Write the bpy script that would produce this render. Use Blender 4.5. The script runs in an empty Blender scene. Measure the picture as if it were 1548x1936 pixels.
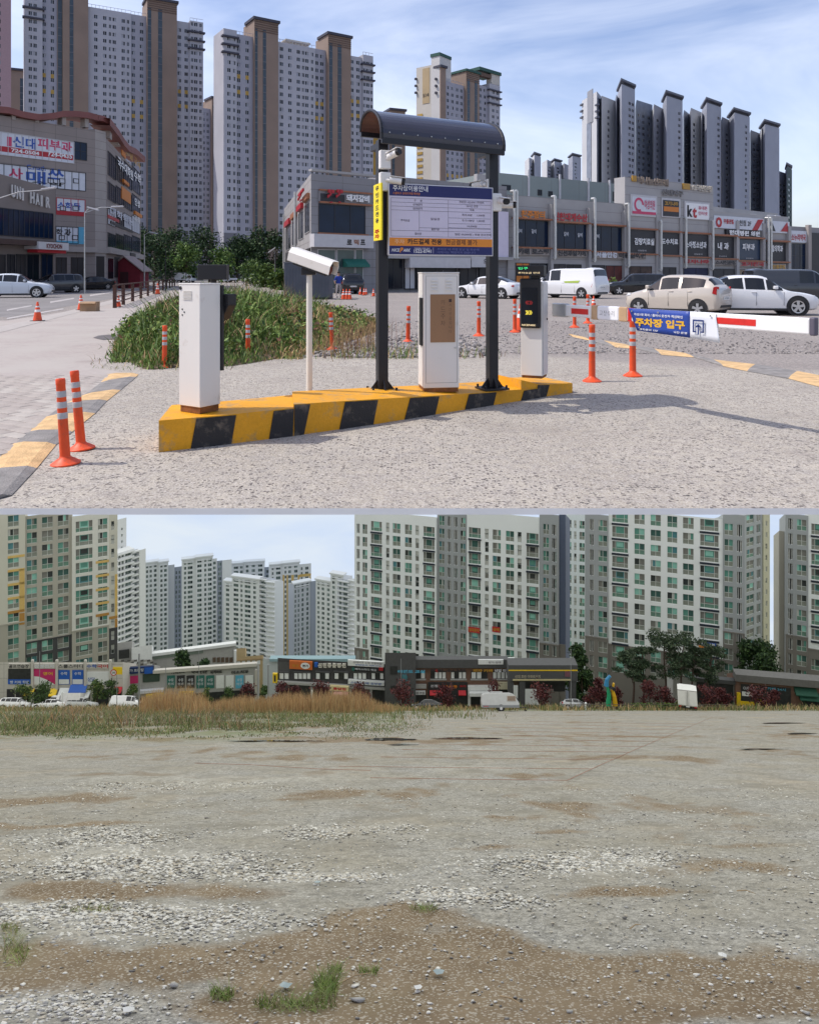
import bpy, bmesh, math, random
import numpy as np
from mathutils import Vector, Matrix, noise
random.seed(7)
RNG = np.random.default_rng(7)
SC = bpy.context.scene
COL = SC.collection
R = math.radians
# ------------------------------------------------------------------ camera, light, exposure
F, CX, HA, HB = 1400.0, 774.0, 522.0, 1313.0      # focal length and the two horizon rows, in pixels of a 1548 px wide picture
EYE, EYE_FIELD = 1.45, 2.15                       # eye height over the upper lot, over the lower field
SLOPE = (HB - HA) / F                             # the lower field falls away from the viewer
cam = bpy.data.cameras.new('camera'); camo = bpy.data.objects.new('camera', cam); COL.objects.link(camo)
camo.location = (0, 0, EYE); camo.rotation_euler = (R(90), 0, 0)
cam.sensor_fit = 'HORIZONTAL'; cam.sensor_width = 36.0; cam.lens = 36.0 * F / 1548.0
cam.shift_y = -(968.0 - HA) / 1548.0; cam.clip_start = 0.05; cam.clip_end = 6000
SC.camera = camo
SUN_EL, SUN_AZ = 54.0, -92.0                      # azimuth from +Y towards +X: the sun stands to the left
wd = bpy.data.worlds.new('World'); SC.world = wd; wd.use_nodes = True
wt = wd.node_tree; wt.nodes.clear()
def N(t, typ, **kw):
    n = t.nodes.new(typ)
    for k, v in kw.items(): setattr(n, k, v)
    return n
sky = N(wt, 'ShaderNodeTexSky', sky_type='NISHITA', sun_disc=False, sun_elevation=R(SUN_EL), sun_rotation=R(SUN_AZ), air_density=1.0, dust_density=1.6, ozone_density=2.0)
tc = N(wt, 'ShaderNodeTexCoord'); mp = N(wt, 'ShaderNodeMapping'); mp.inputs['Scale'].default_value = (1.1, 1.1, 3.2); mp.inputs['Rotation'].default_value = (0.25, 0.35, 0.5)
nz = N(wt, 'ShaderNodeTexNoise'); nz.inputs['Scale'].default_value = 1.6; nz.inputs['Detail'].default_value = 6; nz.inputs['Roughness'].default_value = .58; nz.inputs['Distortion'].default_value = .6
rp = N(wt, 'ShaderNodeValToRGB'); rp.color_ramp.elements[0].position = .40; rp.color_ramp.elements[1].position = .82
mx = N(wt, 'ShaderNodeMixRGB'); mx.inputs[2].default_value = (6.6, 6.9, 7.6, 1)
mu = N(wt, 'ShaderNodeMath', operation='MULTIPLY'); mu.inputs[1].default_value = .72
bg = N(wt, 'ShaderNodeBackground'); bg.inputs[1].default_value = 0.15
tint = N(wt, 'ShaderNodeMixRGB', blend_type='MULTIPLY'); tint.inputs[0].default_value = 1; tint.inputs[2].default_value = (1.0, .93, 1.0, 1)
wo = N(wt, 'ShaderNodeOutputWorld')
L = wt.links.new
L(tc.outputs['Generated'], mp.inputs[0]); L(mp.outputs[0], nz.inputs['Vector']); L(nz.outputs[0], rp.inputs[0]); L(rp.outputs[0], mu.inputs[0]); L(mu.outputs[0], mx.inputs[0])
L(sky.outputs[0], tint.inputs[1]); L(tint.outputs[0], mx.inputs[1]); L(mx.outputs[0], bg.inputs[0]); L(bg.outputs[0], wo.inputs[0])
sl = bpy.data.lights.new('sun', 'SUN'); sl.energy = 2.7; sl.angle = R(.53); sl.color = (1, .95, .87)
so = bpy.data.objects.new('sun', sl); COL.objects.link(so)
_d = Vector((math.sin(R(SUN_AZ)) * math.cos(R(SUN_EL)), math.cos(R(SUN_AZ)) * math.cos(R(SUN_EL)), math.sin(R(SUN_EL))))
so.rotation_euler = _d.to_track_quat('Z', 'Y').to_euler(); so.location = (-30, 0, 60)
SC.view_settings.view_transform = 'Standard'; SC.view_settings.look = 'None'; SC.view_settings.gamma = 1; SC.view_settings.exposure = 0.38
SC.view_settings.use_curve_mapping = False
SC.cycles.max_bounces = 6; SC.cycles.diffuse_bounces = 3; SC.cycles.glossy_bounces = 3; SC.cycles.transmission_bounces = 4; SC.cycles.transparent_max_bounces = 6
SC.cycles.use_denoising = True; SC.cycles.sample_clamp_indirect = 6
# ------------------------------------------------------------------ helpers
def c(r, g, b, k=1.0):
    f = lambda v: (v / 255 / 12.92 if v <= 10 else ((v / 255 + .055) / 1.055) ** 2.4) * k
    return (f(r), f(g), f(b))
def pt(x, y, Y):                                  # the place at depth Y that the picture shows at (x, y)
    return Vector(((x - CX) / F * Y, Y, EYE - (y - HA) / F * Y))
def ga(x, y, z=0.0):                              # ... on the upper lot
    return pt(x, y, F * (EYE - z) / (y - HA))
def gb(x, y):                                     # ... on the falling field
    return pt(x, y, F * EYE_FIELD / (y - HB))
def fz(Y): return EYE - EYE_FIELD - SLOPE * Y     # height of the field at depth Y
def vnoise(x, y, seed, octv=4):
    r = np.random.default_rng(seed); out = 0; amp = 1; tot = 0
    for o in range(octv):
        g = r.random((64, 64)); xi, yi = np.floor(x).astype(int), np.floor(y).astype(int); fx, fy = x - xi, y - yi; fx = fx * fx * (3 - 2 * fx); fy = fy * fy * (3 - 2 * fy)
        a, b, cc, d = g[yi % 64, xi % 64], g[yi % 64, (xi + 1) % 64], g[(yi + 1) % 64, xi % 64], g[(yi + 1) % 64, (xi + 1) % 64]; out = out + amp * ((a * (1 - fx) + b * fx) * (1 - fy) + (cc * (1 - fx) + d * fx) * fy); tot += amp; amp *= .5; x, y = x * 2.1 + 3.7, y * 2.1 + 1.3
    return out / tot
MATS = {}
def mat(name, col=(.5, .5, .5), rough=.65, var=.10, scale=2.5, bump=0.0, metal=0.0, spec=.4, fine=0.0, emit=0.0, coat=0.0, streak=0.0, bscale=None, grime=None):
    if name in MATS: return MATS[name]
    m = bpy.data.materials.new(name); m.use_nodes = True; t = m.node_tree; b = t.nodes['Principled BSDF']
    b.inputs['Roughness'].default_value = rough; b.inputs['Metallic'].default_value = metal; b.inputs['Specular IOR Level'].default_value = spec
    if coat: b.inputs['Coat Weight'].default_value = coat; b.inputs['Coat Roughness'].default_value = .05
    b.inputs['Base Color'].default_value = (*col, 1)
    if var or bump:
        tc = N(t, 'ShaderNodeTexCoord'); l = t.links.new; src = tc.outputs['Object']
        n1 = N(t, 'ShaderNodeTexNoise'); n1.inputs['Scale'].default_value = scale; n1.inputs['Detail'].default_value = 5
        if streak:
            mpn = N(t, 'ShaderNodeMapping'); mpn.inputs['Scale'].default_value = (1, 1, streak); l(src, mpn.inputs[0]); l(mpn.outputs[0], n1.inputs['Vector'])
        else: l(src, n1.inputs['Vector'])
        mr = N(t, 'ShaderNodeMapRange'); mr.inputs[1].default_value = .3; mr.inputs[2].default_value = .7; mr.inputs[3].default_value = 1 - var; mr.inputs[4].default_value = 1 + var
        l(n1.outputs[0], mr.inputs[0]); fac = mr.outputs[0]
        if fine:
            n2 = N(t, 'ShaderNodeTexNoise'); n2.inputs['Scale'].default_value = scale * 14; n2.inputs['Detail'].default_value = 2; l(src, n2.inputs['Vector'])
            m2 = N(t, 'ShaderNodeMapRange'); m2.inputs[1].default_value = .3; m2.inputs[2].default_value = .7; m2.inputs[3].default_value = 1 - fine; m2.inputs[4].default_value = 1 + fine
            l(n2.outputs[0], m2.inputs[0]); mm = N(t, 'ShaderNodeMath', operation='MULTIPLY'); l(fac, mm.inputs[0]); l(m2.outputs[0], mm.inputs[1]); fac = mm.outputs[0]
        vm = N(t, 'ShaderNodeVectorMath', operation='SCALE'); vm.inputs[0].default_value = col; l(fac, vm.inputs['Scale']); out = vm.outputs[0]
        if grime:                                 # dirt and chips in patches of their own: (colour, amount, scale)
            n3 = N(t, 'ShaderNodeTexNoise'); n3.inputs['Scale'].default_value = grime[2]; n3.inputs['Detail'].default_value = 8; n3.inputs['Roughness'].default_value = .68; l(src, n3.inputs['Vector'])
            r3 = N(t, 'ShaderNodeMapRange'); r3.inputs[1].default_value = .66 - grime[1]; r3.inputs[2].default_value = .74 - grime[1] * .6; r3.inputs[4].default_value = .75; l(n3.outputs[0], r3.inputs[0])
            x3 = N(t, 'ShaderNodeMixRGB'); x3.inputs[2].default_value = (*grime[0], 1); l(r3.outputs[0], x3.inputs[0]); l(out, x3.inputs[1]); out = x3.outputs[0]
        l(out, b.inputs['Base Color'])
        if bump:
            nb = N(t, 'ShaderNodeTexNoise'); nb.inputs['Scale'].default_value = bscale or scale * 10; nb.inputs['Detail'].default_value = 3; l(src, nb.inputs['Vector'])
            bp = N(t, 'ShaderNodeBump'); bp.inputs['Strength'].default_value = bump; bp.inputs['Distance'].default_value = .02; l(nb.outputs[0], bp.inputs['Height']); l(bp.outputs[0], b.inputs['Normal'])
    if emit:
        b.inputs['Emission Color'].default_value = (*col, 1); b.inputs['Emission Strength'].default_value = emit
    MATS[name] = m; return m
FR = {}
CH = {}
def KIDS(o): return CH.get(o.name, [])
def setp(o, label=None, cat=None, group=None, kind=None):
    if label: o['label'] = label
    if cat: o['category'] = cat
    if group: o['group'] = group
    if kind: o['kind'] = kind
    return o
def thing(name, label, cat, loc=(0, 0, 0), group=None, local=False, rotz=0.0):
    o = bpy.data.objects.new(name, None); COL.objects.link(o); o.empty_display_size = .2
    if local: FR[o.name] = Matrix.Identity(4)
    else:
        o.location = loc; o.rotation_euler = (0, 0, rotz); FR[o.name] = Matrix.Translation(loc) @ Matrix.Rotation(rotz, 4, 'Z')
    return setp(o, label, cat, group)
def link_mesh(name, me, parent=None):
    o = bpy.data.objects.new(name, me); COL.objects.link(o)
    if parent is not None: o.parent = parent; CH.setdefault(parent.name, []).append(o)
    return o
class MB:
    def __init__(s): s.v = []; s.f = []; s.m = []; s.T = None
    def add(s, vs, fs, m=0):
        k = len(s.v)
        s.v.extend([s.T @ Vector(v) for v in vs] if s.T else [Vector(v) for v in vs])
        for f in fs: s.f.append([i + k for i in f]); s.m.append(m)
    def quad(s, a, b, cc, d, m=0): s.add([a, b, cc, d], [(0, 1, 2, 3)], m)
    def poly(s, pts, m=0): s.add(pts, [list(range(len(pts)))], m)
    def box(s, x0, x1, y0, y1, z0, z1, m=0):
        s.add([(x0, y0, z0), (x1, y0, z0), (x1, y1, z0), (x0, y1, z0), (x0, y0, z1), (x1, y0, z1), (x1, y1, z1), (x0, y1, z1)],
              [(0, 3, 2, 1), (4, 5, 6, 7), (0, 1, 5, 4), (1, 2, 6, 5), (2, 3, 7, 6), (3, 0, 4, 7)], m)
    def prism(s, pts, vec, m=0):                  # a polygon swept along vec
        n = len(pts); v = Vector(vec); P = [Vector(p) for p in pts]
        s.add(P + [p + v for p in P], [list(range(n))[::-1], list(range(n, 2 * n))] + [(i, (i + 1) % n, n + (i + 1) % n, n + i) for i in range(n)], m)
    def tube(s, a, b, r0, r1=None, n=8, m=0, cap=True):
        a, b = Vector(a), Vector(b); r1 = r0 if r1 is None else r1; d = (b - a)
        if d.length < 1e-6: return
        q = d.to_track_quat('Z', 'Y').to_matrix(); vs = []
        for p, r in ((a, r0), (b, r1)):
            for i in range(n): t = 2 * math.pi * i / n; vs.append(p + q @ Vector((math.cos(t) * r, math.sin(t) * r, 0)))
        fs = [(i, (i + 1) % n, n + (i + 1) % n, n + i) for i in range(n)]
        if cap: fs += [list(range(n))[::-1], list(range(n, 2 * n))]
        s.add(vs, fs, m)
    def lathe(s, prof, n=16, m=0, cap=True):     # prof: (r, z, material) rings round Z
        vs = []
        for r, z in [p[:2] for p in prof]:
            for i in range(n): t = 2 * math.pi * i / n; vs.append((math.cos(t) * r, math.sin(t) * r, z))
        k = len(s.v); s.v.extend([s.T @ Vector(v) for v in vs] if s.T else [Vector(v) for v in vs])
        for j in range(len(prof) - 1):
            mm = prof[j][2] if len(prof[j]) > 2 else m
            for i in range(n): s.f.append([k + j * n + i, k + j * n + (i + 1) % n, k + (j + 1) * n + (i + 1) % n, k + (j + 1) * n + i]); s.m.append(mm)
        if not cap: return
        s.f.append([k + i for i in range(n)][::-1]); s.m.append(prof[0][2] if len(prof[0]) > 2 else m)
        j = len(prof) - 1; s.f.append([k + j * n + i for i in range(n)]); s.m.append(prof[j - 1][2] if len(prof[0]) > 2 else m)
    def build(s, name, mats, parent=None, smooth=0, kind=None, bevel=0.0, label=None):
        if not isinstance(mats, (list, tuple)): mats = [mats]
        vs = s.v
        if parent is not None:
            inv = FR[parent.name].inverted() if parent.name in FR else Matrix.Identity(4)
            vs = [inv @ v for v in vs]
        me = bpy.data.meshes.new(name); me.from_pydata([tuple(v) for v in vs], [], s.f)
        for m in mats: me.materials.append(m)
        if len(mats) > 1: me.polygons.foreach_set('material_index', s.m)
        if smooth: me.polygons.foreach_set('use_smooth', [True] * len(s.f)); me.set_sharp_from_angle(angle=R(smooth))
        me.update(); o = link_mesh(name, me, parent)
        if parent is not None and parent.name in FR: FR[o.name] = FR[parent.name]
        if bevel:
            bv = o.modifiers.new('bevel', 'BEVEL'); bv.width = bevel; bv.segments = 2; bv.limit_method = 'ANGLE'; bv.angle_limit = R(40)
        if kind: o['kind'] = kind
        if label: o['label'] = label
        return o
def np_mesh(name, V, Fc, mats, parent=None, kind=None, mi=None, smooth=False):
    me = bpy.data.meshes.new(name); nv, nf, k = len(V), len(Fc), Fc.shape[1]
    me.vertices.add(nv); me.vertices.foreach_set('co', np.ascontiguousarray(V, np.float32).ravel())
    me.loops.add(nf * k); me.loops.foreach_set('vertex_index', np.ascontiguousarray(Fc, np.int32).ravel())
    me.polygons.add(nf); me.polygons.foreach_set('loop_start', np.arange(0, nf * k, k, dtype=np.int32))
    for m in (mats if isinstance(mats, (list, tuple)) else [mats]): me.materials.append(m)
    if mi is not None: me.polygons.foreach_set('material_index', np.ascontiguousarray(mi, np.int32))
    if smooth: me.polygons.foreach_set('use_smooth', np.ones(nf, bool))
    me.update(calc_edges=True); me.validate()
    o = link_mesh(name, me, parent)
    if kind: o['kind'] = kind
    return o
def dup(root, loc=None, rotz=None, label=None, group=None, scale=None, euler=None):
    r = root.copy(); COL.objects.link(r)
    if loc is not None: r.location = loc
    if rotz is not None: r.rotation_euler = (0, 0, rotz)
    if euler is not None: r.rotation_euler = euler
    if scale is not None: r.scale = scale if isinstance(scale, (tuple, list)) else (scale,) * 3
    if label: r['label'] = label
    if group: r['group'] = group
    for ch in list(KIDS(root)):
        cc = ch.copy(); COL.objects.link(cc); cc.parent = r; CH.setdefault(r.name, []).append(cc)
        for g in list(KIDS(ch)):
            d = g.copy(); COL.objects.link(d); d.parent = cc; CH.setdefault(cc.name, []).append(d)
    return r
TREQ = []
def text(s, P, U, V, w, h, m, parent=None, bold=.01, ext=0.0, name='lettering', shear=0.0):
    """letters filling a w x h rectangle with its lower left corner at P; the meshes are filled in one go by flush_text"""
    me = bpy.data.meshes.new(name); me.materials.append(m); o = link_mesh(name, me, parent)
    inv = FR[parent.name].inverted() if parent is not None and parent.name in FR else Matrix.Identity(4)
    TREQ.append((o, s, Vector(P), Vector(U), Vector(V), w, h, inv, round(bold / .015) * .015, ext, shear))
    if len(s.replace(' ', '')) > 1: o['kind'] = 'stuff'
    return o
def flush_text():
    for bold in sorted({r[8] for r in TREQ}):
        req = [r for r in TREQ if r[8] == bold]; keys = sorted({r[1] for r in req})
        cu = bpy.data.curves.new('lettering', 'FONT'); cu.body = '\n'.join(keys); cu.resolution_u = 2; cu.offset = bold; cu.space_line = 3
        o = bpy.data.objects.new('lettering', cu); COL.objects.link(o)
        me = bpy.data.meshes.new_from_object(o); COL.objects.unlink(o); bpy.data.objects.remove(o); bpy.data.curves.remove(cu)
        V = np.empty(len(me.vertices) * 3, np.float32); me.vertices.foreach_get('co', V); V = V.reshape(-1, 3)
        row = np.round((.3 - V[:, 1]) / 3.0).astype(int)
        faces = [[] for _ in keys]
        for p in me.polygons:
            k = row[p.vertices[0]]
            if 0 <= k < len(keys): faces[k].append(tuple(p.vertices))
        bpy.data.meshes.remove(me)
        for (ob, s, P, U, W, w, h, inv, _, ext, shear) in req:
            k = keys.index(s); fs = faces[k]; ids = sorted({i for f in fs for i in f}); mp_ = {a: b for b, a in enumerate(ids)}
            if not ids: continue
            q = V[ids][:, :2]; lo, hi = q.min(0), q.max(0); q = (q - lo) / np.maximum(hi - lo, 1e-4); Nn = U.cross(W)
            pts = [inv @ (P + U * float(a * w + b * h * shear) + W * float(b * h) + Nn * ext) for a, b in q]
            ff = [[mp_[i] for i in f] for f in fs]
            if ext:                               # letters with a body: a back layer and walls along the open edges
                n = len(pts); pts += [inv @ (P + U * float(a * w + b * h * shear) + W * float(b * h)) for a, b in q]; cnt = {}
                for f in ff:
                    for i in range(len(f)): e = (f[i], f[(i + 1) % len(f)]); cnt[e] = 1
                ff += [[a, a + n, b + n, b] for (a, b) in cnt if (b, a) not in cnt]
            m2 = ob.data; m2.from_pydata([tuple(p) for p in pts], [], ff); m2.update()
class Plane:
    """an upright wall through two picture columns at two depths; u runs right along it, off outward to the viewer"""
    def __init__(s, xl, Yl, xr, Yr):
        a, b = pt(xl, HA, Yl), pt(xr, HA, Yr); s.P = Vector((a.x, a.y, 0)); d = Vector((b.x - a.x, b.y - a.y, 0)); s.W = d.length; s.U = d.normalized(); s.Nn = Vector((s.U.y, -s.U.x, 0))
    def u(s, x):
        k = (x - CX) / F; return (k * s.P.y - s.P.x) / (s.U.x - k * s.U.y)
    def Y(s, x): return s.P.y + s.u(x) * s.U.y
    def z(s, x, y): return EYE - (y - HA) / F * s.Y(x)
    def at(s, u, z, off=0.0): return s.P + s.U * u + s.Nn * off + Vector((0, 0, z))
    def px(s, x, y, off=0.0): return s.at(s.u(x), s.z(x, y), off)
    def box(s, mb, x0, x1, ya, yb, o0, o1, m=0):  # ya top, yb bottom, both measured at the middle column
        xc = (x0 + x1) / 2; s.ubox(mb, s.u(x0), s.u(x1), s.z(xc, yb), s.z(xc, ya), o0, o1, m)
    def ubox(s, mb, u0, u1, z0, z1, o0, o1, m=0):
        mb.add([s.at(u, z, o) for z in (z0, z1) for u, o in ((u0, o1), (u1, o1), (u1, o0), (u0, o0))],
               [(0, 3, 2, 1), (4, 5, 6, 7), (0, 1, 5, 4), (1, 2, 6, 5), (2, 3, 7, 6), (3, 0, 4, 7)], m)
    def text(s, t, x0, x1, ya, yb, off, m, parent=None, **kw):
        xc = (x0 + x1) / 2; u0, u1 = s.u(x0), s.u(x1); z0, z1 = s.z(xc, yb), s.z(xc, ya)
        return text(t, s.at(u0, z0, off), s.U, (0, 0, 1), u1 - u0, z1 - z0, m, parent, **kw)
def facade(mb, pl, u0, u1, z0, z1, cols, rows, dep, off=0.0, wm=0, win=None, rm=None, sm=None):
    """a wall with real window openings; win(ci, ri, ua, ub, za, zb) fills each one"""
    us = [u0] + [v for cc in cols for v in cc] + [u1]; zs = [z0] + [v for r in rows for v in r] + [z1]
    for i in range(0, len(us) - 1, 2):
        if us[i + 1] - us[i] > 1e-4: mb.quad(pl.at(us[i], z0, off), pl.at(us[i + 1], z0, off), pl.at(us[i + 1], z1, off), pl.at(us[i], z1, off), wm)
    for ci, (ua, ub) in enumerate(cols):
        for j in range(0, len(zs) - 1, 2):
            if zs[j + 1] - zs[j] > 1e-4:
                m = sm(ci, j // 2) if sm else wm
                mb.quad(pl.at(ua, zs[j], off), pl.at(ub, zs[j], off), pl.at(ub, zs[j + 1], off), pl.at(ua, zs[j + 1], off), m)
        for ri, (za, zb) in enumerate(rows):
            i0 = off - dep; r = wm if rm is None else rm
            A = [pl.at(ua, za, off), pl.at(ub, za, off), pl.at(ub, zb, off), pl.at(ua, zb, off)]; B = [pl.at(ua, za, i0), pl.at(ub, za, i0), pl.at(ub, zb, i0), pl.at(ua, zb, i0)]
            for k in range(4): mb.quad(A[k], B[k], B[(k + 1) % 4], A[(k + 1) % 4], r)
            if win: win(ci, ri, ua, ub, za, zb)
# ================================================================== materials
GLASS = mat('dark_glass', (.008, .012, .020), rough=.08, var=0, spec=.22)
GLASS_BLUE = mat('blue_glass', (.007, .018, .045), rough=.08, var=.25, scale=.6, spec=.22)
CARGLASS = mat('car_glass', (.008, .009, .011), rough=.04, var=0, spec=.6)
RUBBER = mat('tyre_rubber', (.02, .02, .021), rough=.85, var=.15, scale=12)
ALLOY = mat('alloy_rim', (.55, .55, .56), rough=.3, var=0, metal=.9)
BLACKP = mat('black_plastic', (.016, .016, .018), rough=.5, var=.1)
BLACKM = mat('black_paint', (.014, .014, .018), rough=.38, var=.12, scale=8)
REDLAMP = mat('red_lamp', (.45, .012, .015), rough=.15, var=0)
CLEARLAMP = mat('clear_lamp', (.65, .66, .68), rough=.1, var=0)
PLATE = mat('number_plate', (.72, .72, .70), rough=.5, var=.03)
INK = mat('black_ink', (.015, .015, .018), rough=.6, var=0)
WHITE = mat('white_print', (.80, .80, .80), rough=.5, var=.03)
WHITEM = mat('white_enamel', (.72, .69, .645), rough=.42, var=.05, scale=1.6, streak=.3, grime=((.50, .44, .36), .07, 3.5))
RUST = mat('rusty_orange_plinth', (.20, .075, .02), rough=.8, var=.35, scale=14)
YEL = mat('kerb_yellow', (.74, .335, .008), rough=.55, var=.11, scale=2.4, bump=.25, bscale=60, fine=.05, grime=((.33, .24, .13), .145, 5))
KBLK = mat('kerb_black', (.022, .020, .021), rough=.6, var=.2, scale=3, bump=.25, bscale=60, grime=((.20, .16, .12), .15, 5))
ORANGE = mat('orange_plastic', (.74, .08, .018), rough=.48, var=.16, scale=4, grime=((.36, .09, .045), .12, 9))
REFL = mat('grey_reflective_band', (.42, .42, .43), rough=.35, var=.15, scale=10)
CONEW = mat('cone_white_band', (.75, .72, .70), rough=.4, var=.06)
NAVY = mat('navy_print', (.018, .022, .115), rough=.45, var=.04)
LAV = mat('pale_panel_print', (.62, .57, .68), rough=.45, var=.03)
ORG = mat('orange_print', (.72, .25, .03), rough=.45, var=.04)
STEEL = mat('galvanised_steel', (.48, .48, .47), rough=.35, metal=.7, var=.15, scale=6)
# ================================================================== UPPER LOT: setting
def ground_mat():
    m = bpy.data.materials.new('exposed_aggregate_concrete'); m.use_nodes = True; t = m.node_tree; b = t.nodes['Principled BSDF']; l = t.links.new
    b.inputs['Roughness'].default_value = .9; b.inputs['Specular IOR Level'].default_value = .15
    g = N(t, 'ShaderNodeNewGeometry')
    def noise_(sc, det=4, ro=.55):
        n = N(t, 'ShaderNodeTexNoise'); n.inputs['Scale'].default_value = sc; n.inputs['Detail'].default_value = det; n.inputs['Roughness'].default_value = ro; l(g.outputs['Position'], n.inputs['Vector']); return n.outputs[0]
    def ramp(v, a, bb, ca=(0, 0, 0, 1), cb=(1, 1, 1, 1)):
        r = N(t, 'ShaderNodeValToRGB'); r.color_ramp.elements[0].position = a; r.color_ramp.elements[1].position = bb; r.color_ramp.elements[0].color = ca; r.color_ramp.elements[1].color = cb; l(v, r.inputs[0]); return r.outputs[0]
    def mix(f, a, bb, bt='MIX'):
        x = N(t, 'ShaderNodeMixRGB', blend_type=bt)
        for k, v in ((0, f), (1, a), (2, bb)):
            if isinstance(v, (int, float)): x.inputs[k].default_value = v
            elif isinstance(v, tuple): x.inputs[k].default_value = (*v, 1)
            else: l(v, x.inputs[k])
        return x.outputs[0]
    base = mix(ramp(noise_(.55), .35, .68), (.395, .352, .288), (.495, .447, .37))
    base = mix(ramp(noise_(7, 5), .3, .75), base, (.345, .315, .28))
    vo = N(t, 'ShaderNodeTexVoronoi'); vo.inputs['Scale'].default_value = 38; l(g.outputs['Position'], vo.inputs['Vector'])
    sep = N(t, 'ShaderNodeSeparateColor'); l(vo.outputs['Color'], sep.inputs[0])
    rad = N(t, 'ShaderNodeMapRange'); rad.inputs[1].default_value = .45; rad.inputs[2].default_value = 1; rad.inputs[3].default_value = 0; rad.inputs[4].default_value = .66; l(sep.outputs[0], rad.inputs[0])
    sb = N(t, 'ShaderNodeMath', operation='SUBTRACT'); l(rad.outputs[0], sb.inputs[0]); l(vo.outputs['Distance'], sb.inputs[1])
    sm = N(t, 'ShaderNodeMapRange'); sm.inputs[1].default_value = -.04; sm.inputs[2].default_value = .06; l(sb.outputs[0], sm.inputs[0])
    wear = N(t, 'ShaderNodeMath', operation='MULTIPLY'); l(sm.outputs[0], wear.inputs[0]); l(ramp(noise_(1.1, 3), .3, .6, (.35, .35, .35, 1)), wear.inputs[1])
    stone = mix(sep.outputs[1], (.055, .048, .05), (.16, .14, .125))
    col = mix(wear.outputs[0], base, stone)
    vo2 = N(t, 'ShaderNodeTexVoronoi'); vo2.inputs['Scale'].default_value = 100; l(g.outputs['Position'], vo2.inputs['Vector'])
    s2 = N(t, 'ShaderNodeSeparateColor'); l(vo2.outputs['Color'], s2.inputs[0])
    col = mix(ramp(s2.outputs[0], .72, .74, (0, 0, 0, 1), (.42, .42, .42, 1)), col, (.13, .115, .11))
    col = mix(ramp(s2.outputs[1], .82, .84, (0, 0, 0, 1), (.4, .4, .4, 1)), col, (.66, .61, .55))
    # the back of the lot is loose grey gravel, its near edge ragged
    sx = N(t, 'ShaderNodeSeparateXYZ'); l(g.outputs['Position'], sx.inputs[0])
    ln = N(t, 'ShaderNodeMath', operation='MULTIPLY_ADD'); l(sx.outputs[0], ln.inputs[0]); ln.inputs[1].default_value = .55; l(sx.outputs[1], ln.inputs[2])
    e = N(t, 'ShaderNodeMath', operation='MULTIPLY_ADD'); l(noise_(.5, 6), e.inputs[0]); e.inputs[1].default_value = 3.0; l(ln.outputs[0], e.inputs[2])
    gm = N(t, 'ShaderNodeMapRange'); gm.inputs[1].default_value = 15.4; gm.inputs[2].default_value = 16.4; l(e.outputs[0], gm.inputs[0])
    grav = mix(ramp(noise_(.35, 4), .3, .7), (.30, .265, .24), (.40, .355, .31))
    grav = mix(ramp(noise_(16, 4, .7), .38, .62), grav, (.20, .18, .17)); grav = mix(ramp(noise_(30, 3, .7), .56, .72), grav, (.55, .51, .47))
    col = mix(gm.outputs[0], col, grav)
    stain = ramp(noise_(.8, 6, .65), .54, .72); col = mix(mix(1.0, stain, (.40, .40, .40), 'MULTIPLY'), col, (.22, .19, .17))
    l(col, b.inputs['Base Color'])
    bp = N(t, 'ShaderNodeBump'); bp.inputs['Strength'].default_value = .55; bp.inputs['Distance'].default_value = .012
    ad = N(t, 'ShaderNodeMath', operation='MULTIPLY_ADD'); l(wear.outputs[0], ad.inputs[0]); ad.inputs[1].default_value = .5; l(noise_(60, 3), ad.inputs[2]); l(ad.outputs[0], bp.inputs['Height']); l(bp.outputs[0], b.inputs['Normal'])
    return m
EDGE = F * EYE / (961 - HA)                       # where the upper lot ends, at the viewer's side
g = MB(); zb = EYE - (973 - HA) / F * EDGE
xs = [-700, -60, -12, 12, 60, 700]; ys = [EDGE, 12, 40, 150, 1600]
for i in range(5):
    for j in range(4): g.quad((xs[i], ys[j], 0), (xs[i + 1], ys[j], 0), (xs[i + 1], ys[j + 1], 0), (xs[i], ys[j + 1], 0))
g.quad((-700, EDGE, zb), (700, EDGE, zb), (700, EDGE, 0), (-700, EDGE, 0), 1)
g.quad((-700, EDGE, zb), (-700, 1600, zb), (700, 1600, zb), (700, EDGE, zb), 1)
setp(g.build('ground', [ground_mat(), mat('pale_slab_edge', (.82, .82, .81), rough=.8, var=.05, scale=3)]), kind='structure')
ASPH = mat('street_asphalt', (.215, .20, .19), rough=.85, var=.16, scale=.6, fine=.12)
ASPH_PALE = mat('worn_asphalt', (.30, .27, .245), rough=.9, var=.14, scale=.5, fine=.1)
def sheet(name, pts, z, m, kind='structure', **kw):
    mb = MB(); mb.poly([(p[0], p[1], z) for p in pts], 0); return setp(mb.build(name, m), kind=kind, **kw)
def gxy(*pp): return [tuple(ga(x, y))[:2] for x, y in pp]
sheet('road', gxy((-700, 592), (-60, 592), (13, 600), (140, 577), (225, 562), (330, 538), (430, 530), (520, 527.3), (300, 527.3), (100, 529), (-700, 545)), .004, ASPH)
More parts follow.
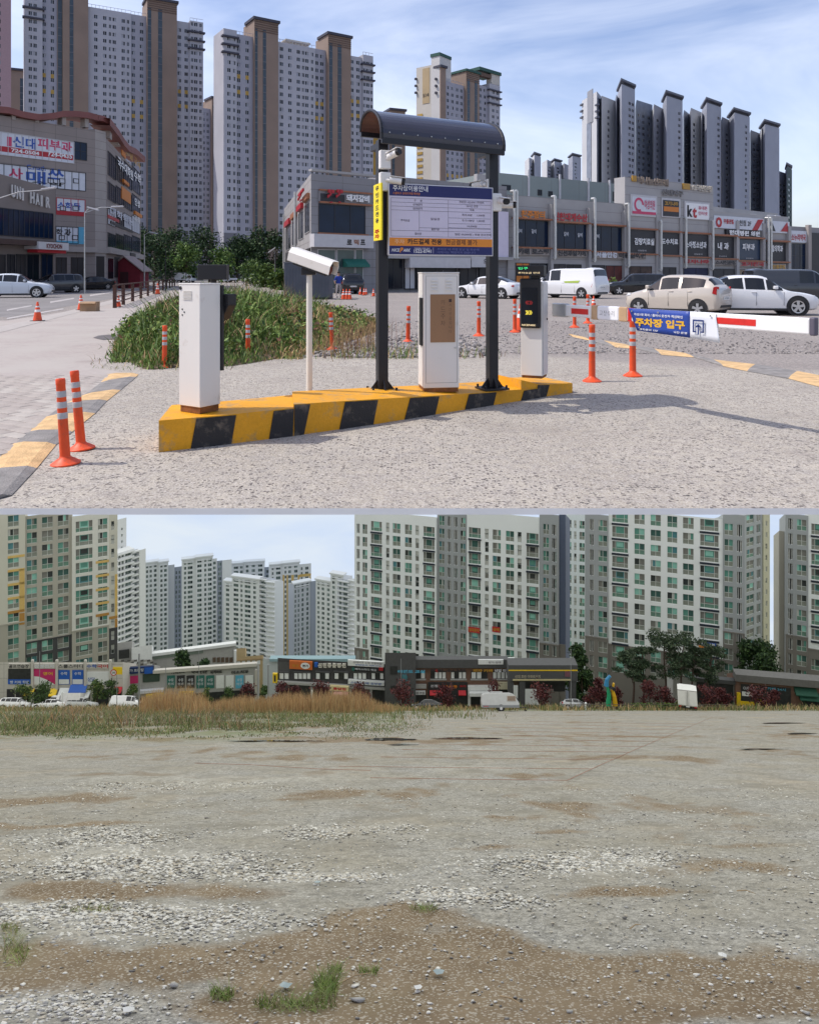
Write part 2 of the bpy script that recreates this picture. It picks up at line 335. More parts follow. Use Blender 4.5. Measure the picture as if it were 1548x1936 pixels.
def paver_mat():
    m = bpy.data.materials.new('dusty_brick_pavers'); m.use_nodes = True; t = m.node_tree; b = t.nodes['Principled BSDF']; l = t.links.new; b.inputs['Roughness'].default_value = .92
    g = N(t, 'ShaderNodeNewGeometry'); mp = N(t, 'ShaderNodeMapping'); mp.inputs['Rotation'].default_value = (0, 0, .55); l(g.outputs['Position'], mp.inputs[0])
    br = N(t, 'ShaderNodeTexBrick'); br.inputs['Scale'].default_value = 4.2; br.inputs['Color1'].default_value = (.365, .315, .285, 1); br.inputs['Color2'].default_value = (.41, .36, .325, 1); br.inputs['Mortar'].default_value = (.33, .275, .24, 1); br.inputs['Mortar Size'].default_value = .012
    l(mp.outputs[0], br.inputs['Vector'])
    n = N(t, 'ShaderNodeTexNoise'); n.inputs['Scale'].default_value = .7; n.inputs['Detail'].default_value = 7; n.inputs['Roughness'].default_value = .65; l(g.outputs['Position'], n.inputs['Vector'])
    r = N(t, 'ShaderNodeValToRGB'); r.color_ramp.elements[0].position = .38; r.color_ramp.elements[1].position = .62; l(n.outputs[0], r.inputs[0])
    x = N(t, 'ShaderNodeMixRGB'); l(r.outputs[0], x.inputs[0]); l(br.outputs[0], x.inputs[1]); x.inputs[2].default_value = (.41, .37, .33, 1)
    n2 = N(t, 'ShaderNodeTexNoise'); n2.inputs['Scale'].default_value = 1.3; n2.inputs['Detail'].default_value = 4; l(mp.outputs[0], n2.inputs['Vector'])
    r2 = N(t, 'ShaderNodeValToRGB'); r2.color_ramp.elements[0].position = .62; r2.color_ramp.elements[1].position = .78; r2.color_ramp.elements[1].color = (.55, .55, .55, 1); l(n2.outputs[0], r2.inputs[0])
    y = N(t, 'ShaderNodeMixRGB'); l(r2.outputs[0], y.inputs[0]); l(x.outputs[0], y.inputs[1]); y.inputs[2].default_value = (.24, .20, .18, 1); l(y.outputs[0], b.inputs['Base Color'])
    bp = N(t, 'ShaderNodeBump'); bp.inputs['Strength'].default_value = .4; bp.inputs['Distance'].default_value = .01; l(br.outputs['Fac'], bp.inputs['Height']); bp.invert = True; l(bp.outputs[0], b.inputs['Normal'])
    return m
pav = sheet('pavement', gxy((-700, 600), (-60, 606), (13, 606), (150, 585), (226, 570), (330, 545), (400, 538), (360, 566), (300, 600), (230, 660), (190, 697), (262, 709), (13, 896), (-300, 900), (-900, 780)), .004, paver_mat())
sheet('kerb', gxy((-60, 628), (13, 615), (120, 590), (215, 566), (330, 542), (330, 545), (226, 570), (130, 595), (13, 626), (-60, 640)), .010, mat('granite_kerb', (.42, .38, .34), var=.1, scale=4))
LINEP = mat('worn_white_paint', (.42, .39, .37), rough=.8, var=.22, scale=2.5)
for a, b in (((13, 604), (120, 585)), ((13, 588), (60, 579)), ((95, 573), (140, 565)), ((170, 560), (215, 553)), ((230, 550), (262, 546))):
    (x0, y0), (x1, y1) = a, b
    sheet('lane_line', gxy((x0, y0), (x1, y1), (x1, y1 - 2.2), (x0, y0 - 3)), .010, LINEP)
sheet('manhole_cover', gxy((176, 639), (186, 635), (205, 633), (222, 635), (226, 639), (218, 642), (195, 643)), .012, mat('cast_iron', (.13, .115, .11), rough=.7, var=.2, scale=8))
PVM = [mat(n_, c_, rough=.92, var=.12, scale=3, fine=.08) for n_, c_ in (('paver_dusty_pink', (.385, .34, .30)), ('paver_grey_buff', (.42, .38, .335)), ('paver_dull_rose', (.36, .315, .28)))]
pvs = []
for m_ in PVM:
    mb = MB(); mb.box(-.148, .148, -.073, .073, -.01, .006); o = mb.build('paver', m_, pav, bevel=.004); pvs.append(o)
ca, sa = math.cos(-.55), math.sin(-.55); k_ = 0; rq = random.Random(9)
for i in range(-60, 60):
    for j in range(-80, 110):
        u, v = (i + .5 * (j % 2)) * .304, j * .154; X, Y = u * ca - v * sa, u * sa + v * ca
        if not (5.2 < Y < 10.8): continue
        x, y = CX + X / Y * F, HA + EYE / Y * F
        if x < -25 or x > 262 - (y - 709) * 1.34 - 26 or k_ > 296: continue
        o = pvs[k_] if k_ < 3 else rq.choice(pvs).copy()
        if k_ >= 3: COL.objects.link(o); o.parent = pav; CH.setdefault(pav.name, []).append(o)
        o.location = (X, Y, .006 + rq.uniform(-.0015, .003)); o.rotation_euler = (rq.uniform(-.006, .006), rq.uniform(-.006, .006), -.55 + rq.uniform(-.008, .008)); k_ += 1
# --- rubber speed humps: alternating yellow and black modules
HY = mat('hump_yellow', (.62, .41, .20), rough=.85, var=.22, scale=7, bump=.6, bscale=60); HB_ = mat('hump_black', (.24, .225, .21), rough=.9, var=.22, scale=7, bump=.6, bscale=60)
def hump(label, mods):
    p0 = ga(*mods[0][0]); t = thing('speed_hump', label, 'speed hump', (p0.x, p0.y, 0))
    for a, b, cc, d, yellow in mods:              # near-left, near-right, far-right, far-left corners in the picture
        A, B, C, D = [ga(*q) for q in (a, b, cc, d)]; mb = MB(); up = lambda p, h: Vector((p.x, p.y, h))
        m1, m2, m3, m4 = A.lerp(B, .28), A.lerp(B, .80), D.lerp(C, .28), D.lerp(C, .80)
        mb.quad(up(A, .006), up(m1, .028), up(m3, .028), up(D, .006)); mb.quad(up(m1, .028), up(m2, .028), up(m4, .028), up(m3, .028)); mb.quad(up(m2, .028), up(B, .006), up(C, .006), up(m4, .028))
        mb.poly([up(A, .006), up(B, .006), up(m2, .028), up(m1, .028)]); mb.poly([up(D, .006), up(m3, .028), up(m4, .028), up(C, .006)])
        mb.build('hump_module', HY if yellow else HB_, t, smooth=30)
L0 = [((-70, 960), (22, 938)), ((-24, 893), (70, 886)), ((22, 840), (106, 842)), ((47, 818), (137, 817)), ((80, 790), (180, 782)), ((120, 764), (203, 758)), ((152, 749), (228, 738)), ((185, 725), (258, 713)), ((203, 708), (262, 708))]
hump('worn yellow and black rubber speed hump across the brick pavement by the two front posts', [(L0[i][0], L0[i][1], L0[i + 1][1], L0[i + 1][0], i % 2 == 1) for i in range(8)])
Rr = [((1075, 632), (1083, 637)), ((1103, 638), (1118, 645)), ((1136, 643), (1163, 657)), ((1176, 651), (1205, 660)), ((1233, 659), (1250, 671)), ((1290, 668), (1312, 676)), ((1345, 680), (1368, 693)), ((1431, 689), (1412, 702)), ((1510, 702), (1490, 716)), ((1580, 716), (1560, 735))]
hump('worn yellow and black speed hump crossing the lot beyond the barrier arm', [(Rr[i + 1][1], Rr[i + 1][0], Rr[i][0], Rr[i][1], i % 2 == 0) for i in range(9)])
# ================================================================== kerb island with everything that stands on it
FRONT = [((300, 855), (300, 795)), ((430, 840), (433, 784)), ((555, 824), (555, 771))]
FRONT2 = [((555, 824), (553, 764)), ((715, 801), (718, 754)), ((850, 779), (855, 746)), ((1000, 755), (1003, 735))]
BACKW = Vector((-.13, .74, 0))
isl = thing('kerb_island', 'long yellow and black striped concrete kerb island carrying the parking machines', 'kerb island', ga(700, 803))
def kerb(front, name, w=BACKW, extra=0.0):
    mb = MB(); P = []
    for (bx, by), (tx, ty) in front:
        b = ga(bx, by); P.append((b, Vector((b.x, b.y, EYE - (ty - HA) / F * b.y))))
    n = len(P)
    for i in range(n - 1):
        (b0, t0), (b1, t1) = P[i], P[i + 1]
        mb.quad(b0, b1, t1, t0); mb.quad(t0, t1, t1 + w, t0 + w); mb.quad(b1 + w, b0 + w, t0 + w, t1 + w)
    mb.quad(P[0][0] + w, P[0][0], P[0][1], P[0][1] + w); mb.quad(P[-1][0], P[-1][0] + w, P[-1][1] + w, P[-1][1])
    o = mb.build(name, YEL, isl, bevel=.012); return P
K1 = kerb(FRONT, 'low_kerb_block'); K2 = kerb(FRONT2, 'long_kerb_block')
K3 = kerb([((985, 757), (983, 718)), ((1022, 751), (1018, 727)), ((1082, 742), (1080, 724))], 'end_kerb_block', Vector((-.30, .62, 0)))
nf = Vector((.62, -.78, 0)).normalized() * .004
for bx0, bx1, tx0, tx1, kb in ((360, 437, 371, 446, FRONT), (508, 553, 517, 555, FRONT), (556, 574, 556, 586, FRONT2), (641, 705, 652, 714, FRONT2), (764, 822, 775, 830, FRONT2), (878, 932, 886, 938, FRONT2), (984, 1020, 990, 1022, FRONT2[-1:] + [((1082, 742), (1080, 724))]), (1014, 1032, 1016, 1038, [((985, 757), (983, 718)), ((1022, 751), (1018, 727)), ((1082, 742), (1080, 724))])):
    def on(x, k):
        pts = [p[k] for p in kb]
        for (xa, ya), (xb, yb) in zip(pts[:-1], pts[1:]):
            if xa <= x <= xb or (x < xa and (xa, ya) == pts[0]) or (x > xb and (xb, yb) == pts[-1]): return ya + (yb - ya) * (x - xa) / (xb - xa)
    def pos(x, k):
        yb = on(x, 0); b = ga(x, yb)
        if k: b = Vector((b.x, b.y, EYE - (on(x, 1) - HA) / F * b.y - .008))
        return b + nf
    mb = MB(); mb.prism([pos(bx0, 0), pos(bx1, 0), pos(tx1, 1), pos(tx0, 1)], nf * .8, 0); mb.build('black_stripe', KBLK, isl)
# --- cabinets
GRY0 = mat('seam_shadow', (.16, .15, .14), var=0)
def cab_frame(x, y, z, yaw):                      # a frame whose origin is at pixel (x,y) at height z, rotated about Z
    p = pt(x, y, F * (EYE - z) / (y - HA)); return p, Matrix.Translation(p) @ Matrix.Rotation(yaw, 4, 'Z')
# front-left gate cabinet: corner at the two visible faces
p, T = cab_frame(378, 783, .262, R(-32)); t = thing('barrier_cabinet', 'white metal barrier cabinet with black camera box behind, at the near end of the kerb', 'cabinet', p)
FR[t.name] = T; t.rotation_euler = (0, 0, R(-32)); T2 = T
mb = MB(); mb.T = T; mb.box(-.265, 0, 0, .235, .055, 1.115); body = mb.build('cabinet_body', WHITEM, t, bevel=.006)
mb = MB(); mb.T = T; mb.box(-.255, -.01, .01, .225, 0, .055); mb.build('plinth', RUST, t)
mb = MB(); mb.T = T; mb.box(-.268, .003, -.003, .238, 1.115, 1.128); mb.build('lid', WHITEM, t, bevel=.003)
for k in range(7):
    mb = MB(); mb.T = T; mb.prism([(-.21, -.002, 1.02 + k * .012 - .036), (-.10, -.002, 1.02 + k * .012 - .036), (-.10, -.007, 1.023 + k * .012 - .036), (-.21, -.007, 1.023 + k * .012 - .036)], (0, 0, .004)); mb.build('vent_slot', WHITEM, t)
for hx, hz in ((-.22, .90), (-.195, .875), (-.22, .85)):
    mb = MB(); mb.T = T; mb.tube((hx, -.004, hz), (hx, .002, hz), .007, n=10); mb.build('bolt_hole', BLACKP, t)
mb = MB(); mb.T = T; mb.tube((-.243, -.006, 1.085), (-.243, .002, 1.085), .016, n=12); mb.build('lock', BLACKP, t)
mb = MB(); mb.T = T; mb.box(-.25, .012, .239, .27, .35, 1.11); mb.build('rear_door', BLACKP, t, bevel=.004)
mb = MB(); mb.T = T; mb.box(-.02, .06, .272, .37, .93, 1.03); mb.add([(-.02, .272, .93), (.06, .272, .93), (-.02, .272, .80), (-.02, .37, .93), (.06, .37, .93), (-.02, .37, .80)], [(0, 1, 2), (3, 5, 4), (0, 3, 4, 1), (1, 4, 5, 2), (0, 2, 5, 3)]); mb.build('plate_reader', BLACKP, t, bevel=.004)
bp_ = pt(403, 518, 7.3); mb = MB(); mb.box(bp_.x - .155, bp_.x + .13, bp_.y, bp_.y + .12, bp_.z - .055, bp_.z + .095); mb.tube((bp_.x - .01, bp_.y + .06, bp_.z - .16), (bp_.x - .01, bp_.y + .06, bp_.z - .05), .03); mb.build('display_box', BLACKP, t, bevel=.006)
# card machine in the middle
p, T = cab_frame(801, 742, .195, R(9)); t = thing('payment_machine', 'white parking payment cabinet with brown handwritten paper taped on its door', 'payment machine', p); t.rotation_euler = (0, 0, R(9)); FR[t.name] = T
mb = MB(); mb.T = T; mb.box(0, .39, 0, .36, .045, 1.285); mb.build('cabinet_body', WHITEM, t, bevel=.008)
mb = MB(); mb.T = T; mb.box(-.004, .394, -.006, .37, 1.285, 1.30); mb.build('lid', WHITEM, t, bevel=.004)
mb = MB(); mb.T = T; mb.box(.008, .382, .008, .35, 0, .045); mb.build('plinth', RUST, t)
for k in range(4):
    for xo in (.075, .235):
        mb = MB(); mb.T = T; mb.prism([(xo, -.002, 1.21 - k * .035), (xo + .075, -.002, 1.21 - k * .035), (xo + .075, -.013, 1.205 - k * .035), (xo, -.013, 1.205 - k * .035)], (0, 0, .012)); mb.build('vent_slot', WHITEM, t)
mb = MB(); mb.T = T; mb.box(.22, .33, .02, .06, 1.30, 1.318); mb.build('antenna_strip', BLACKP, t)
mb = MB(); mb.T = T; mb.box(-.018, -.002, .05, .2, .5, 1.02); mb.build('side_hinge', BLACKP, t)
for a, b, c_, d in ((.022, .025, .10, 1.26), (.365, .368, .10, 1.26), (.025, .365, .10, .103), (.025, .365, 1.257, 1.26)): mb = MB(); mb.T = T; mb.box(a, b, -.0015, .001, c_, d); mb.build('door_seam', GRY0, t)
mb = MB(); mb.T = T; mb.tube((.345, -.012, .48), (.345, .001, .48), .011, n=10); mb.build('lock', STEEL, t)
KRAFT = mat('kraft_paper', (.30, .17, .09), rough=.8, var=.08, scale=5, streak=.2)
nt = thing('paper_notice', 'brown kraft paper notice with handwriting taped on the white payment cabinet', 'notice', tuple(T @ Vector((.2, 0, .8)))); FR[nt.name] = T @ Matrix.Translation((.2, 0, .8)); nt.rotation_euler = (0, 0, R(9))
mb = MB(); mb.T = T; mb.box(.072, .345, -.006, -.002, .54, 1.06); mb.build('paper_sheet', KRAFT, nt)
U = T.to_3x3() @ Vector((1, 0, 0)); PEN = mat('pen_ink', (.06, .035, .03), rough=.7, var=0)
for k, s in enumerate('카드주차'): text(s, T @ Vector((.185, -.0072, .945 - k * .075)), U, (0, 0, 1), .05, .055, PEN, nt, bold=-.012)
for k, s in enumerate('1시간무료입니다'): text(s, T @ Vector((.275, -.0072, .975 - k * .048)), U, (0, 0, 1), .03, .034, PEN, nt, bold=-.015)
# gate cabinet with display at the far end
p, T = cab_frame(1025, 716, .235, R(-24)); gate = t = thing('barrier_gate', 'white barrier gate with black guidance display and raised-free horizontal red and white arm'.replace('raised-free ', ''), 'barrier gate', p); t.rotation_euler = (0, 0, R(-24)); FR[t.name] = T
mb = MB(); mb.T = T; mb.box(-.26, 0, 0, .26, .03, 1.15); mb.build('cabinet_body', WHITEM, t, bevel=.006)
mb = MB(); mb.T = T; mb.box(-.25, -.01, .01, .25, 0, .03); mb.build('plinth', RUST, t)
mb = MB(); mb.T = T; mb.box(0.003, .008, .012, .245, .05, 1.13); mb.build('side_door', mat('pale_grey_enamel', (.62, .60, .58), rough=.4, var=.03), t, bevel=.002)
mb = MB(); mb.T = T; mb.tube((.008, .19, .7), (.02, .19, .7), .012, n=10); mb.build('lock', BLACKP, t)
mb = MB(); mb.T = T; mb.box(-.265, -.012, -.05, -.003, .60, 1.19); mb.build('display_panel', BLACKP, t, bevel=.02)
mb = MB(); mb.T = T; mb.box(-.235, -.045, -.056, -.051, .66, 1.08); mb.build('display_glass', GLASS, t)
mb = MB(); mb.T = T; mb.box(-.30, .04, -.09, .04, 1.22, 1.345); o_led = mb.build('led_board', BLACKP, t, bevel=.006)
mb = MB(); mb.T = T; mb.box(-.12, -.02, -.03, .02, 1.19, 1.22); mb.build('led_bracket', BLACKP, t)
U = T.to_3x3() @ Vector((1, 0, 0)); V = Vector((0, 0, 1))
LG = mat('green_led', (.05, .7, .22), emit=.8, var=0); LW = mat('amber_led', (.8, .62, .35), emit=.55, var=0); LY = mat('yellow_led', (.75, .6, .06), emit=.45, var=0); LR = mat('dim_red_led', (.30, .02, .02), emit=.15, var=0)
text('입구', T @ Vector((-.27, -.092, 1.295)), U, V, .12, .03, LG, t); text('주차요금 안내', T @ Vector((-.27, -.092, 1.245)), U, V, .26, .022, LW, t)
text('»»', T @ Vector((-.19, -.058, .76)), U, V, .085, .05, LY, t, bold=.03); text('«»', T @ Vector((-.19, -.058, .88)), U, V, .09, .045, LR, t, bold=.03)
text('NICEPARK', T @ Vector((-.235, -.0515, .625)), U, V, .17, .022, LW, t)
# barrier arm
A, B = pt(1062, 586, 8.95), pt(1533, 634, 6.3); dv = (B - A); dv.z *= .3; B.z = A.z + dv.z * .6; ax = (B - A).normalized(); ay = Vector((-ax.y, ax.x, 0)).normalized(); az = ax.cross(ay)
ARMW = mat('white_arm_paint', (.80, .79, .77), rough=.35, var=.04); ARMR = mat('red_reflective', (.62, .025, .02), rough=.35, var=.12, scale=14)
Ln = (B - A).length
def arm(a, b, m, name, h=.07, w=.026, parent=gate, bev=.012):
    mb = MB(); P = A + ax * a; mb.T = Matrix(((ax.x, ay.x, az.x, P.x), (ax.y, ay.y, az.y, P.y), (ax.z, ay.z, az.z, P.z), (0, 0, 0, 1))); mb.box(0, b - a, -w, w, -h, h); return mb.build(name, m, parent, bevel=bev)
def arm_at(x): # distance along the arm under picture column x
    k = (x - CX) / F; return (k * A.y - A.x) / (ax.x - k * ax.y)
arm(-.12, Ln, ARMW, 'barrier_arm'); arm(Ln, Ln + .05, mat('arm_end_cap', (.10, .09, .12), rough=.5), 'end_cap', h=.078, w=.032)
arm(-.14, .10, STEEL, 'arm_clamp', h=.082, w=.036); arm(arm_at(1083), arm_at(1115), ARMR, 'red_band', h=.032, w=.0285, bev=0); arm(arm_at(1358), arm_at(1432), ARMR, 'red_band', h=.030, w=.0285, bev=0); arm(arm_at(1190), arm_at(1197), ARMR, 'red_band', h=.0715, w=.0285, bev=0)
TAPE = mat('brown_packing_tape', (.50, .33, .19), rough=.4, var=.1, scale=9); arm(arm_at(1121), arm_at(1132), TAPE, 'tape_wrap', h=.082, w=.036); arm(arm_at(1173), arm_at(1189), TAPE, 'tape_wrap', h=.080, w=.036)
pp = thing('paper_wrap', 'white handwritten paper wrapped round the barrier arm between brown tape', 'notice', tuple(A + ax * arm_at(1150)))
arm(arm_at(1133), arm_at(1172), mat('white_paper', (.80, .80, .82), rough=.7, var=.04), 'paper_sheet', h=.078, w=.033, parent=pp)
text('고장수리', A + ax * arm_at(1137) - ay * .034 - az * .03, ax, az, arm_at(1165) - arm_at(1137), .06, INK, pp, bold=-.01)
# banner
bn = thing('banner', 'blue and white vinyl parking entrance banner hanging from the barrier arm', 'banner', tuple(A + ax * arm_at(1250)))
BLUE = mat('banner_blue', (.022, .06, .30), rough=.42, var=.08, scale=3); BWH = mat('banner_white', (.74, .76, .80), rough=.42, var=.05, scale=3)
def bpt(x, v):                                    # banner point: picture column, drop below the arm's top (m)
    s_ = arm_at(x); w_ = .005 * math.sin(s_ * 9) * min(1, v * 4) + .012 * math.sin(s_ * 4 + 1) * v
    return A + ax * s_ - ay * (.038 + w_) + az * (.072 - v)
def bsheet(x0, x1, v0, v1, m, name, nx=14, nv=5, slant0=0, slant1=0):
    mb = MB(); vs = []
    for i in range(nx + 1):
        for j in range(nv + 1):
            fv = j / nv; lo = x0 + slant0 * fv; hi = x1 + slant1 * fv; vs.append(bpt(lo + (hi - lo) * i / nx, v0(i / nx) + (v1(i / nx) - v0(i / nx)) * fv))
    mb.add(vs, [(i * (nv + 1) + j + 1, (i + 1) * (nv + 1) + j + 1, (i + 1) * (nv + 1) + j, i * (nv + 1) + j) for i in range(nx) for j in range(nv)])
    o = mb.build(name, m, bn, smooth=60); sd = o.modifiers.new('thickness', 'SOLIDIFY'); sd.thickness = .003; return o
k0 = lambda f: .0
bsheet(1192, 1309, k0, lambda f: .235 + .025 * f, BLUE, 'blue_panel', slant0=16); bsheet(1309, 1357, k0, lambda f: .262 + .02 * f, BWH, 'white_panel', slant1=9)
zz = lambda x, v: bpt(x, v) - ay * .010
text('차선1대 회차 / 출차시 운전자 책임확인', zz(1204, .075), ax, az, arm_at(1296) - arm_at(1204), .028, WHITE, bn, bold=.02)
text('주차장 입구', zz(1206, .185), ax, az, arm_at(1300) - arm_at(1206), .088, mat('banner_yellow', (.70, .40, .03), rough=.5, var=.03), bn, bold=.05)
text('주차문의 1522-0741  24시간 운영', zz(1214, .228), ax, az, arm_at(1304) - arm_at(1214), .022, WHITE, bn, bold=.015)
ic = MB(); a0 = arm_at(1326); s_ = lambda a, v: A + ax * (a0 + a) - ay * .0555 + az * (.072 - v)
for a, b, v0, v1 in ((-.06, .07, .075, .092), (-.06, -.043, .092, .20), (.053, .07, .092, .20), (-.06, -.02, .185, .20), (.03, .07, .185, .20), (-.003, .013, .13, .22)): ic.quad(s_(a, v1), s_(b, v1), s_(b, v0), s_(a, v0))
ic.poly([s_(-.033, .15), s_(.043, .15), s_(.005, .115)]); ic.build('entrance_logo', mat('logo_navy', (.02, .04, .16), rough=.5, var=0), bn)
for x, v in ((1200, .03), (1250, .028), (1349, .03), (1214, .2)):
    mb = MB(); q = zz(x, v); mb.tube(q, q - ay * .006, .009, n=10); mb.build('grommet', STEEL, bn)
# --- licence plate camera on its pole
p = pt(584, 749, F * (EYE - .215) / (749 - HA)); t = thing('camera_pole', 'white licence plate camera under a hood on a slim white pole', 'camera', p); T = Matrix.Translation(p)
PAINT = mat('white_pole_paint', (.70, .67, .60), rough=.45, var=.05, scale=5, streak=.3)
mb = MB(); mb.T = T; mb.box(-.10, .10, -.05, .12, 0, .012); mb.build('base_plate', STEEL, t)
for a, b in ((-.085, -.03), (.085, -.03), (-.07, .1), (.08, .1)):
    mb = MB(); mb.T = T; mb.tube((a, b, .012), (a, b, .04), .011, n=6); mb.build('bolt', STEEL, t)
mb = MB(); mb.T = T; mb.tube((0, .03, .012), (.0, .03, 1.25), .033, .030, n=16); mb.build('pole', PAINT, t, smooth=40)
mb = MB(); mb.T = T @ Matrix.Translation((.0, .03, 1.25)); mb.box(-.08, .07, -.05, .05, 0, .07); mb.build('mount_bracket', BLACKP, t, bevel=.008)
Th = T @ Matrix.Translation((-.07, .03, 1.42)) @ Matrix.Rotation(R(-27), 4, 'Z') @ Matrix.Rotation(R(17), 4, 'Y')
mb = MB(); mb.T = Th; mb.prism([(-.07, -.055, -.085), (-.07, .055, -.085), (-.07, .055, .04), (-.07, -.055, .04)], (.42, 0, 0)); mb.build('camera_body', BLACKP, t, bevel=.008)
mb = MB(); mb.T = Th
prof = [(-.075, -.055), (-.082, .03), (-.05, .085), (.05, .085), (.082, .03), (.075, -.055)]; prof2 = [(y * .93, z - .006) for y, z in prof]
n_ = len(prof)
for i in range(n_ - 1):
    a, b = prof[i], prof[i + 1]; a2, b2 = prof2[i], prof2[i + 1]
    mb.quad((-.13, *a), (.40, *a), (.40, *b), (-.13, *b)); mb.quad((-.13, *b2), (.40, *b2), (.40, *a2), (-.13, *a2)); mb.quad((.40, *a), (.40, *a2), (.40, *b2), (.40, *b))
mb.poly([(-.13, *q) for q in prof]); mb.build('hood', WHITEM, t, smooth=25)
mb = MB(); mb.T = Th; mb.tube((.35, 0, -.02), (.36, 0, -.02), .045, n=14); mb.build('lens', mat('lens_brown', (.12, .03, .02), rough=.1, var=0), t)
# --- portal frame with canopy
PL, PR = pt(722, 740, F * (EYE - .205) / (740 - HA)), pt(930, 735, F * (EYE - .165) / (735 - HA)); ad = (PR - PL); ad.z = 0; ad.normalize(); pn = Vector((ad.y, -ad.x, 0))
portal = t = thing('sign_portal', 'black steel two-post portal with curved brown canopy roof over the parking sign', 'portal', PL)
def fr(P, z=0): return Matrix(((ad.x, -pn.x, 0, P.x), (ad.y, -pn.y, 0, P.y), (0, 0, 1, P.z + z), (0, 0, 0, 1)))   # x along, y away from the viewer
for P, ztop in ((PL, 2.92), (PR, 2.86)):
    mb = MB(); mb.T = fr(P); mb.box(-.055, .055, -.055, .055, .02, ztop - P.z); mb.build('post', BLACKM, t, bevel=.006)
    mb = MB(); mb.T = fr(P); mb.box(-.155, .155, -.13, .13, .0, .02)
    for a in range(4):
        q = Matrix.Rotation(a * math.pi / 2, 4, 'Z'); mb.T = fr(P) @ q; mb.prism([(.055, -.006, .02), (.14, -.006, .02), (.055, -.006, .13)], (0, .012, 0))
    mb.T = fr(P)
    for a in (-.13, .13):
        for b in (-.105, .105): mb.tube((a, b, .02), (a, b, .05), .014, n=6)
    mb.build('base_plate', BLACKM, t)
CAN = mat('smoked_canopy', (.036, .035, .052), rough=.22, var=.15, scale=2, coat=.4); CANI = mat('brown_canopy_underside', (.13, .06, .045), rough=.45, var=.2, scale=6)
eL, eR = PL - ad * .07, PR + ad * .05; eL.z, eR.z = 2.90, 2.85
tilt = R(15); Wc = .80
def arc(e, f, rr=1.0):                            # f 0 near edge .. 1 far edge
    ang = math.pi * (1 - f); ch = -.20 + Wc * (.5 - .5 * math.cos(math.pi * f)); hh = .265 * math.sin(math.pi * f) ** .8 if 0 < f < 1 else 0
    ch2 = (ch + .20) * math.cos(tilt) - hh * math.sin(tilt) * .6; return e - pn * (-.20 + ch2) + Vector((0, 0, (ch + .20) * math.sin(tilt) + hh)) * 1.0 + pn * 0
ns = 20
for nm, m_, dz in (('canopy_roof', CAN, .0), ('canopy_underside', CANI, -.014)):
    mb = MB()
    for i in range(ns):
        a, b, cc, d = arc(eL, i / ns), arc(eR, i / ns), arc(eR, (i + 1) / ns), arc(eL, (i + 1) / ns); ce = lambda e: (arc(e, 0) + arc(e, 1)) / 2
        sh_ = lambda p_, e: p_ if dz == 0 else p_.lerp(ce(e), .045)
        q = [sh_(a, eL), sh_(b, eR), sh_(cc, eR), sh_(d, eL)]
        mb.quad(*(q if dz == 0 else q[::-1]))
    mb.build(nm, m_, t, smooth=60)
for e in (eL, eR):
    mb = MB()
    for i in range(ns): mb.tube(arc(e, i / ns), arc(e, (i + 1) / ns), .019 if e is not None else 0, n=6)
    mb.build('canopy_rib', BLACKM, t, smooth=50)
for f in (0, 1):
    mb = MB(); a, b = arc(eL, f), arc(eR, f); mb.T = None; mb.prism([a - Vector((0, 0, .05)) - pn * .02, a - Vector((0, 0, .05)) + pn * .02, a + pn * .02 + Vector((0, 0, .012)), a - pn * .02 + Vector((0, 0, .012))], b - a); mb.build('canopy_beam', BLACKM, t, bevel=.004)
for i in range(9):
    mb = MB(); q = arc(eL, .06).lerp(arc(eR, .06), .06 + .11 * i) + pn * .004; mb.tube(q, q + pn * .012, .007, n=6); mb.build('roof_screw', STEEL, t)
for P in (PL, PR):
    mb = MB(); mb.T = fr(P); a = P.z; mb.box(-.04, .04, .055, .30, 2.84 - a, 2.90 - a); mb.build('canopy_bracket', BLACKM, t)
# CCTV cameras
CCW = mat('camera_white', (.74, .72, .69), rough=.4, var=.03)
def cctv(label, P, side, yaw, pitch, zc, boxed=True, first=None):
    T = fr(P, zc); t = thing('cctv_camera', label, 'security camera', T.translation, group='cameras on the portal posts'); FR[t.name] = Matrix.Translation(T.translation)
    if boxed: mb = MB(); mb.T = T @ Matrix.Rotation(0, 4, 'Z'); mb.box(-.06, .06, -.135, -.058, -.10, .10); mb.build('junction_box', CCW, t, bevel=.012)
    else: mb = MB(); mb.T = T; mb.box(side * .056, side * .075, -.04, .04, -.05, .05); mb.build('wall_plate', CCW, t, bevel=.004)
    o = Vector((0.02, -.14, .02)) if boxed else Vector((side * .10, 0, 0))
    Tc = T @ Matrix.Translation(o) @ Matrix.Rotation(yaw, 4, 'Z') @ Matrix.Rotation(pitch, 4, 'X')
    mb = MB(); mb.T = Tc; mb.tube((0, .02, -.01), (0, -.03, -.01), .02, n=10); mb.tube((0, -.02, 0), (0, -.15, 0), .036, .038, n=14); mb.build('camera_barrel', CCW, t, smooth=40)
    mb = MB(); mb.T = Tc; mb.tube((0, -.15, 0), (0, -.185, 0), .037, .034, n=14); mb.build('lens_hood', BLACKP, t, smooth=40)
    mb = MB(); mb.T = Tc; mb.box(-.04, .04, -.19, -.02, .036, .043); mb.build('sun_shield', CCW, t)
cctv('white box camera under the canopy, upper one on the left portal post', PL, 1, R(25), R(-14), 2.49)
cctv('white bullet camera pointing right, lower one on the left portal post', PL, 1, R(68), R(8), 2.255)
cctv('white camera facing forward on the front of the right portal post', PR, 1, R(2), R(10), 2.12)
cctv('pinkish white camera sticking out left of the right portal post', PR, -1, R(-150), R(5), 2.34, False)
cctv('pale camera sticking out right of the right portal post, seen end on', PR, 1, R(60), R(0), 2.10, False)
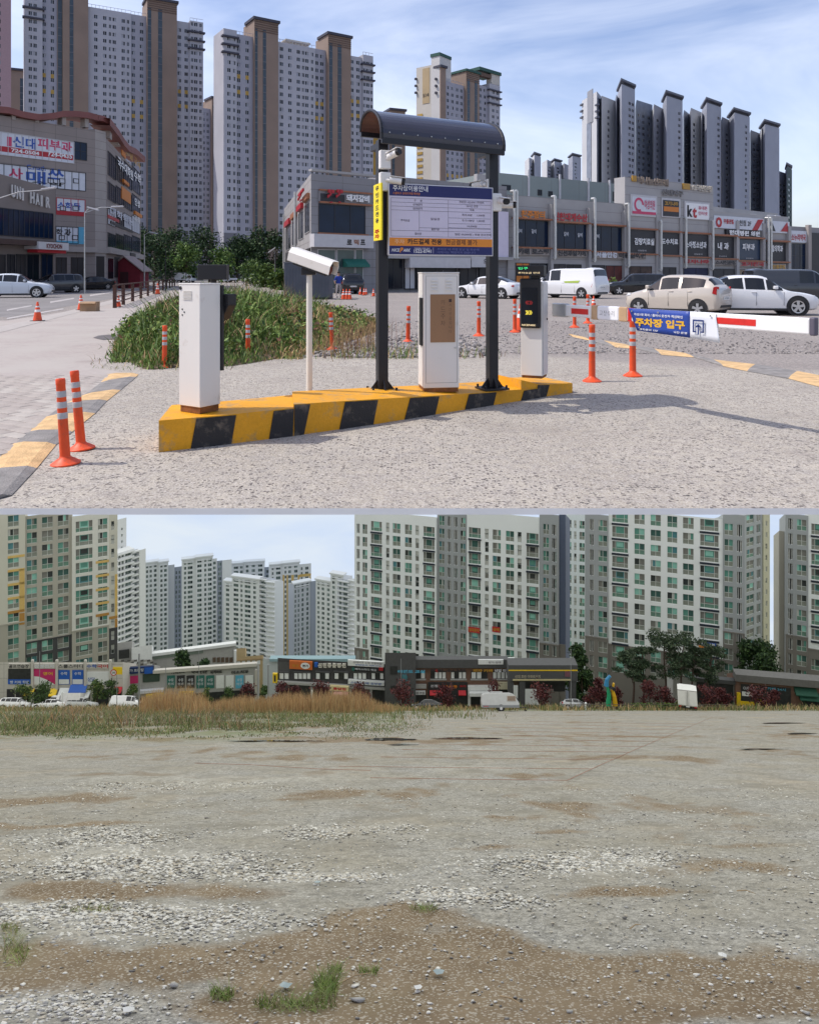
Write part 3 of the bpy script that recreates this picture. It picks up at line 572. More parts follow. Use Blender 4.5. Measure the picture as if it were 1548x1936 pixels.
# sign board
sp = Plane(734, 7.86, 932, 8.29); sb = thing('information_sign', 'parking fee information board, navy header and orange strip, between the portal posts', 'sign', sp.at(0, 2.44))
FR[sb.name] = Matrix.Translation(sp.at(0, 2.44)); HH = .769; Z1 = 2.444; Z0 = Z1 - HH; W_ = sp.u(932)
mb = MB(); sp.ubox(mb, 0, W_, Z0, Z1, -.045, 0); mb.build('sign_frame', mat('aluminium_frame', (.60, .58, .60), rough=.35, metal=.5, var=.05), sb, bevel=.004)
def band(a, b, m, name, u0=.012, u1=None, off=.003):
    mb = MB(); sp.ubox(mb, u0, u1 or W_ - .012, Z1 - HH * b, Z1 - HH * a, 0, off); return mb.build(name, m, sb)
band(.015, .175, NAVY, 'header_panel'); band(.175, .755, LAV, 'table_panel'); band(.755, .868, ORG, 'notice_strip'); band(.868, .985, NAVY, 'footer_panel')
GRY = mat('grey_ink', (.12, .10, .13), rough=.6, var=0); ORT = mat('orange_ink', (.65, .20, .05), rough=.6, var=0)
lines = MB()
def hl(v, u0=.03, u1=None): sp.ubox(lines, u0, u1 or W_ - .03, Z1 - HH * v - .0016, Z1 - HH * v + .0016, .003, .0042)
def vl(u, a, b): sp.ubox(lines, u - .0014, u + .0014, Z1 - HH * b, Z1 - HH * a, .003, .0042)
for v in (.205, .262, .318, .372, .735): hl(v)
hl(.655, .03); hl(.61, .35); hl(.46, .69); hl(.54, .69); hl(.60, .69); vl(.03, .205, .735); vl(W_ - .03, .205, .735); vl(.69, .205, .735); vl(.35, .372, .655)
lines.build('table_lines', GRY, sb)
def st(s, u, v, w, h, m=GRY, **kw): return text(s, sp.at(u, Z1 - HH * v, .0045), sp.U, (0, 0, 1), w, h, m, sb, **kw)
st('주차장이용안내', .05, .105, .40, .062, WHITE, bold=.015); st('스쿨파크 신대지구점 주차장', .05, .155, .31, .026, ORT)
for s, u, v, w in (('구      분', .27, .25, .09), ('상가방문객', .26, .305, .10), ('일반방문객', .26, .36, .10), ('주차요금', .13, .53, .095), ('일일권', .45, .50, .10), ('월정기권', .46, .645, .085), ('할인권', .28, .712, .07), ('전화번호 1522-0741 / 주차관리', .77, .245, .28), ('24시간 운영', .85, .30, .13), ('무료', .89, .355, .05), ('최초30분     1,000원', .80, .43, .26), ('추가10분당   1,000원', .80, .51, .26), ('10,000원', .86, .59, .11), ('일반 50,000원 / 회원 문의전화', .72, .71, .42)):
    st(s, u * W_ / 1.16, v, w * W_ / 1.16, .026)
st('카드결제 전용', .215, .845, .40, .062, INK, bold=.03); st('현금결제 불가', .66, .845, .38, .062, mat('brown_ink', (.16, .06, .03), var=0), bold=.02); st('주차', .07, .84, .11, .05, mat('pale_orange_ink', (.8, .55, .35), var=0), bold=0)
st('NICE', .035, .95, .085, .034, WHITE, shear=.25, bold=.02); st('P', .125, .96, .035, .052, ORG, shear=.25, bold=.04); st('ARK', .165, .95, .08, .034, WHITE, shear=.25, bold=.02)
st('고객센터 운영 안내', .29, .917, .18, .022, LAV); st('1522-0741', .29, .965, .20, .038, WHITE, bold=.02); BGI = mat('blue_grey_ink', (.12, .13, .30), var=0); st('주차장 내 차량 도난 및 파손에', .56, .925, .5, .026, BGI); st('대해서는 책임지지 않습니다', .56, .968, .46, .026, BGI); mbv = MB(); sp.ubox(mbv, .512, .515, Z1 - HH * .97, Z1 - HH * .885, .003, .0042); mbv.build('divider_line', LAV, sb)
# yellow hanging plate
yp = Plane(706, 7.98, 720, 7.72); YS = mat('yellow_plate', (.84, .66, .01), rough=.45, var=.04)
ys = thing('vertical_sign', 'narrow yellow vertical sign plate fixed to the left portal post', 'sign', yp.at(0, 2.0)); FR[ys.name] = Matrix.Translation(yp.at(0, 2.0)); wY = yp.u(720)
mb = MB(); yp.ubox(mb, 0, wY, 1.83, 2.43, -.02, 0); mb.build('sign_plate', YS, ys, bevel=.003)
for k, s in enumerate('무인카드전용'): text(s, yp.at(wY * .3, 2.355 - k * .068, .002), yp.U, (0, 0, 1), wY * .42, .05, INK, ys, bold=.03)
for s, z in (('주', 1.90), ('차', 1.85)): text(s, yp.at(wY * .2, z, .002), yp.U, (0, 0, 1), wY * .6, .045, REDLAMP, ys, bold=.05)
# ================================================================== delineator posts and cones
def bollard_proto():
    t = thing('delineator_post', '', 'bollard', local=True)
    mb = MB(); mb.lathe([(.125, 0), (.125, .012), (.10, .028), (.05, .06), (.044, .075)], 18); mb.build('base_flange', ORANGE, t, smooth=40)
    mb = MB(); mb.lathe([(.044, .07), (.039, .70), (.041, .705), (.041, .745), (.036, .755), (.018, .755), (.016, .74)], 18); mb.build('post_body', ORANGE, t, smooth=40)
    for z in (.62, .525, .43):
        mb = MB(); r = .044 - .005 * (z - .07) / .63 + .0016; mb.lathe([(r - .001, z - .027), (r, z - .026), (r, z + .026), (r - .001, z + .027)], 18); mb.build('reflective_band', REFL, t, smooth=40)
    return t
bp0 = bollard_proto(); first = True
BGRP = 'orange delineator posts'
for x, yb, yt, lab, lx in ((124, 881, 719, 'orange post with three grey bands, foremost of the pair by the left speed hump', -5.5), (154, 853, 704, 'orange post with three grey bands, just behind the foremost one by the left speed hump', -9),
        (311, 697, 617, 'orange post at the grass edge left of the white barrier cabinet', 0), (469, 681, 605, 'orange post with dried weeds at its foot right of the near white cabinet', -1), (628, 663, 592, 'leaning orange post between dry grass and rubble right of the camera pole', -4),
        (771, 649, 580, 'orange post leaning at the gravel edge left of the payment cabinet', 2), (905, 637, 571, 'orange post on the gravel edge between payment cabinet and right portal post', 0), (973, 630, 567, 'orange post with grey bands beside the tall cone left of the display', 0),
        (1086, 621, 562, 'nearer orange post behind the left end of the barrier arm', 0), (1111, 613, 558, 'farther orange post behind the barrier arm, close to a cone and the van', 0),
        (1119, 725, 617, 'orange post nearest the yellow end of the kerb island in front of the arm', 0), (1196, 715, 607, 'orange post standing in front of the banner on the arm', 0)):
    P = ga(x, yb - 4 if yb > 700 else yb - 2); s = (yb - yt) / F * P.y / .755; e = (R(random.uniform(-1, 1)), R(lx), random.random() * 6)
    m_ = Matrix.Rotation(R(lx) * .6, 3, 'Y') @ Matrix.Rotation(R(random.uniform(-1.5, 1.5)), 3, 'X')
    if first: bp0.location = P; bp0.scale = (s,) * 3; bp0.rotation_euler = m_.to_euler(); setp(bp0, lab, group=BGRP); first = False
    else: dup(bp0, P, label=lab, group=BGRP, scale=(max(s, .8),) * 2 + (s,), euler=m_.to_euler())
def cone_proto():
    t = thing('traffic_cone', '', 'traffic cone', local=True)
    mb = MB(); mb.box(-.19, .19, -.19, .19, 0, .03); mb.build('base', RUBBER, t, bevel=.01)
    mb = MB(); mb.lathe([(.155, .03, 0), (.10, .33, 1), (.086, .42, 0), (.066, .50, 1), (.058, .55, 0), (.03, .69, 0), (.022, .70, 0)], 20); mb.build('cone_body', [ORANGE, CONEW], t, smooth=40)
    return t
cp = cone_proto(); first = True
for x, yb, yt, lab in ((71, 608, 571, 'orange cone with one white band, nearest one on the street edge'), (153, 587, 558, 'orange cone with white bands next to a small carton at the kerb'), (224, 581, 559, 'orange cone standing behind the brown railing\'s first post'), (298, 557, 536, 'orange cone far along the brown railing, near the grass'),
        (985, 627, 572, 'tall orange cone with one white band beside the black display'), (1122, 585, 560, 'orange cone behind the arm near the white van\'s rear wheel'), (1238, 592, 562, 'orange cone with white bands in front of the beige hatchback'),
        (649, 567, 547, 'left cone of the three bunched by the person in blue'), (655, 567, 547, 'middle cone of the three bunched by the person in blue'), (661, 567, 547, 'right cone of the three bunched by the person in blue'),
        (681, 558, 544, 'first cone of the far row right of the dark parked car'), (688, 559, 545, 'second cone of the far row right of the dark parked car'), (692, 558, 545, 'third cone of the far row right of the dark parked car'), (706, 561, 546, 'cone standing apart right beside the left portal post')):
    P = ga(x, yb - 1); s = (yb - yt) / F * P.y / .70
    if first: cp.location = P; cp.scale = (s,) * 3; setp(cp, lab, group='orange traffic cones'); first = False
    else: dup(cp, P, random.random(), lab, 'orange traffic cones', s)
P = ga(170, 588); mb = MB(); mb.box(P.x - .33, P.x + .33, P.y - .2, P.y + .2, 0, .40); mb.quad((P.x - .33, P.y - .2, .401), (P.x + .33, P.y - .2, .401), (P.x + .36, P.y - .36, .33), (P.x - .30, P.y - .36, .33)); setp(mb.build('cardboard_box', mat('cardboard', (.33, .21, .12), rough=.85, var=.1)), 'small brown carton beside an orange cone at the kerb', 'box')
# ================================================================== UPPER LOT: apartment towers
TW = mat('tower_white_panel', (.40, .40, .44), rough=.8, var=.07, scale=.09); TW2 = mat('tower_grey_white_panel', (.33, .33, .38), rough=.8, var=.07, scale=.09)
TAN = mat('tower_tan_cladding', (.25, .185, .148), rough=.8, var=.10, scale=.12); TANR = mat('tower_ribbed_brown', (.13, .085, .065), rough=.8, var=.1, scale=.3)
TGL = mat('tower_stair_glazing', (.045, .065, .085), rough=.25, var=.2, scale=.5); TBAND = mat('tower_dark_ledge', (.055, .055, .075), rough=.7, var=.05)
TYEL = mat('tower_ochre_panel', (.42, .27, .065), rough=.8, var=.1, scale=.2); TGRY = mat('tower_grey_base', (.16, .16, .18), rough=.8, var=.08, scale=.2)
TLIT = mat('tower_pale_cream', (.50, .47, .42), rough=.8, var=.06, scale=.1); TCAP = mat('dark_green_roof_cap', (.02, .075, .06), rough=.6, var=.1)
PANES = [mat('tower_pane_dark', (.012, .014, .02), rough=.15, var=0), mat('tower_pane_mid', (.07, .085, .11), rough=.2, var=0), mat('tower_pane_pale', (.28, .29, .33), rough=.3, var=0), mat('window_frame_white', (.5, .5, .52), rough=.5, var=0)]
def body(mb, pl, u0, u1, z0, z1, p, dep, m=0, top_m=None, drop=0.0):
    """sides, back and roof behind a front plane (the front itself is laid by facade)"""
    f = [pl.at(u0, z0, p), pl.at(u1, z0, p), pl.at(u1, z1, p), pl.at(u0, z1, p)]; k = [pl.at(u0, z0 - drop, p - dep), pl.at(u1, z0 - drop, p - dep), pl.at(u1, z1 - drop, p - dep), pl.at(u0, z1 - drop, p - dep)]
    mb.quad(f[1], k[1], k[2], f[2], m); mb.quad(k[0], f[0], f[3], k[3], m); mb.quad(f[3], f[2], k[2], k[3], m if top_m is None else top_m); mb.quad(k[1], k[0], k[3], k[2], m)
def small_panes(pb, pl, off, dep, rnd):
    def win(ci, ri, ua, ub, za, zb):
        o = off - dep + .01; w = ub - ua; a = .5 + .08 * (rnd.random() - .5); m1, m2 = (0, rnd.choice((0, 1, 1, 2))) if rnd.random() < .75 else (rnd.choice((1, 2)), 0)
        um = ua + w * a
        pb.quad(pl.at(ua, za, o), pl.at(um, za, o), pl.at(um, zb, o), pl.at(ua, zb, o), m1); pb.quad(pl.at(um, za, o), pl.at(ub, za, o), pl.at(ub, zb, o), pl.at(um, zb, o), m2)
        pl.ubox(pb, um - .04, um + .04, za, zb, o, o + .05, 3)
    return win
def tower(name, label, pl, secs, z0=0.0, sh=2.6, first=1.0, wh=1.25, dep=.16, group=None, cat='apartment tower'):
    rnd = random.Random(label); t = thing(name, label, cat, pl.at(pl.W / 2, z0), group); FR[t.name] = Matrix.Translation(pl.at(pl.W / 2, z0)); pb = MB()
    for s in secs:
        x0, x1, top = s['x']; xm = (x0 + x1) / 2; u0, u1, z1 = pl.u(x0), pl.u(x1), pl.z(xm, top); p = s.get('p', 0); D = s.get('d', 10); mb = MB()
        cols = sorted([(pl.u(a), pl.u(b)) for a, b in s.get('win', [])]); n = max(0, int((z1 - z0 - first - wh - .5) / sh) + 1) if cols else 0
        rows = [(z0 + first + k * sh, z0 + first + k * sh + wh) for k in range(n)]
        lo = s.get('low', 0); smf = None
        facade(mb, pl, u0, u1, z0, z1, cols, rows, dep, p, 0, small_panes(pb, pl, p, dep, rnd) if cols else None, sm=(lambda ci, ri: 1 if (ri in s.get('bands', ()) or ri < lo) else 0))
        body(mb, pl, u0, u1, z0, z1, p, D)
        o = mb.build(s.get('n', 'wall_bay'), [s.get('m', TW), s.get('m2', TYEL)], t)
        for a, b in s.get('strip', []):
            m2 = MB(); ua, ub = pl.u(a), pl.u(b); pl.ubox(m2, ua, ub, z0 + .5, z1 - s.get('sg', 3.0), p, p + .06, 0)
            for k in range(int((z1 - z0 - 4) / sh)): pl.ubox(m2, ua, ub, z0 + .8 + k * sh, z0 + 1.05 + k * sh, p + .06, p + .11, 1)
            m2.build('glazing_strip', [TGL, mat('glazing_spandrel', (.12, .13, .15), var=0)], t)
        if s.get('cap'): m2 = MB(); pl.ubox(m2, u0 - .5, u1 + .5, z1, z1 + .9, p - D * .8, p + .6); m2.build('roof_cap', s.get('capm', TBAND), t)
        if s.get('rib'):
            m2 = MB()
            for k in range(5): pl.ubox(m2, u0, u1, z1 - .8 - k * .75, z1 - .45 - k * .75, p, p + .12)
            m2.build('louvre_band', TANR, t)
        for y in s.get('ledge', []): m2 = MB(); zz = pl.z(xm, y); pl.ubox(m2, u0 - .6, u1 + .6, zz, zz + .55, p - 1.0, p + .7); m2.build('ledge', TBAND, t)
        if s.get('base'):
            m2 = MB(); zz = pl.z(xm, s['base']); pl.ubox(m2, u0 + .02, u1 - .02, z0, zz, p - .3, p + .08); m2.build('base_cladding', TGRY, t)
        if s.get('rail'):
            m2 = MB()
            for k in range(int((u1 - u0) / 1.2)): pl.ubox(m2, u0 + k * 1.2, u0 + k * 1.2 + .1, z1, z1 + 1.0, p - .2, p - .1)
            pl.ubox(m2, u0, u1, z1 + .95, z1 + 1.05, p - .22, p - .08); m2.build('roof_railing', TW, t)
        if s.get('och'):
            m2 = MB(); ya, yb = s['och']; pl.ubox(m2, u0, u1, pl.z(xm, yb), pl.z(xm, ya), p - .05, p + .05)
            if not cols: m2.build('ochre_panel', TYEL, t)
    if pb.v: pb.build('windows', PANES, t, kind='stuff')
    return t
W6 = lambda *xs: [(x, x + 6.2) for x in xs]
W4 = lambda *xs: [(x, x + 4.2) for x in xs]
T1 = Plane(50, 242, 383, 270)
tower('apartment_tower', 'tallest grey white apartment tower with tan stair cores behind the left corner shops', T1, [
    dict(x=(46, 80, -18), p=1.0, win=W6(54, 63), ledge=(18, 37), rail=1), dict(x=(80, 108, -12), win=W6(80.5, 96), bands=(24, 26), m=TW2),
    dict(x=(108, 118, -20), p=.6, m=TAN, strip=[(109, 117)], n='stair_core'), dict(x=(118, 166, -34), p=1.4, m=TAN, strip=[(131, 138)], n='stair_core', rib=1, cap=1),
    dict(x=(166, 248, 18), win=W6(178, 195, 213, 230) + W4(206, 240), rail=1), dict(x=(248, 277, 27), p=-.5, win=W6(249.5, 265), bands=(22, 24), m=TW2, low=2, rail=1),
    dict(x=(277, 333, 4), p=1.4, m=TAN, strip=[(278, 284.5), (297.5, 305)], n='stair_core', rib=1, cap=1),
    dict(x=(333, 358, 40), win=W6(336, 349), bands=(24, 26), low=2, base=458), dict(x=(358, 383, 41), p=.9, win=W6(366) + W4(360, 376), ledge=(63, 79, 94), low=2, base=440, rail=1)], 0)
T3 = Plane(422, 243, 703, 274)
tower('apartment_tower', 'second grey white apartment tower with two tan stair cores and rooftop pergola, centre left', T3, [
    dict(x=(421, 446, 56), p=.9, win=W6(428) + W4(439), ledge=(72, 87, 102), low=2, base=440), dict(x=(446, 478, 66), win=W6(448, 464), bands=(24, 26), m=TW2, low=2, base=457, rail=1),
    dict(x=(478, 523, 42), p=1.4, m=TAN, strip=[(479, 484), (494, 500)], n='stair_core', rib=1, cap=1),
    dict(x=(523, 596, 84), win=W6(529, 545, 561, 577) + W4(571, 588), rail=1, low=1), dict(x=(596, 617, 92), p=-.5, win=W6(596.5, 606.5), m=TW2, bands=(22, 24)),
    dict(x=(617, 660, 70), p=1.4, m=TAN, strip=[(619, 625), (635, 642)], n='stair_core', rib=1, cap=1),
    dict(x=(660, 684, 106), win=W6(662, 673.5), bands=(23, 25)), dict(x=(684, 703, 105), p=.9, win=W6(690) + W4(684.5, 698), ledge=(124, 138, 153), rail=1)], 0)
t3 = [o for o in COL.objects if o.get('label', '').startswith('second grey white')][0]
mb = MB(); zz = T3.z(570, 74)
for x in (550, 560, 570, 580, 591): T3.box(mb, x, x + 1.5, 74, 90, -4, -3.7)
T3.box(mb, 547, 594, 72, 75, -7, -3); mb.build('roof_pergola', TLIT, t3)
tower('apartment_tower', 'narrow tan sliver of a tower at the far left behind the tallest one', Plane(13, 300, 52, 303), [dict(x=(20, 50, 133), m=TAN, strip=[(38, 44)], cap=1), dict(x=(-20, 20, 150), m=TW2, win=W4(12), low=0)], 0)
tower('apartment_tower', 'pinkish end wall of a tower cut by the left picture edge', Plane(-60, 230, 23, 236), [dict(x=(-60, 21, -30), m=mat('pinkish_panel', (.36, .24, .26), var=.06), win=W6(-40, -20, -5))], 0)
tower('apartment_tower', 'lower tan and pale tower glimpsed between the two tallest left towers', Plane(372, 330, 424, 338), [dict(x=(378, 398, 204), win=W4(383, 391), m=TW2, low=2), dict(x=(398, 424, 188), p=1.5, m=TAN, strip=[(400, 404), (412, 416)], cap=1, n='stair_core')], 0)
tower('apartment_tower', 'low ochre striped tower behind the canopy of the portal', Plane(698, 300, 765, 306), [dict(x=(697, 714, 236), m=TYEL, p=.4, och=None), dict(x=(714, 736, 211), win=W4(718, 727), m=TW), dict(x=(736, 764, 210), p=1.2, m=TAN, strip=[(739, 744)], cap=1, n='stair_core')], 0)
T4a = Plane(787, 300, 831, 293); T4b = Plane(831, 293, 942, 318)
t4 = tower('apartment_tower', 'slim tower with sunlit cream end wall and open green capped roof frame, centre', T4b, [
    dict(x=(831, 841, 128), p=.5, m=TAN, d=12, cap=1, n='stair_core'), dict(x=(841, 877, 157), win=W4(844, 853, 862, 870), m=TW2, d=12, rail=1, bands=(14, 16)), dict(x=(877, 902, 138), p=1.2, m=TAN, strip=[(879, 884), (893, 898)], rib=1, d=12, cap=1, capm=TCAP, n='stair_core'),
    dict(x=(902, 922, 161), win=W4(906, 914), m=TW2, d=12), dict(x=(922, 942, 160), p=.9, win=W4(927, 935), ledge=(173, 186, 198), d=12, m=TW)], 0)
mb = MB(); T4b.box(mb, 902, 943, 132, 138, -9, 1.4); mb.build('roof_beam', TCAP, t4); mb = MB(); T4b.box(mb, 926, 942, 138.5, 160, -2, .8); mb.build('roof_screen', TLIT, t4); mb = MB(); T4b.box(mb, 902, 926, 138.5, 145, -1, .9); mb.build('louvre_band', TANR, t4)
for x0, x1, top, m_, nm in ((787, 815, 125, TLIT, 'end_wall'), (815, 831, 101, mat('tower_pale_grey', (.52, .51, .50), var=.05, scale=.1), 'end_wall')):
    mb = MB(); u0, u1 = T4a.u(x0), T4a.u(x1); z1 = T4a.z((x0 + x1) / 2, top); facade(mb, T4a, u0, u1, 0, z1, [], [], .1); body(mb, T4a, u0, u1, 0, z1, 0, 8); mb.build(nm, m_, t4)
mb = MB(); T4a.box(mb, 814, 832, 100, 106, -8, .3); mb.build('roof_cap', TCAP, t4)
for k in range(11):
    mb = MB(); T4a.box(mb, 789, 799, 215 + k * 12, 220 + k * 12, 0, .25); mb.build('balcony_slab', TYEL, t4)
mb = MB(); T4a.box(mb, 799, 812, 128, 195, .0, .15); mb.build('gable_panel', mat('tower_sand_panel', (.40, .30, .17), var=.08, scale=.2), t4)
T4a.text('514', 800, 811, 176, 183, .2, INK, t4, bold=.03)
for k in (147, 160, 173):
    for x in (785.5, 823.5):
        mb = MB(); T4a.box(mb, x, x + 3, k, k + 4, .0, .8); mb.build('ledge', TBAND, t4)
# the blue grey cluster on the right: panel colours paint in lit left and shaded right flanks, tall lift cores with flat caps
BW = mat('cluster_pale_panel', (.50, .51, .53), rough=.8, var=.05, scale=.1); BG = mat('cluster_blue_grey_panel', (.32, .34, .40), rough=.8, var=.06, scale=.1); BD = mat('cluster_dark_bay', (.19, .215, .27), rough=.4, var=.2, scale=.3); CAPM = mat('cluster_cap', (.12, .13, .165), rough=.7, var=.05)  # dark bay colour also holds the shade of the recesses between cores
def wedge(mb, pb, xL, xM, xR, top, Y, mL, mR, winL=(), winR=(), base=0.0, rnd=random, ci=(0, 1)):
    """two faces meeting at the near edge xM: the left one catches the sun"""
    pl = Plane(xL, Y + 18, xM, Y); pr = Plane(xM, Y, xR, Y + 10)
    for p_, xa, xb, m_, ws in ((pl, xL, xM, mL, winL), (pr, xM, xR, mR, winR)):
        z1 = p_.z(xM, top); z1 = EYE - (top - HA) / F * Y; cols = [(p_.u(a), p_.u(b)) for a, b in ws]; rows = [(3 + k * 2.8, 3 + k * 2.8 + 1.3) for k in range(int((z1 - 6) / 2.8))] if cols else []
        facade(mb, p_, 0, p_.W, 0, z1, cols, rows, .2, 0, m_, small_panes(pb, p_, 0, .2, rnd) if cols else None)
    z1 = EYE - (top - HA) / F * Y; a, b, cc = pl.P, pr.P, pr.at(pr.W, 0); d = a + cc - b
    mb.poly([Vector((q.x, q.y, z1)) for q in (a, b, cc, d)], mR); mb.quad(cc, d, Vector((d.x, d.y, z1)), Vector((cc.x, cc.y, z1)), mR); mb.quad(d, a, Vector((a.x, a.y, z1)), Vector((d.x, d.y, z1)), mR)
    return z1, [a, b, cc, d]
def cluster(label, parts, Y):
    rnd = random.Random(label); xm = (parts[0][0] + parts[-1][2]) / 2; b = pt(xm, HA, Y); t = thing('apartment_tower', label, 'apartment tower', (b.x, b.y, 0), 'blue grey towers behind the mall'); pb = MB()
    for (xL, xM, xR, top, dY, mL, mR, wL, wR, cap) in parts:
        mb = MB(); z1, q = wedge(mb, pb, xL, xM, xR, top, Y + dY, 0, 1, wL, wR, rnd=rnd); mb.build('lift_core' if cap else 'wall_bay', [mL, mR], t)
        if cap:
            m2 = MB(); ce = sum(q, Vector()) / 4; m2.prism([Vector((p.x, p.y, z1 + 1.3)) + (p - ce) * .14 for p in q], (0, 0, .9)); m2.prism([Vector((p.x, p.y, z1)) - (p - ce) * .25 for p in q], (0, 0, 1.3)); m2.build('roof_cap', CAPM, t)
    if pb.v: pb.build('windows', PANES, t, kind='stuff')
    return t
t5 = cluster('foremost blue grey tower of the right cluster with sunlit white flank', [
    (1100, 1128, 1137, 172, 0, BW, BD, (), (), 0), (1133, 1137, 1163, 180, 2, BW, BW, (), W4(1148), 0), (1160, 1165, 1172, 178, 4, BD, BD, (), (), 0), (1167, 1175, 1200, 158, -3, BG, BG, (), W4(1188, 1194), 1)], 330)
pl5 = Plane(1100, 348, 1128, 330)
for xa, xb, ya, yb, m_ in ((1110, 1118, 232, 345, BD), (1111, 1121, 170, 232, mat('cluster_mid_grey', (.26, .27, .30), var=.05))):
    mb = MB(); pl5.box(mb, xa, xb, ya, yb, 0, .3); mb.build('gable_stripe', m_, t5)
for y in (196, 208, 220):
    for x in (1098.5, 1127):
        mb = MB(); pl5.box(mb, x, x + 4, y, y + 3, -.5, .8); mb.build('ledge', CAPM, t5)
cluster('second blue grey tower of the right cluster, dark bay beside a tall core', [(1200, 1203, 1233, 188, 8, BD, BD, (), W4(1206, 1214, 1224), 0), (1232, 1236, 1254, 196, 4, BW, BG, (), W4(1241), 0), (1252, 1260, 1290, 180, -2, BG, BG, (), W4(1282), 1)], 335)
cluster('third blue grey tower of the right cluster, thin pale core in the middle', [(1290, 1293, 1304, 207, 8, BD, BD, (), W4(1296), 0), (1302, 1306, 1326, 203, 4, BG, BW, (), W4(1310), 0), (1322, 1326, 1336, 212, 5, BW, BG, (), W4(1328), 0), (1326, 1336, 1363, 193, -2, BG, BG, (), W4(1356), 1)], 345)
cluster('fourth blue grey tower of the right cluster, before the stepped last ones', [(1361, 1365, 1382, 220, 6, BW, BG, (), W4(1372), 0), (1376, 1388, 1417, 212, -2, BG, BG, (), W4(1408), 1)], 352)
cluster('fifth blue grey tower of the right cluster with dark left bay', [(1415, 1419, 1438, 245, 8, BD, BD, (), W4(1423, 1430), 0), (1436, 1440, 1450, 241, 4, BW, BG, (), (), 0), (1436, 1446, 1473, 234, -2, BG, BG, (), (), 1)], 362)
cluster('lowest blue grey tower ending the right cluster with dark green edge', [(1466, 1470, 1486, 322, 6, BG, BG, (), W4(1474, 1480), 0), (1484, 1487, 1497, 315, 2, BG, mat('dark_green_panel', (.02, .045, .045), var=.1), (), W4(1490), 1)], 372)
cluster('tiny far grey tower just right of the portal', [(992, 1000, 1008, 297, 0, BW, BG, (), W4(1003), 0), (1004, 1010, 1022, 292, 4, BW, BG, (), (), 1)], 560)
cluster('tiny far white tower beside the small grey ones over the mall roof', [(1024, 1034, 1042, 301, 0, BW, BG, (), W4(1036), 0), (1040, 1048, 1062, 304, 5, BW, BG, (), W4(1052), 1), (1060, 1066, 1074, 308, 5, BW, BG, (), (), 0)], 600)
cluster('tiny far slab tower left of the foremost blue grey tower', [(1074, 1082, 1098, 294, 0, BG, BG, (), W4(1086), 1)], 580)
# ================================================================== UPPER LOT: shops
STONE = mat('warm_grey_stone_cladding', (.275, .235, .215), rough=.75, var=.08, scale=.5, streak=.4); STONE2 = mat('pale_stone_cladding', (.36, .325, .30), rough=.75, var=.07, scale=.5)
RAILR = mat('red_brown_roof_band', (.21, .075, .065), rough=.55, var=.15, scale=.6); PALE = mat('pale_shop_fascia', (.52, .51, .52), rough=.55, var=.05); RIM = mat('orange_brown_trim', (.33, .135, .07), rough=.6, var=.1, scale=2)
SIGNR = mat('sign_red', (.42, .02, .03), rough=.45, var=.05); SIGNB = mat('sign_blue', (.03, .09, .36), rough=.45, var=.05); PINK = mat('sign_pink', (.55, .05, .13), rough=.45, var=.05); CYAN = mat('sign_cyan', (.10, .38, .55), rough=.45, var=.05)
FILM = mat('white_window_film', (.60, .62, .67), rough=.4, var=.05); DARKSHOP = mat('dark_shop_interior', (.028, .026, .028), rough=.5, var=.3, scale=.6); GOLD = mat('sign_gold', (.42, .23, .03), rough=.4, var=.05); SIGNK = mat('dark_sign_fascia', (.03, .03, .035), rough=.5, var=.1); OCH = mat('sign_orange', (.60, .19, .02), rough=.45, var=.05)
BK = mat('steel_pipe_pale', (.52, .52, .50), rough=.35, var=.1, metal=.4)
def joints(mb, pl, u0, u1, z0, z1, du, dz, off=.0, g=.012):
    z = z0 + dz
    while z < z1: pl.ubox(mb, u0, u1, z - g, z + g, off - .02, off + .004); z += dz
    u = u0 + du
    while u < u1: pl.ubox(mb, u - g, u + g, z0, z1, off - .02, off + .004); u += du
def window_px(pl, x0, x1, ya, yb, t, pane, nx=2, rec=.12, frame=None, nz_=1, proud=.02, name='window'):
    """a framed window with nx sashes; the pane is a sub-part"""
    xc = (x0 + x1) / 2; u0, u1, z0, z1 = pl.u(x0), pl.u(x1), pl.z(xc, yb), pl.z(xc, ya); mb = MB(); b = .06
    for a, bb in ((u0, u0 + b), (u1 - b, u1)): pl.ubox(mb, a, bb, z0, z1, -.02, proud + .05)
    for a, bb in ((z0, z0 + b), (z1 - b, z1)): pl.ubox(mb, u0 + b, u1 - b, a, bb, -.02, proud + .05)
    for k in range(1, nx): u = u0 + (u1 - u0) * k / nx; pl.ubox(mb, u - .025, u + .025, z0 + b, z1 - b, -.02, proud + .035)
    for k in range(1, nz_): z = z0 + (z1 - z0) * k / nz_; pl.ubox(mb, u0 + b, u1 - b, z - .025, z + .025, -.021, proud + .034)
    w = mb.build(name, frame or SIGNK, t); m2 = MB(); pl.ubox(m2, u0 + b * .5, u1 - b * .5, z0 + b * .5, z1 - b * .5, -.015, proud); m2.build('pane', pane, w); return w
def slab(pl, x0, x1, ya, yb, o0, o1, m, t, name, **kw):
    mb = MB(); pl.box(mb, x0, x1, ya, yb, o0, o1); return mb.build(name, m, t, **kw)
def wall(pl, x0, x1, ytop, t, m, dep=10, z0=0.0, name='wall', p=0.0, ju=None):
    mb = MB(); u0, u1 = pl.u(x0), pl.u(x1); z1 = pl.z((x0 + x1) / 2, ytop); facade(mb, pl, u0, u1, z0, z1, [], [], .1, p); body(mb, pl, u0, u1, z0, z1, p, dep); o = mb.build(name, m, t)
    if ju: m2 = MB(); joints(m2, pl, u0, u1, z0, z1, ju[0], ju[1], p); setp(m2.build('cladding_joints', mat('joint_shadow_gap', (.12, .10, .095), var=0), t), kind='stuff')
    return z1
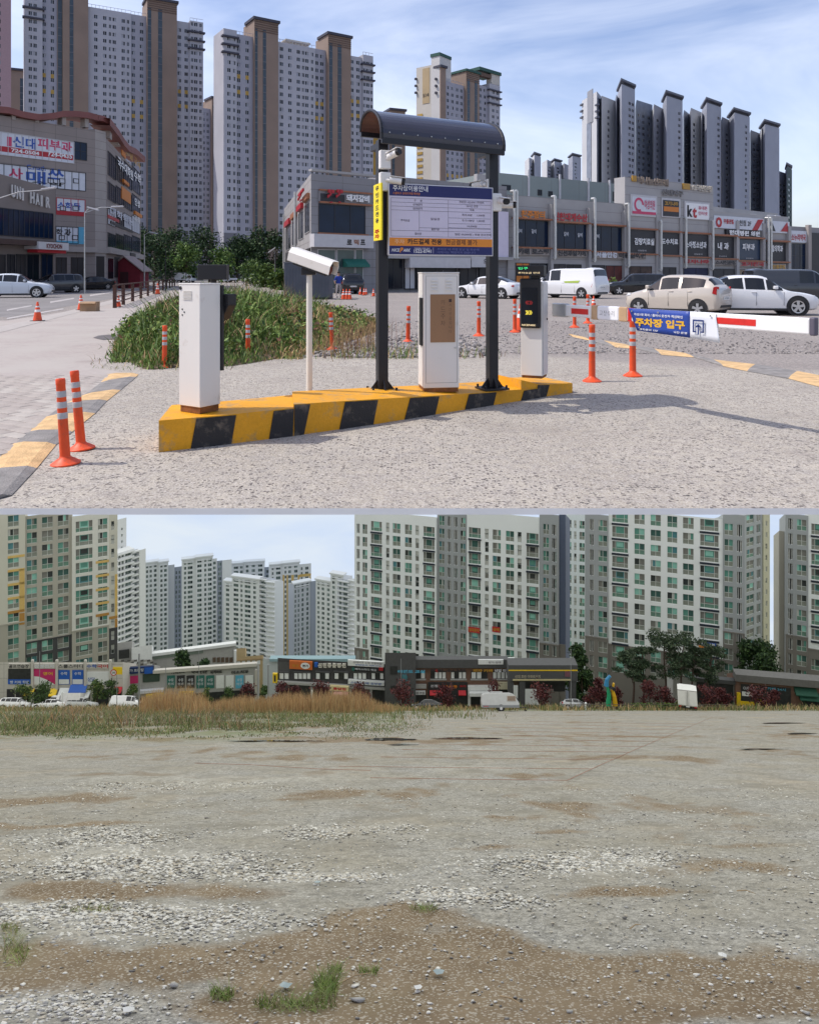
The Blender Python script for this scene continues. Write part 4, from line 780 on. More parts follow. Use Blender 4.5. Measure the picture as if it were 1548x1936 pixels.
# --- left corner building
PA_, PB_ = Plane(-120, 68, 180, 80), Plane(200, 81.5, 266, 112); PC_ = Plane(180, 80, 200, 81.5)
t = thing('corner_building', 'stone clad corner commercial building with skin clinic and academy signs, far left', 'shop building', PC_.at(0, 0)); FR[t.name] = Matrix.Translation(PC_.at(0, 0))
wall(PA_, -120, 180, 222, t, STONE, 12, ju=(2.2, .9)); wall(PB_, 200, 266, 296, t, STONE, 6, ju=(2.4, .9)); wall(PC_, 180, 200, 246, t, STONE2, 3, ju=(9, .9))
mb = MB(); PC_.box(mb, 178, 202, 468, 478, -.3, .12); mb.build('string_course', STONE2, t)
def ribbon(pl, pts, h, o0, o1, name, m):          # a wavy roof band that follows picture points
    mb = MB()
    for (xa, ya), (xb, yb) in zip(pts[:-1], pts[1:]):
        a0, b0 = pl.px(xa, ya, o1), pl.px(xb, yb, o1); a1, b1 = pl.px(xa, ya, o0), pl.px(xb, yb, o0); dn = Vector((0, 0, -h))
        mb.quad(a0 + dn, b0 + dn, b0, a0); mb.quad(a0, b0, b1, a1); mb.quad(a1 + dn, b1 + dn, b0 + dn, a0 + dn)
    mb.build(name, m, t)
ribbon(PA_, [(-60, 196), (-20, 200), (13, 203), (40, 211), (68, 216), (95, 214), (115, 210), (140, 210), (165, 213), (182, 218)], .62, -2.2, .5, 'roof_band', RAILR); ribbon(PB_, [(197, 222), (206, 233), (216, 246), (226, 262), (236, 274), (250, 281), (267, 296)], .8, -1.5, .6, 'roof_band', RAILR)
ribbon(PC_, [(180, 217), (190, 219), (201, 226)], .6, -1.5, .5, 'roof_band', RAILR)
for x, ya, yb in ((66, 214, 231), (117, 211, 236), (22, 208, 226), (160, 214, 240)): slab(PA_, x, x + 7, ya, yb, -.9, .1, STONE2, t, 'roof_pillar')
for x, ya, yb in ((206, 240, 262), (222, 262, 275), (240, 284, 292)): slab(PB_, x, x + 4, ya, yb, -.9, .1, STONE2, t, 'roof_pillar')
window_px(PA_, -40, 140, 255, 298, t, FILM, 14, frame=PALE); window_px(PA_, 140, 164, 268, 302, t, GLASS_BLUE, 2, nz_=2)
def sgn(pl, s, x0, x1, ya, yb, m, off=.03, b=.03, **kw): return pl.text(s, x0, x1, ya, yb, off, m, t, bold=b, **kw)
sgn(PA_, '신대', 24, 68, 259, 280, SIGNB); sgn(PA_, '피부과', 71, 136, 264, 284, PINK); slab(PA_, 13, 22, 258, 276, 0, .03, PINK, t, 'sign_logo'); slab(PA_, -40, 138, 281.5, 291.5, .0, .028, SIGNR, t, 'phone_strip')
sgn(PA_, '724-0504', 21, 74, 283, 290, WHITE, .035); sgn(PA_, '724-0435', 90, 136, 288, 297, WHITE, .05)
window_px(PA_, -40, 162, 315, 352, t, FILM, 14, frame=SIGNK); sgn(PA_, '사', 16, 43, 317, 338, PINK); sgn(PA_, 'C.math', 50, 86, 312, 321, SIGNB); sgn(PA_, '매', 49, 86, 323, 347, SIGNB); sgn(PA_, '쓰', 90, 121, 319, 339, SIGNB); sgn(PA_, '수학', 60, 120, 343, 350, INK)
def sashes(pl, xs, ya, yb):
    for x in xs: window_px(pl, x, x + 11, ya, yb, t, FILM, 1, proud=.04, frame=SIGNK)
sashes(PA_, (90, 112, 138), 337, 346)
window_px(PA_, 106, 161, 375, 400, t, FILM, 4, frame=SIGNR); slab(PA_, 106, 161, 399, 407, 0, .05, SIGNR, t, 'sign_strip'); sgn(PA_, '소학들', 108, 152, 382, 396, SIGNB); sashes(PA_, (113, 137), 389, 398)
window_px(PA_, 105, 148, 428, 460, t, FILM, 4, frame=SIGNK); slab(PA_, 148, 160, 429, 461, 0, .04, CYAN, t, 'cyan_panel'); sgn(PA_, '과', 121, 134, 432, 446, INK); sgn(PA_, '학', 106, 118, 432, 445, INK); sashes(PA_, (111, 136), 444, 453); slab(PA_, 105, 148, 455, 461, 0, .045, CYAN, t, 'cyan_panel')
for xa, xb in ((106, 126), (134, 160)): window_px(PA_, xa, xb, 486, 526, t, DARKSHOP, 2, frame=mat('bronze_frame', (.05, .035, .03), var=0), name='shop_window')
slab(PA_, 100, 180, 466, 476, 0, .5, STONE2, t, 'ground_floor_beam'); slab(PC_, 182, 197, 484, 525, -.05, .03, DARKSHOP, t, 'entrance')
for ya, yb, m_ in ((287, 333, GLASS_BLUE), (343, 378, GLASS_BLUE), (392, 424, FILM), (437, 468, GLASS_BLUE)):
    for i in range(4): x0 = 203.5 + i * 15.3; dy = (x0 - 203) * (.62 if ya < 300 else .5 if ya < 350 else .3 if ya < 400 else .12); window_px(PB_, x0, x0 + 14.6, ya + dy + 4, yb + dy + 2, t, m_ if (i + int(ya)) % 3 else GLASS, 4, frame=SIGNK)
for s, x0, x1, ya, yb, m_ in (('국수대학원', 221, 250, 308, 328, WHITE), ('수학', 252, 265, 325, 345, WHITE), ('인생', 253, 263, 376, 390, WHITE), ('대학학원', 206, 250, 401, 416, FILM), ('과학', 252, 264, 408, 420, WHITE), ('스쿨 교육', 236, 264, 290, 306, GOLD)): sgn(PB_, s, x0, x1, ya, yb, m_, .12)
slab(PB_, 229, 246, 358, 380, .02, .10, OCH, t, 'orange_sign'); slab(PB_, 230, 240, 342, 348, .02, .3, OCH, t, 'orange_sign'); slab(PB_, 252, 265, 402, 408, .02, .3, OCH, t, 'orange_sign'); slab(PB_, 203, 224, 410, 416, .02, .1, SIGNR, t, 'sign_strip'); slab(PB_, 208, 250, 426, 431, .02, .1, SIGNK, t, 'dark_sign')
slab(PB_, 229, 236, 286, 296, .02, .14, OCH, t, 'round_logo')
slab(PB_, 200, 266, 474, 484, -.4, .5, STONE2, t, 'ground_floor_beam'); slab(PB_, 204, 214, 488, 526, -.05, .04, GLASS, t, 'shop_window'); slab(PB_, 216, 262, 489, 524, -.05, .04, DARKSHOP, t, 'shop_window'); slab(PB_, 238, 248, 478, 484, .5, .6, SIGNK, t, 'small_sign')
# --- hair salon in front of it
PU = Plane(-120, 56, 105, 68); t = thing('hair_salon', 'dark glazed two storey hair salon with large wall lettering at the left edge', 'shop', PU.at(PU.W, 0)); FR[t.name] = Matrix.Translation(PU.at(PU.W, 0))
mb = MB(); u0, u1 = PU.u(-120), PU.u(105); zt0, zt1 = PU.z(-60, 306), PU.z(105, 357); zl = PU.z(60, 452)
mb.add([PU.at(u0, 0), PU.at(u1, 0), PU.at(u1, zt1), PU.at(u0, zt0), PU.at(u0, 0, -8), PU.at(u1, 0, -8), PU.at(u1, zt1, -8), PU.at(u0, zt0, -8)], [(0, 1, 2, 3), (1, 5, 6, 2), (3, 2, 6, 7), (4, 0, 3, 7), (5, 4, 7, 6)]); mb.build('wall', mat('salon_wall', (.20, .17, .155), rough=.7, var=.08, scale=.6), t)
for i, s in enumerate('UNI HAIR'):
    if s == ' ': continue
    x0 = 18.5 + i * 9.9 - (4 if i > 2 else 0); w_ = 7.5 if s != 'I' else 3.0; y0 = 349 + i * 3.3
    PU.text(s, x0, x0 + w_, y0, y0 + 24 - i * .5, .12, mat('brushed_letters', (.55, .53, .51), rough=.4, var=.04), t, ext=.1, bold=.03)
window_px(PU, -60, 100, 394, 446, t, GLASS_BLUE, 16, nz_=1, frame=SIGNK)
slab(PU, -100, 105, 452, 462, -.2, 1.3, mat('bronze_canopy', (.06, .035, .03), rough=.4, var=.1), t, 'canopy'); slab(PU, 46, 104, 458, 472, 0, 1.5, PALE, t, 'shop_fascia'); PU.text('KYOCHON', 61, 91, 461, 470, 1.52, mat('dark_red_letters', (.16, .04, .035), var=0), t, bold=.05); slab(PU, 50, 104, 472, 478, .1, 1.2, SIGNR, t, 'awning')
for xa, xb, m_ in ((-40, 10, DARKSHOP), (13, 28, GLASS), (30, 48, DARKSHOP), (50, 73, GLASS), (77, 99, GLASS_BLUE)): window_px(PU, xa, xb, 480, 530, t, m_, 2, name='shop_window')
# --- centre corner restaurant building and the mall that runs on to the right
PD, PE, PF = Plane(537, 98, 588, 64), Plane(588, 64, 722, 68.5), Plane(722, 68.5, 1500, 106)
t = thing('restaurant_building', 'two storey corner building with grilled pork restaurant sign behind the camera pole', 'shop building', PE.at(0, 0)); FR[t.name] = Matrix.Translation(PE.at(0, 0)); GCL = mat('grey_metal_cladding', (.25, .245, .255), rough=.6, var=.06, scale=.4); GCL2 = mat('pale_metal_cladding', (.36, .35, .345), rough=.6, var=.06, scale=.4)
z1 = PE.z(588, 327); fp = [PD.at(0, 0), PD.at(PD.W, 0), PE.at(PE.W, 0), PE.at(PE.W, 0) + (PD.P - PE.P)]
for nm, m_, i in (('wall', GCL, 1), ('side_wall', GCL2, 0), ('rear_wall', GCL, 2), ('rear_wall', GCL, 3)):
    mb = MB(); a, b = fp[i], fp[(i + 1) % 4]; mb.quad(a, b, b + Vector((0, 0, z1)), a + Vector((0, 0, z1))); mb.build(nm, m_, t)
mb = MB(); mb.poly([q + Vector((0, 0, z1)) for q in fp]); mb.build('roof', GCL, t)
m2 = MB(); joints(m2, PE, 0, PE.W, 0, z1, 3.2, .75); joints(m2, PD, 0, PD.W, 0, z1, 4, .9); setp(m2.build('cladding_joints', mat('joint_shadow_gap', (.12, .10, .095), var=0), t), kind='stuff')
slab(PE, 588, 722, 325, 329, -.4, .12, GCL2, t, 'coping'); slab(PE, 602, 700, 363, 387, 0, .25, GCL, t, 'sign_fascia'); slab(PE, 602, 700, 361, 364, .0, .4, RIM, t, 'trim'); slab(PE, 602, 700, 383.5, 386.5, .0, .4, RIM, t, 'trim'); slab(PE, 603, 648, 367, 381, .25, .3, SIGNK, t, 'sign_panel')
PE.text('꿍', 613, 625, 359, 384, .5, SIGNR, t, ext=.15, bold=.06); PE.text('꿍', 629, 641, 359, 384, .5, SIGNR, t, ext=.15, bold=.06); PE.text('돼지갈비', 649, 692, 369, 382, .45, WHITE, t, ext=.12, bold=.03)
window_px(PE, 602, 690, 387, 441, t, GLASS_BLUE, 3, frame=SIGNK); slab(PE, 600, 694, 441, 444, 0, .3, RIM, t, 'trim')
slab(PE, 585, 697, 444, 468, .05, .8, PALE, t, 'shop_fascia'); PE.text('로', 646.5, 656, 453, 463, .82, INK, t, bold=.05); PE.text('믹', 660, 669, 453, 463, .82, mat('sign_brown', (.25, .10, .05), var=0), t, bold=.05); PE.text('프', 672, 681, 453, 463, .82, INK, t, bold=.05)
for xa, xb in ((600, 634), (636, 670), (671, 686)): window_px(PE, xa, xb, 471, 546, t, mat('greenish_shop_glass', (.07, .11, .11), rough=.1, var=.3, scale=.6), 1, frame=PALE, name='shop_window')
mb = MB(); z1 = PE.z(667, 489); mb.prism([PE.at(PE.u(647), z1, .1), PE.at(PE.u(647), z1 - .55, .9), PE.at(PE.u(647), z1 - .75, .9), PE.at(PE.u(647), z1 - .75, .1)], PE.U * (PE.u(689) - PE.u(647))); mb.build('awning', mat('green_awning', (.02, .13, .10), var=.1), t)
for i in range(4):
    x0 = 541 + i * 12; y0 = 438 - i * 8 - i * i * .9; window_px(PD, x0, x0 + 9, y0 - 10 + i * -4, y0 + 34, t, GLASS, 2, frame=GCL2)
    slab(PD, x0, x0 + 9, y0 - 22 - i * 5, y0 - 12 - i * 5, .0, .3, RIM if i % 2 else SIGNR, t, 'side_sign')
    slab(PD, x0, x0 + 10, 476 - i * 2, 548, 0, .1, DARKSHOP, t, 'shop_window')
PD.text('꿍', 575, 586, 362, 380, .5, SIGNR, t, ext=.15, bold=.06)
for x in (540, 562): 
    mb = MB(); a = PD.px(x, 520, .25); b = Vector((a.x, a.y, PD.z(x, 405 if x < 550 else 362))); mb.tube(a, b, .13, n=8); mb.build('downpipe', BK, t, smooth=40)
# mall
t = mall = thing('shopping_mall', 'long two storey shopping mall with clinic window signs across the lot', 'shopping mall', PF.at(0, 0)); FR[t.name] = Matrix.Translation(PF.at(0, 0))
MGRN = mat('grey_green_metal_cladding', (.235, .27, .26), rough=.6, var=.05, scale=.3)
def segwall(xs, ytops, m, dep, p, **kw):
    for (xa, xb), (ya, yb) in zip(zip(xs[:-1], xs[1:]), zip(ytops[:-1], ytops[1:])): wall(PF, xa, xb, (ya + yb) / 2, t, m, dep, p=p, **kw)
wall(PF, 722, 960, 341, t, GCL, 18, p=-.2, ju=(3.2, .8)); wall(PF, 960, 1178, 376, t, GCL2, 18, p=.0, ju=(40, 1.1)); wall(PF, 1178, 1345, 343, t, GCL2, 1.6, p=.25, ju=(60, 1.0)); wall(PF, 1345, 1490, 404, t, GCL2, 18, p=0, ju=(40, 1.1)); 
wall(Plane(900, 92, 1500, 128), 930, 1188, 337, t, MGRN, 10, name='upper_hall', ju=(5, 60)); wall(Plane(1300, 108, 1500, 128), 1340, 1470, 396, t, GCL2, 6, name='upper_hall')
PG = Plane(900, 92, 1500, 128)
for x, ya, yb in ((948, 349, 359), (1016, 358, 369), (1036, 361, 371), (1158, 362, 380)): window_px(PG, x, x + (17 if x < 960 else 8), ya, yb, t, GLASS, 2, name='upper_window')
for x, ya in ((997, 321), (1056, 329), (1110, 336), (1150, 340)): slab(PG, x, x + 3, ya, ya + 60, 0, .15, PALE, t, 'cladding_rib')
WB = [(971, 1035, 416, 466, GLASS_BLUE), (1045, 1107, 423, 470, GLASS_BLUE), (1116, 1174, 428, 474, GLASS_BLUE), (1184, 1234, 435, 478, SIGNK), (1244, 1279, 440, 481, SIGNK), (1288, 1334, 443, 484, SIGNK), (1342, 1386, 447, 487, SIGNK), (1394, 1436, 452, 491, mat('dark_navy_film', (.015, .035, .075), rough=.3, var=.1)), (1448, 1484, 458, 493, SIGNK)]
for i, (xa, xb, ya, yb, m_) in enumerate(WB):
    window_px(PF, xa, xb, ya, yb, t, m_, 3 if m_ is GLASS_BLUE else 1, proud=.3 if xa > 1175 and xb < 1345 else .03, frame=SIGNK)
    slab(PF, xa - 4, xb + 4, ya - 4, ya - 1, 0, .5, RIM, t, 'trim'); slab(PF, xa - 4, xb + 4, yb + 1, yb + 3.5, 0, .5, RIM, t, 'trim')
    slab(PF, xb + 1, xb + 6, ya - 30, 545, .0, .45, GCL2, t, 'pilaster')
for s, xa, xb, ya, yb in (('감량치료실', 1194, 1231, 450, 463), ('도수치료', 1245, 1276, 451, 462), ('소아청소년과', 1290, 1330, 456, 469), ('내 과', 1355, 1376, 458, 472), ('피부과', 1402, 1425, 460, 473), ('재활의학과', 1451, 1478, 463, 476)): PF.text(s, xa, xb, ya, yb, .42 if xa < 1345 else .12, WHITE, t, bold=.03)
for xa, xb, ya, yb in ((1200, 1216, 472, 475), (1306, 1322, 479, 481.5), (1357, 1372, 483, 485), (1408, 1422, 487, 489)): PF.text('상담문의', xa, xb, ya, yb, .42 if xa < 1345 else .12, PALE, t)
for x, y in ((976, 436), (1003, 437), (1064, 442), (1090, 444), (1122, 446)): PF.text('갈비', x, x + 9, y - 4, y + 4, .12, FILM, t, bold=.02)
SG = [(979, 1024, 398, 413, '천주장터', OCH), (1040, 1104, 403, 418, '신천대게수산', SIGNR), (973, 1031, 470, 481, '카페 로스팅', SIGNK), (1048, 1102, 473, 484, '신선과일가게', SIGNK), (1120, 1160, 476, 487, '서울안경', FILM), (1164, 1214, 478, 488, '미용실학원', SIGNK), (1286, 1334, 490, 498, '피자나라', SIGNR), (1346, 1384, 492, 500, '스시전문점', SIGNK), (1394, 1438, 495, 503, '고기천국', SIGNR), (1454, 1478, 500, 509, '전통주점', GOLD), (1372, 1430, 436, 446, '현대병원 의원', WHITE)]
for xa, xb, ya, yb, s, m_ in SG:
    slab(PF, xa - 3, xb + 3, ya - 1, yb + 1, 0, .35 if not 1178 < xa < 1345 else .42, STONE2 if m_ is not WHITE else SIGNK, t, 'sign_panel'); PF.text(s, xa, xb, ya, yb, .5, m_, t, bold=.04)
# raised central block signs
CB = .27
PF.text('더나눔신포레', 1200, 1258, 336, 350, CB + .1, mat('pale_brown_letters', (.24, .19, .15), var=0), t, ext=.1, bold=.04); slab(PF, 1190, 1198, 332, 343, CB, CB + .15, GOLD, t, 'sign_logo'); PF.text('신대지구', 1246, 1286, 359, 371, CB + .1, mat('grey_letters', (.20, .19, .185), var=0), t, ext=.1, bold=.02); slab(PF, 1286, 1299, 347, 358, CB, CB + .15, GOLD, t, 'sign_logo'); PF.text('KB국민은행', 1302, 1340, 350, 362, CB + .1, mat('cream_letters', (.55, .50, .42), var=0), t, ext=.1, bold=.03)
for xa, xb, ya, yb in ((1187, 1237, 369, 409), (1246, 1281, 375, 411), (1289, 1336, 382, 415)): slab(PF, xa, xb, ya, yb, CB, CB + .12, PALE, t, 'billboard_frame')
slab(PF, 1190, 1234, 373, 402, CB + .12, CB + .16, FILM, t, 'billboard'); slab(PF, 1190, 1234, 400, 405, CB + .12, CB + .17, PINK, t, 'billboard_strip'); PF.text('여성의원', 1212, 1232, 378, 396, CB + .2, PINK, t); mb = MB()
for k in range(14): a0, a1 = k / 14 * 5.2, (k + 1) / 14 * 5.2; cpt = lambda a, r: PF.at(PF.u(1202) + math.cos(a) * r, PF.z(1202, 387) + math.sin(a) * r, CB + .19); mb.quad(cpt(a0, .55), cpt(a0, .85), cpt(a1, .85), cpt(a1, .55))
mb.build('round_logo', PINK, t)
slab(PF, 1248, 1278, 379, 409, CB + .12, CB + .16, SIGNK, t, 'billboard'); slab(PF, 1249, 1277, 391, 400, CB + .16, CB + .18, OCH, t, 'billboard_strip'); PF.text('고기나라', 1250, 1276, 381, 389, CB + .2, GOLD, t, bold=.04)
slab(PF, 1291, 1334, 385, 414, CB + .12, CB + .16, WHITE, t, 'billboard'); PF.text('k', 1293, 1303, 388, 410, CB + .2, INK, t, bold=.04); PF.text('t', 1303, 1311, 392, 412, CB + .2, SIGNR, t, bold=.05); PF.text('휴대폰', 1314, 1331, 390, 397, CB + .2, PINK, t, bold=.02); PF.text('인터넷', 1314, 1331, 400, 407, CB + .2, PINK, t, bold=.02)
# right end billboard row
slab(PF, 1346, 1441, 410, 433, .05, .25, FILM, t, 'billboard'); slab(PF, 1447, 1489, 418, 440, .05, .25, FILM, t, 'billboard'); PF.text('O', 1349, 1361, 410, 430, .3, SIGNR, t, bold=.06); PF.text('무릎관절', 1364, 1383, 414, 423, .3, SIGNR, t, bold=.03); PF.text('순천점 2F', 1387, 1416, 416, 427, .3, SIGNK, t, bold=.02); mb = MB(); mb.prism([PF.px(1418, 435, .28), PF.px(1428, 435, .28), PF.px(1439, 415, .28), PF.px(1429, 415, .28)], PF.Nn * .04); mb.build('red_tag', SIGNR, t)
mb = MB(); mb.prism([PF.px(1450, 436, .28), PF.px(1462, 437, .28), PF.px(1456, 421, .28)], PF.Nn * .04); mb.build('billboard_figure', SIGNK, t); mb = MB(); mb.prism([PF.px(1472, 437, .28), PF.px(1487, 438, .28), PF.px(1484, 420, .28)], PF.Nn * .04); mb.build('billboard_figure', SIGNR, t)
for x, ya, yb in ((963, 362, 488), (968, 362, 488), (1040, 372, 488), (1115, 376, 493), (1179, 386, 503), (1240, 418, 510), (1287, 412, 505), (1338, 418, 508), (1443, 412, 512), (1448, 412, 512)):
    mb = MB(); a, b = PF.px(x, yb, .75), PF.px(x, ya, .75); mb.tube(a, Vector((a.x, a.y, b.z)), .16, n=10); q = Vector((a.x, a.y, b.z)); mb.tube(q, q - PF.Nn * .5, .16, n=10); mb.tube(a, a - PF.Nn * .3 + PF.U * (.5 if x < 970 else 0), .16, n=10); mb.build('downpipe', BK, t, smooth=40)
for xa, xb, m_ in ((726, 760, GLASS), (764, 784, PALE), (786, 862, GLASS), (868, 900, DARKSHOP), (905, 930, DARKSHOP), (974, 1000, OCH), (1002, 1034, GLASS), (1046, 1068, DARKSHOP), (1070, 1098, GLASS), (1118, 1142, DARKSHOP), (1144, 1176, mat('dim_red_shopfront', (.10, .025, .02), var=.4, scale=.8)), (1186, 1228, mat('dim_brown_shopfront', (.07, .045, .035), var=.5, scale=.8)), (1250, 1274, DARKSHOP), (1288, 1334, mat('dark_blue_shopfront', (.02, .025, .07), var=.3, scale=.6)), (1344, 1384, SIGNK), (1394, 1418, mat('cream_shopfront', (.28, .22, .15), var=.3, scale=.7)), (1420, 1440, DARKSHOP), (1450, 1484, mat('brown_shopfront', (.13, .06, .045), var=.3, scale=.7))):
    yy = 489 + (xa - 726) * .030; window_px(PF, xa, xb, yy, 546, t, m_, 2, proud=.3 if 1178 < xa < 1345 else .05, name='shop_window')
slab(PF, 722, 960, 484, 490, -.2, .9, GCL2, t, 'canopy'); slab(PF, 764, 878, 487, 506, .1, 1.0, PALE, t, 'shop_fascia'); slab(PF, 880, 912, 485, 505, .1, 1.0, PALE, t, 'shop_fascia'); PF.text('의', 902, 910, 489, 500, 1.05, INK, t); slab(PF, 936, 955, 400, 486, .2, .5, LAV, t, 'hanging_banner')
slab(PF, 897, 924, 330, 362, -.1, .4, GCL2, t, 'parapet_block')
for k, x in enumerate((762, 769, 776, 783, 788, 808, 813, 818, 826, 831)):
    mb = MB(); a = PF.px(x, 350, -1.5); h = 1.5 - .06 * k
    for j in range(6): f0, f1 = j / 6 * math.pi, (j + 1) / 6 * math.pi; mb.tube(a + PF.U * (.18 * (1 - math.cos(f0))) + Vector((0, 0, h - 1.1 + .22 * math.sin(f0))), a + PF.U * (.18 * (1 - math.cos(f1))) + Vector((0, 0, h - 1.1 + .22 * math.sin(f1))), .10, n=6)
    mb.tube(a - Vector((0, 0, .6)), a + Vector((0, 0, h - 1.1)), .10, n=6); mb.build('roof_vent_pipe', BK, t, smooth=50)
for x in (1352, 1378, 1408, 1428, 1462, 1474):
    mb = MB(); PF.box(mb, x, x + 10, 399 + (x - 1352) * .06, 406 + (x - 1352) * .06, -3, -.6); mb.build('rooftop_unit', PALE, t, bevel=.05)
# last building at the right edge
PH = Plane(1488, 108, 1600, 116); t = thing('end_building', 'blue glass building with pale banner at the right end of the mall', 'shop building', PH.at(0, 0)); FR[t.name] = Matrix.Translation(PH.at(0, 0))
wall(PH, 1488, 1600, 430, t, GCL, 10); slab(PH, 1490, 1522, 436, 458, 0, .2, FILM, t, 'banner_panel'); PH.text('소누리약국', 1493, 1520, 442, 455, .24, SIGNR, t, bold=.03); window_px(PH, 1489, 1523, 460, 528, t, GLASS_BLUE, 3, nz_=3); slab(PH, 1522, 1528, 425, 540, 0, .5, STONE2, t, 'pilaster'); slab(PH, 1530, 1560, 440, 540, 0, .1, SIGNK, t, 'window_strip')
# ================================================================== vehicles
def car_mesh(kind, Lc, Wc, paint, trim=BLACKP):
    """stations along the car: t, underside, belt, top, half width, roof half width (fractions of the half width)"""
    K = {
     'hatch': (1.50, [(0, .38, .60, .63, .60, .55), (.035, .24, .70, .74, .84, .78), (.12, .20, .80, .86, .95, .84), (.235, .20, .90, .98, 1, .84), (.40, .20, .95, 1.42, 1, .70), (.52, .20, .98, 1.49, 1, .72), (.72, .20, 1.02, 1.48, 1, .70), (.88, .20, 1.06, 1.38, .99, .66), (.965, .24, 1.04, 1.08, .94, .80), (.99, .30, .95, .97, .86, .75), (1, .42, .70, .72, .78, .70)], [(.27, .40), (.415, .60), (.63, .86)], .235, .40, .875, .965),
     'sedan': (1.45, [(0, .38, .58, .60, .62, .55), (.03, .24, .66, .70, .86, .8), (.12, .19, .76, .81, .96, .84), (.265, .19, .88, .93, 1, .84), (.40, .19, .92, 1.37, 1, .68), (.54, .19, .94, 1.45, 1, .70), (.70, .19, .97, 1.40, 1, .68), (.89, .20, 1.0, 1.06, 1, .80), (.96, .24, .98, 1.02, .94, .82), (.99, .32, .90, .93, .86, .78), (1, .44, .70, .72, .78, .7)], [(.295, .415), (.43, .58), (.595, .77)], .265, .40, .70, .89),
     'suv': (1.70, [(0, .40, .70, .74, .66, .6), (.03, .28, .85, .90, .88, .8), (.12, .24, .95, 1.02, .97, .86), (.255, .24, 1.03, 1.10, 1, .86), (.38, .24, 1.07, 1.58, 1, .74), (.52, .24, 1.09, 1.67, 1, .76), (.78, .24, 1.12, 1.66, 1, .76), (.92, .26, 1.14, 1.56, .98, .72), (.975, .30, 1.10, 1.14, .94, .82), (.99, .36, 1.0, 1.02, .88, .78), (1, .46, .80, .82, .82, .75)], [(.28, .40), (.415, .60), (.61, .76), (.775, .90)], .255, .38, .92, .975),
     'coupe': (1.64, [(0, .40, .68, .72, .64, .6), (.03, .28, .80, .86, .88, .8), (.12, .24, .92, .99, .97, .86), (.28, .24, 1.02, 1.09, 1, .86), (.42, .24, 1.06, 1.54, 1, .70), (.55, .24, 1.09, 1.63, 1, .72), (.70, .24, 1.12, 1.58, 1, .68), (.90, .26, 1.16, 1.24, .98, .78), (.97, .30, 1.12, 1.16, .94, .82), (.99, .36, 1.0, 1.02, .88, .78), (1, .46, .80, .82, .82, .75)], [(.31, .43), (.445, .62), (.63, .80)], .28, .42, .70, .90),
     'van': (1.95, [(0, .40, .75, .80, .72, .68), (.03, .26, .92, 1.0, .90, .84), (.10, .22, 1.02, 1.12, .98, .86), (.18, .22, 1.10, 1.22, 1, .86), (.29, .22, 1.14, 1.82, 1, .80), (.40, .22, 1.16, 1.93, 1, .84), (.80, .22, 1.16, 1.94, 1, .84), (.955, .24, 1.16, 1.88, .99, .82), (.985, .28, 1.14, 1.20, .96, .86), (1, .36, .90, .92, .93, .86)], [(.20, .31), (.33, .48)], .18, .29, .955, .985)}
    Hn, stn, wins, ws0, ws1, rw0, rw1 = K[kind]; st = np.array(stn); ts = sorted(set([round(float(v), 4) for v in np.linspace(0, 1, 41)] + [s[0] for s in stn] + [v for w in wins for v in w] + [ws0, ws1, rw0, rw1]))
    def smooth_at(t, k):
        i = min(max(np.searchsorted(st[:, 0], t) - 1, 0), len(st) - 2); x0, x1 = st[i, 0], st[i + 1, 0]; h = x1 - x0; s = (t - x0) / h
        d = lambda j: 0 if j <= 0 or j >= len(st) - 1 else ((st[j + 1, k] - st[j, k]) * (st[j, k] - st[j - 1, k]) > 0) * (st[j + 1, k] - st[j - 1, k]) / (st[j + 1, 0] - st[j - 1, 0])
        return (2 * s ** 3 - 3 * s * s + 1) * st[i, k] + (s ** 3 - 2 * s * s + s) * h * d(i) + (3 * s * s - 2 * s ** 3) * st[i + 1, k] + (s ** 3 - s * s) * h * d(i + 1)
    hw = Wc / 2; rings = []
    for t in ts:
        zb, be, to, w, rf = [float(smooth_at(t, k)) for k in range(1, 6)]; w *= hw; k = min(1, max(0, (to - be) / .35)); wr = w * rf
        P = [(0, zb), (w * .86, zb), (w * .96, zb + .06), (w, zb + (be - zb) * .45), (w * 1.0, be - .10), (w * .965, be - .01), (wr + .015, to - .09 * k - .012), (wr * .90, to - .025 * k - .004), (wr * .5, to - .003), (0, to)]
        rings.append([(Lc * (.5 - t), y, z) for y, z in P])
    NR = 10; Vv = []; idx = {}
    for i, r in enumerate(rings):
        for j, p in enumerate(r):
            for s in (1, -1):
                if j in (0, NR - 1) and s == -1: idx[i, j, s] = idx[i, j, 1]; continue
                idx[i, j, s] = len(Vv); Vv.append((p[0], p[1] * s, p[2]))
    bodyf, glass = [], {}
    for i in range(len(ts) - 1):
        tm = (ts[i] + ts[i + 1]) / 2
        for j in range(NR - 1):
            for s in (1, -1):
                q = [idx[i, j, s], idx[i + 1, j, s], idx[i + 1, j + 1, s], idx[i, j + 1, s]]
                if s == 1: q = q[::-1]
                q = list(dict.fromkeys(q)); key = None
                if j == 5:
                    for k, (a, b) in enumerate(wins):
                        if a < tm < b: key = ('side', k, s)
                if j >= 6:
                    if ws0 + .012 < tm < ws1 - .004: key = ('wind',)
                    elif rw0 + .003 < tm < rw1 - .008: key = ('rear',)
                if key: glass.setdefault(key, []).append(q)
                else: bodyf.append(q)
    for i in (0, len(ts) - 1): bodyf.append([idx[i, j, 1] for j in range(NR)] + [idx[i, j, -1] for j in range(NR - 2, 0, -1)])
    return Hn, Vv, bodyf, glass
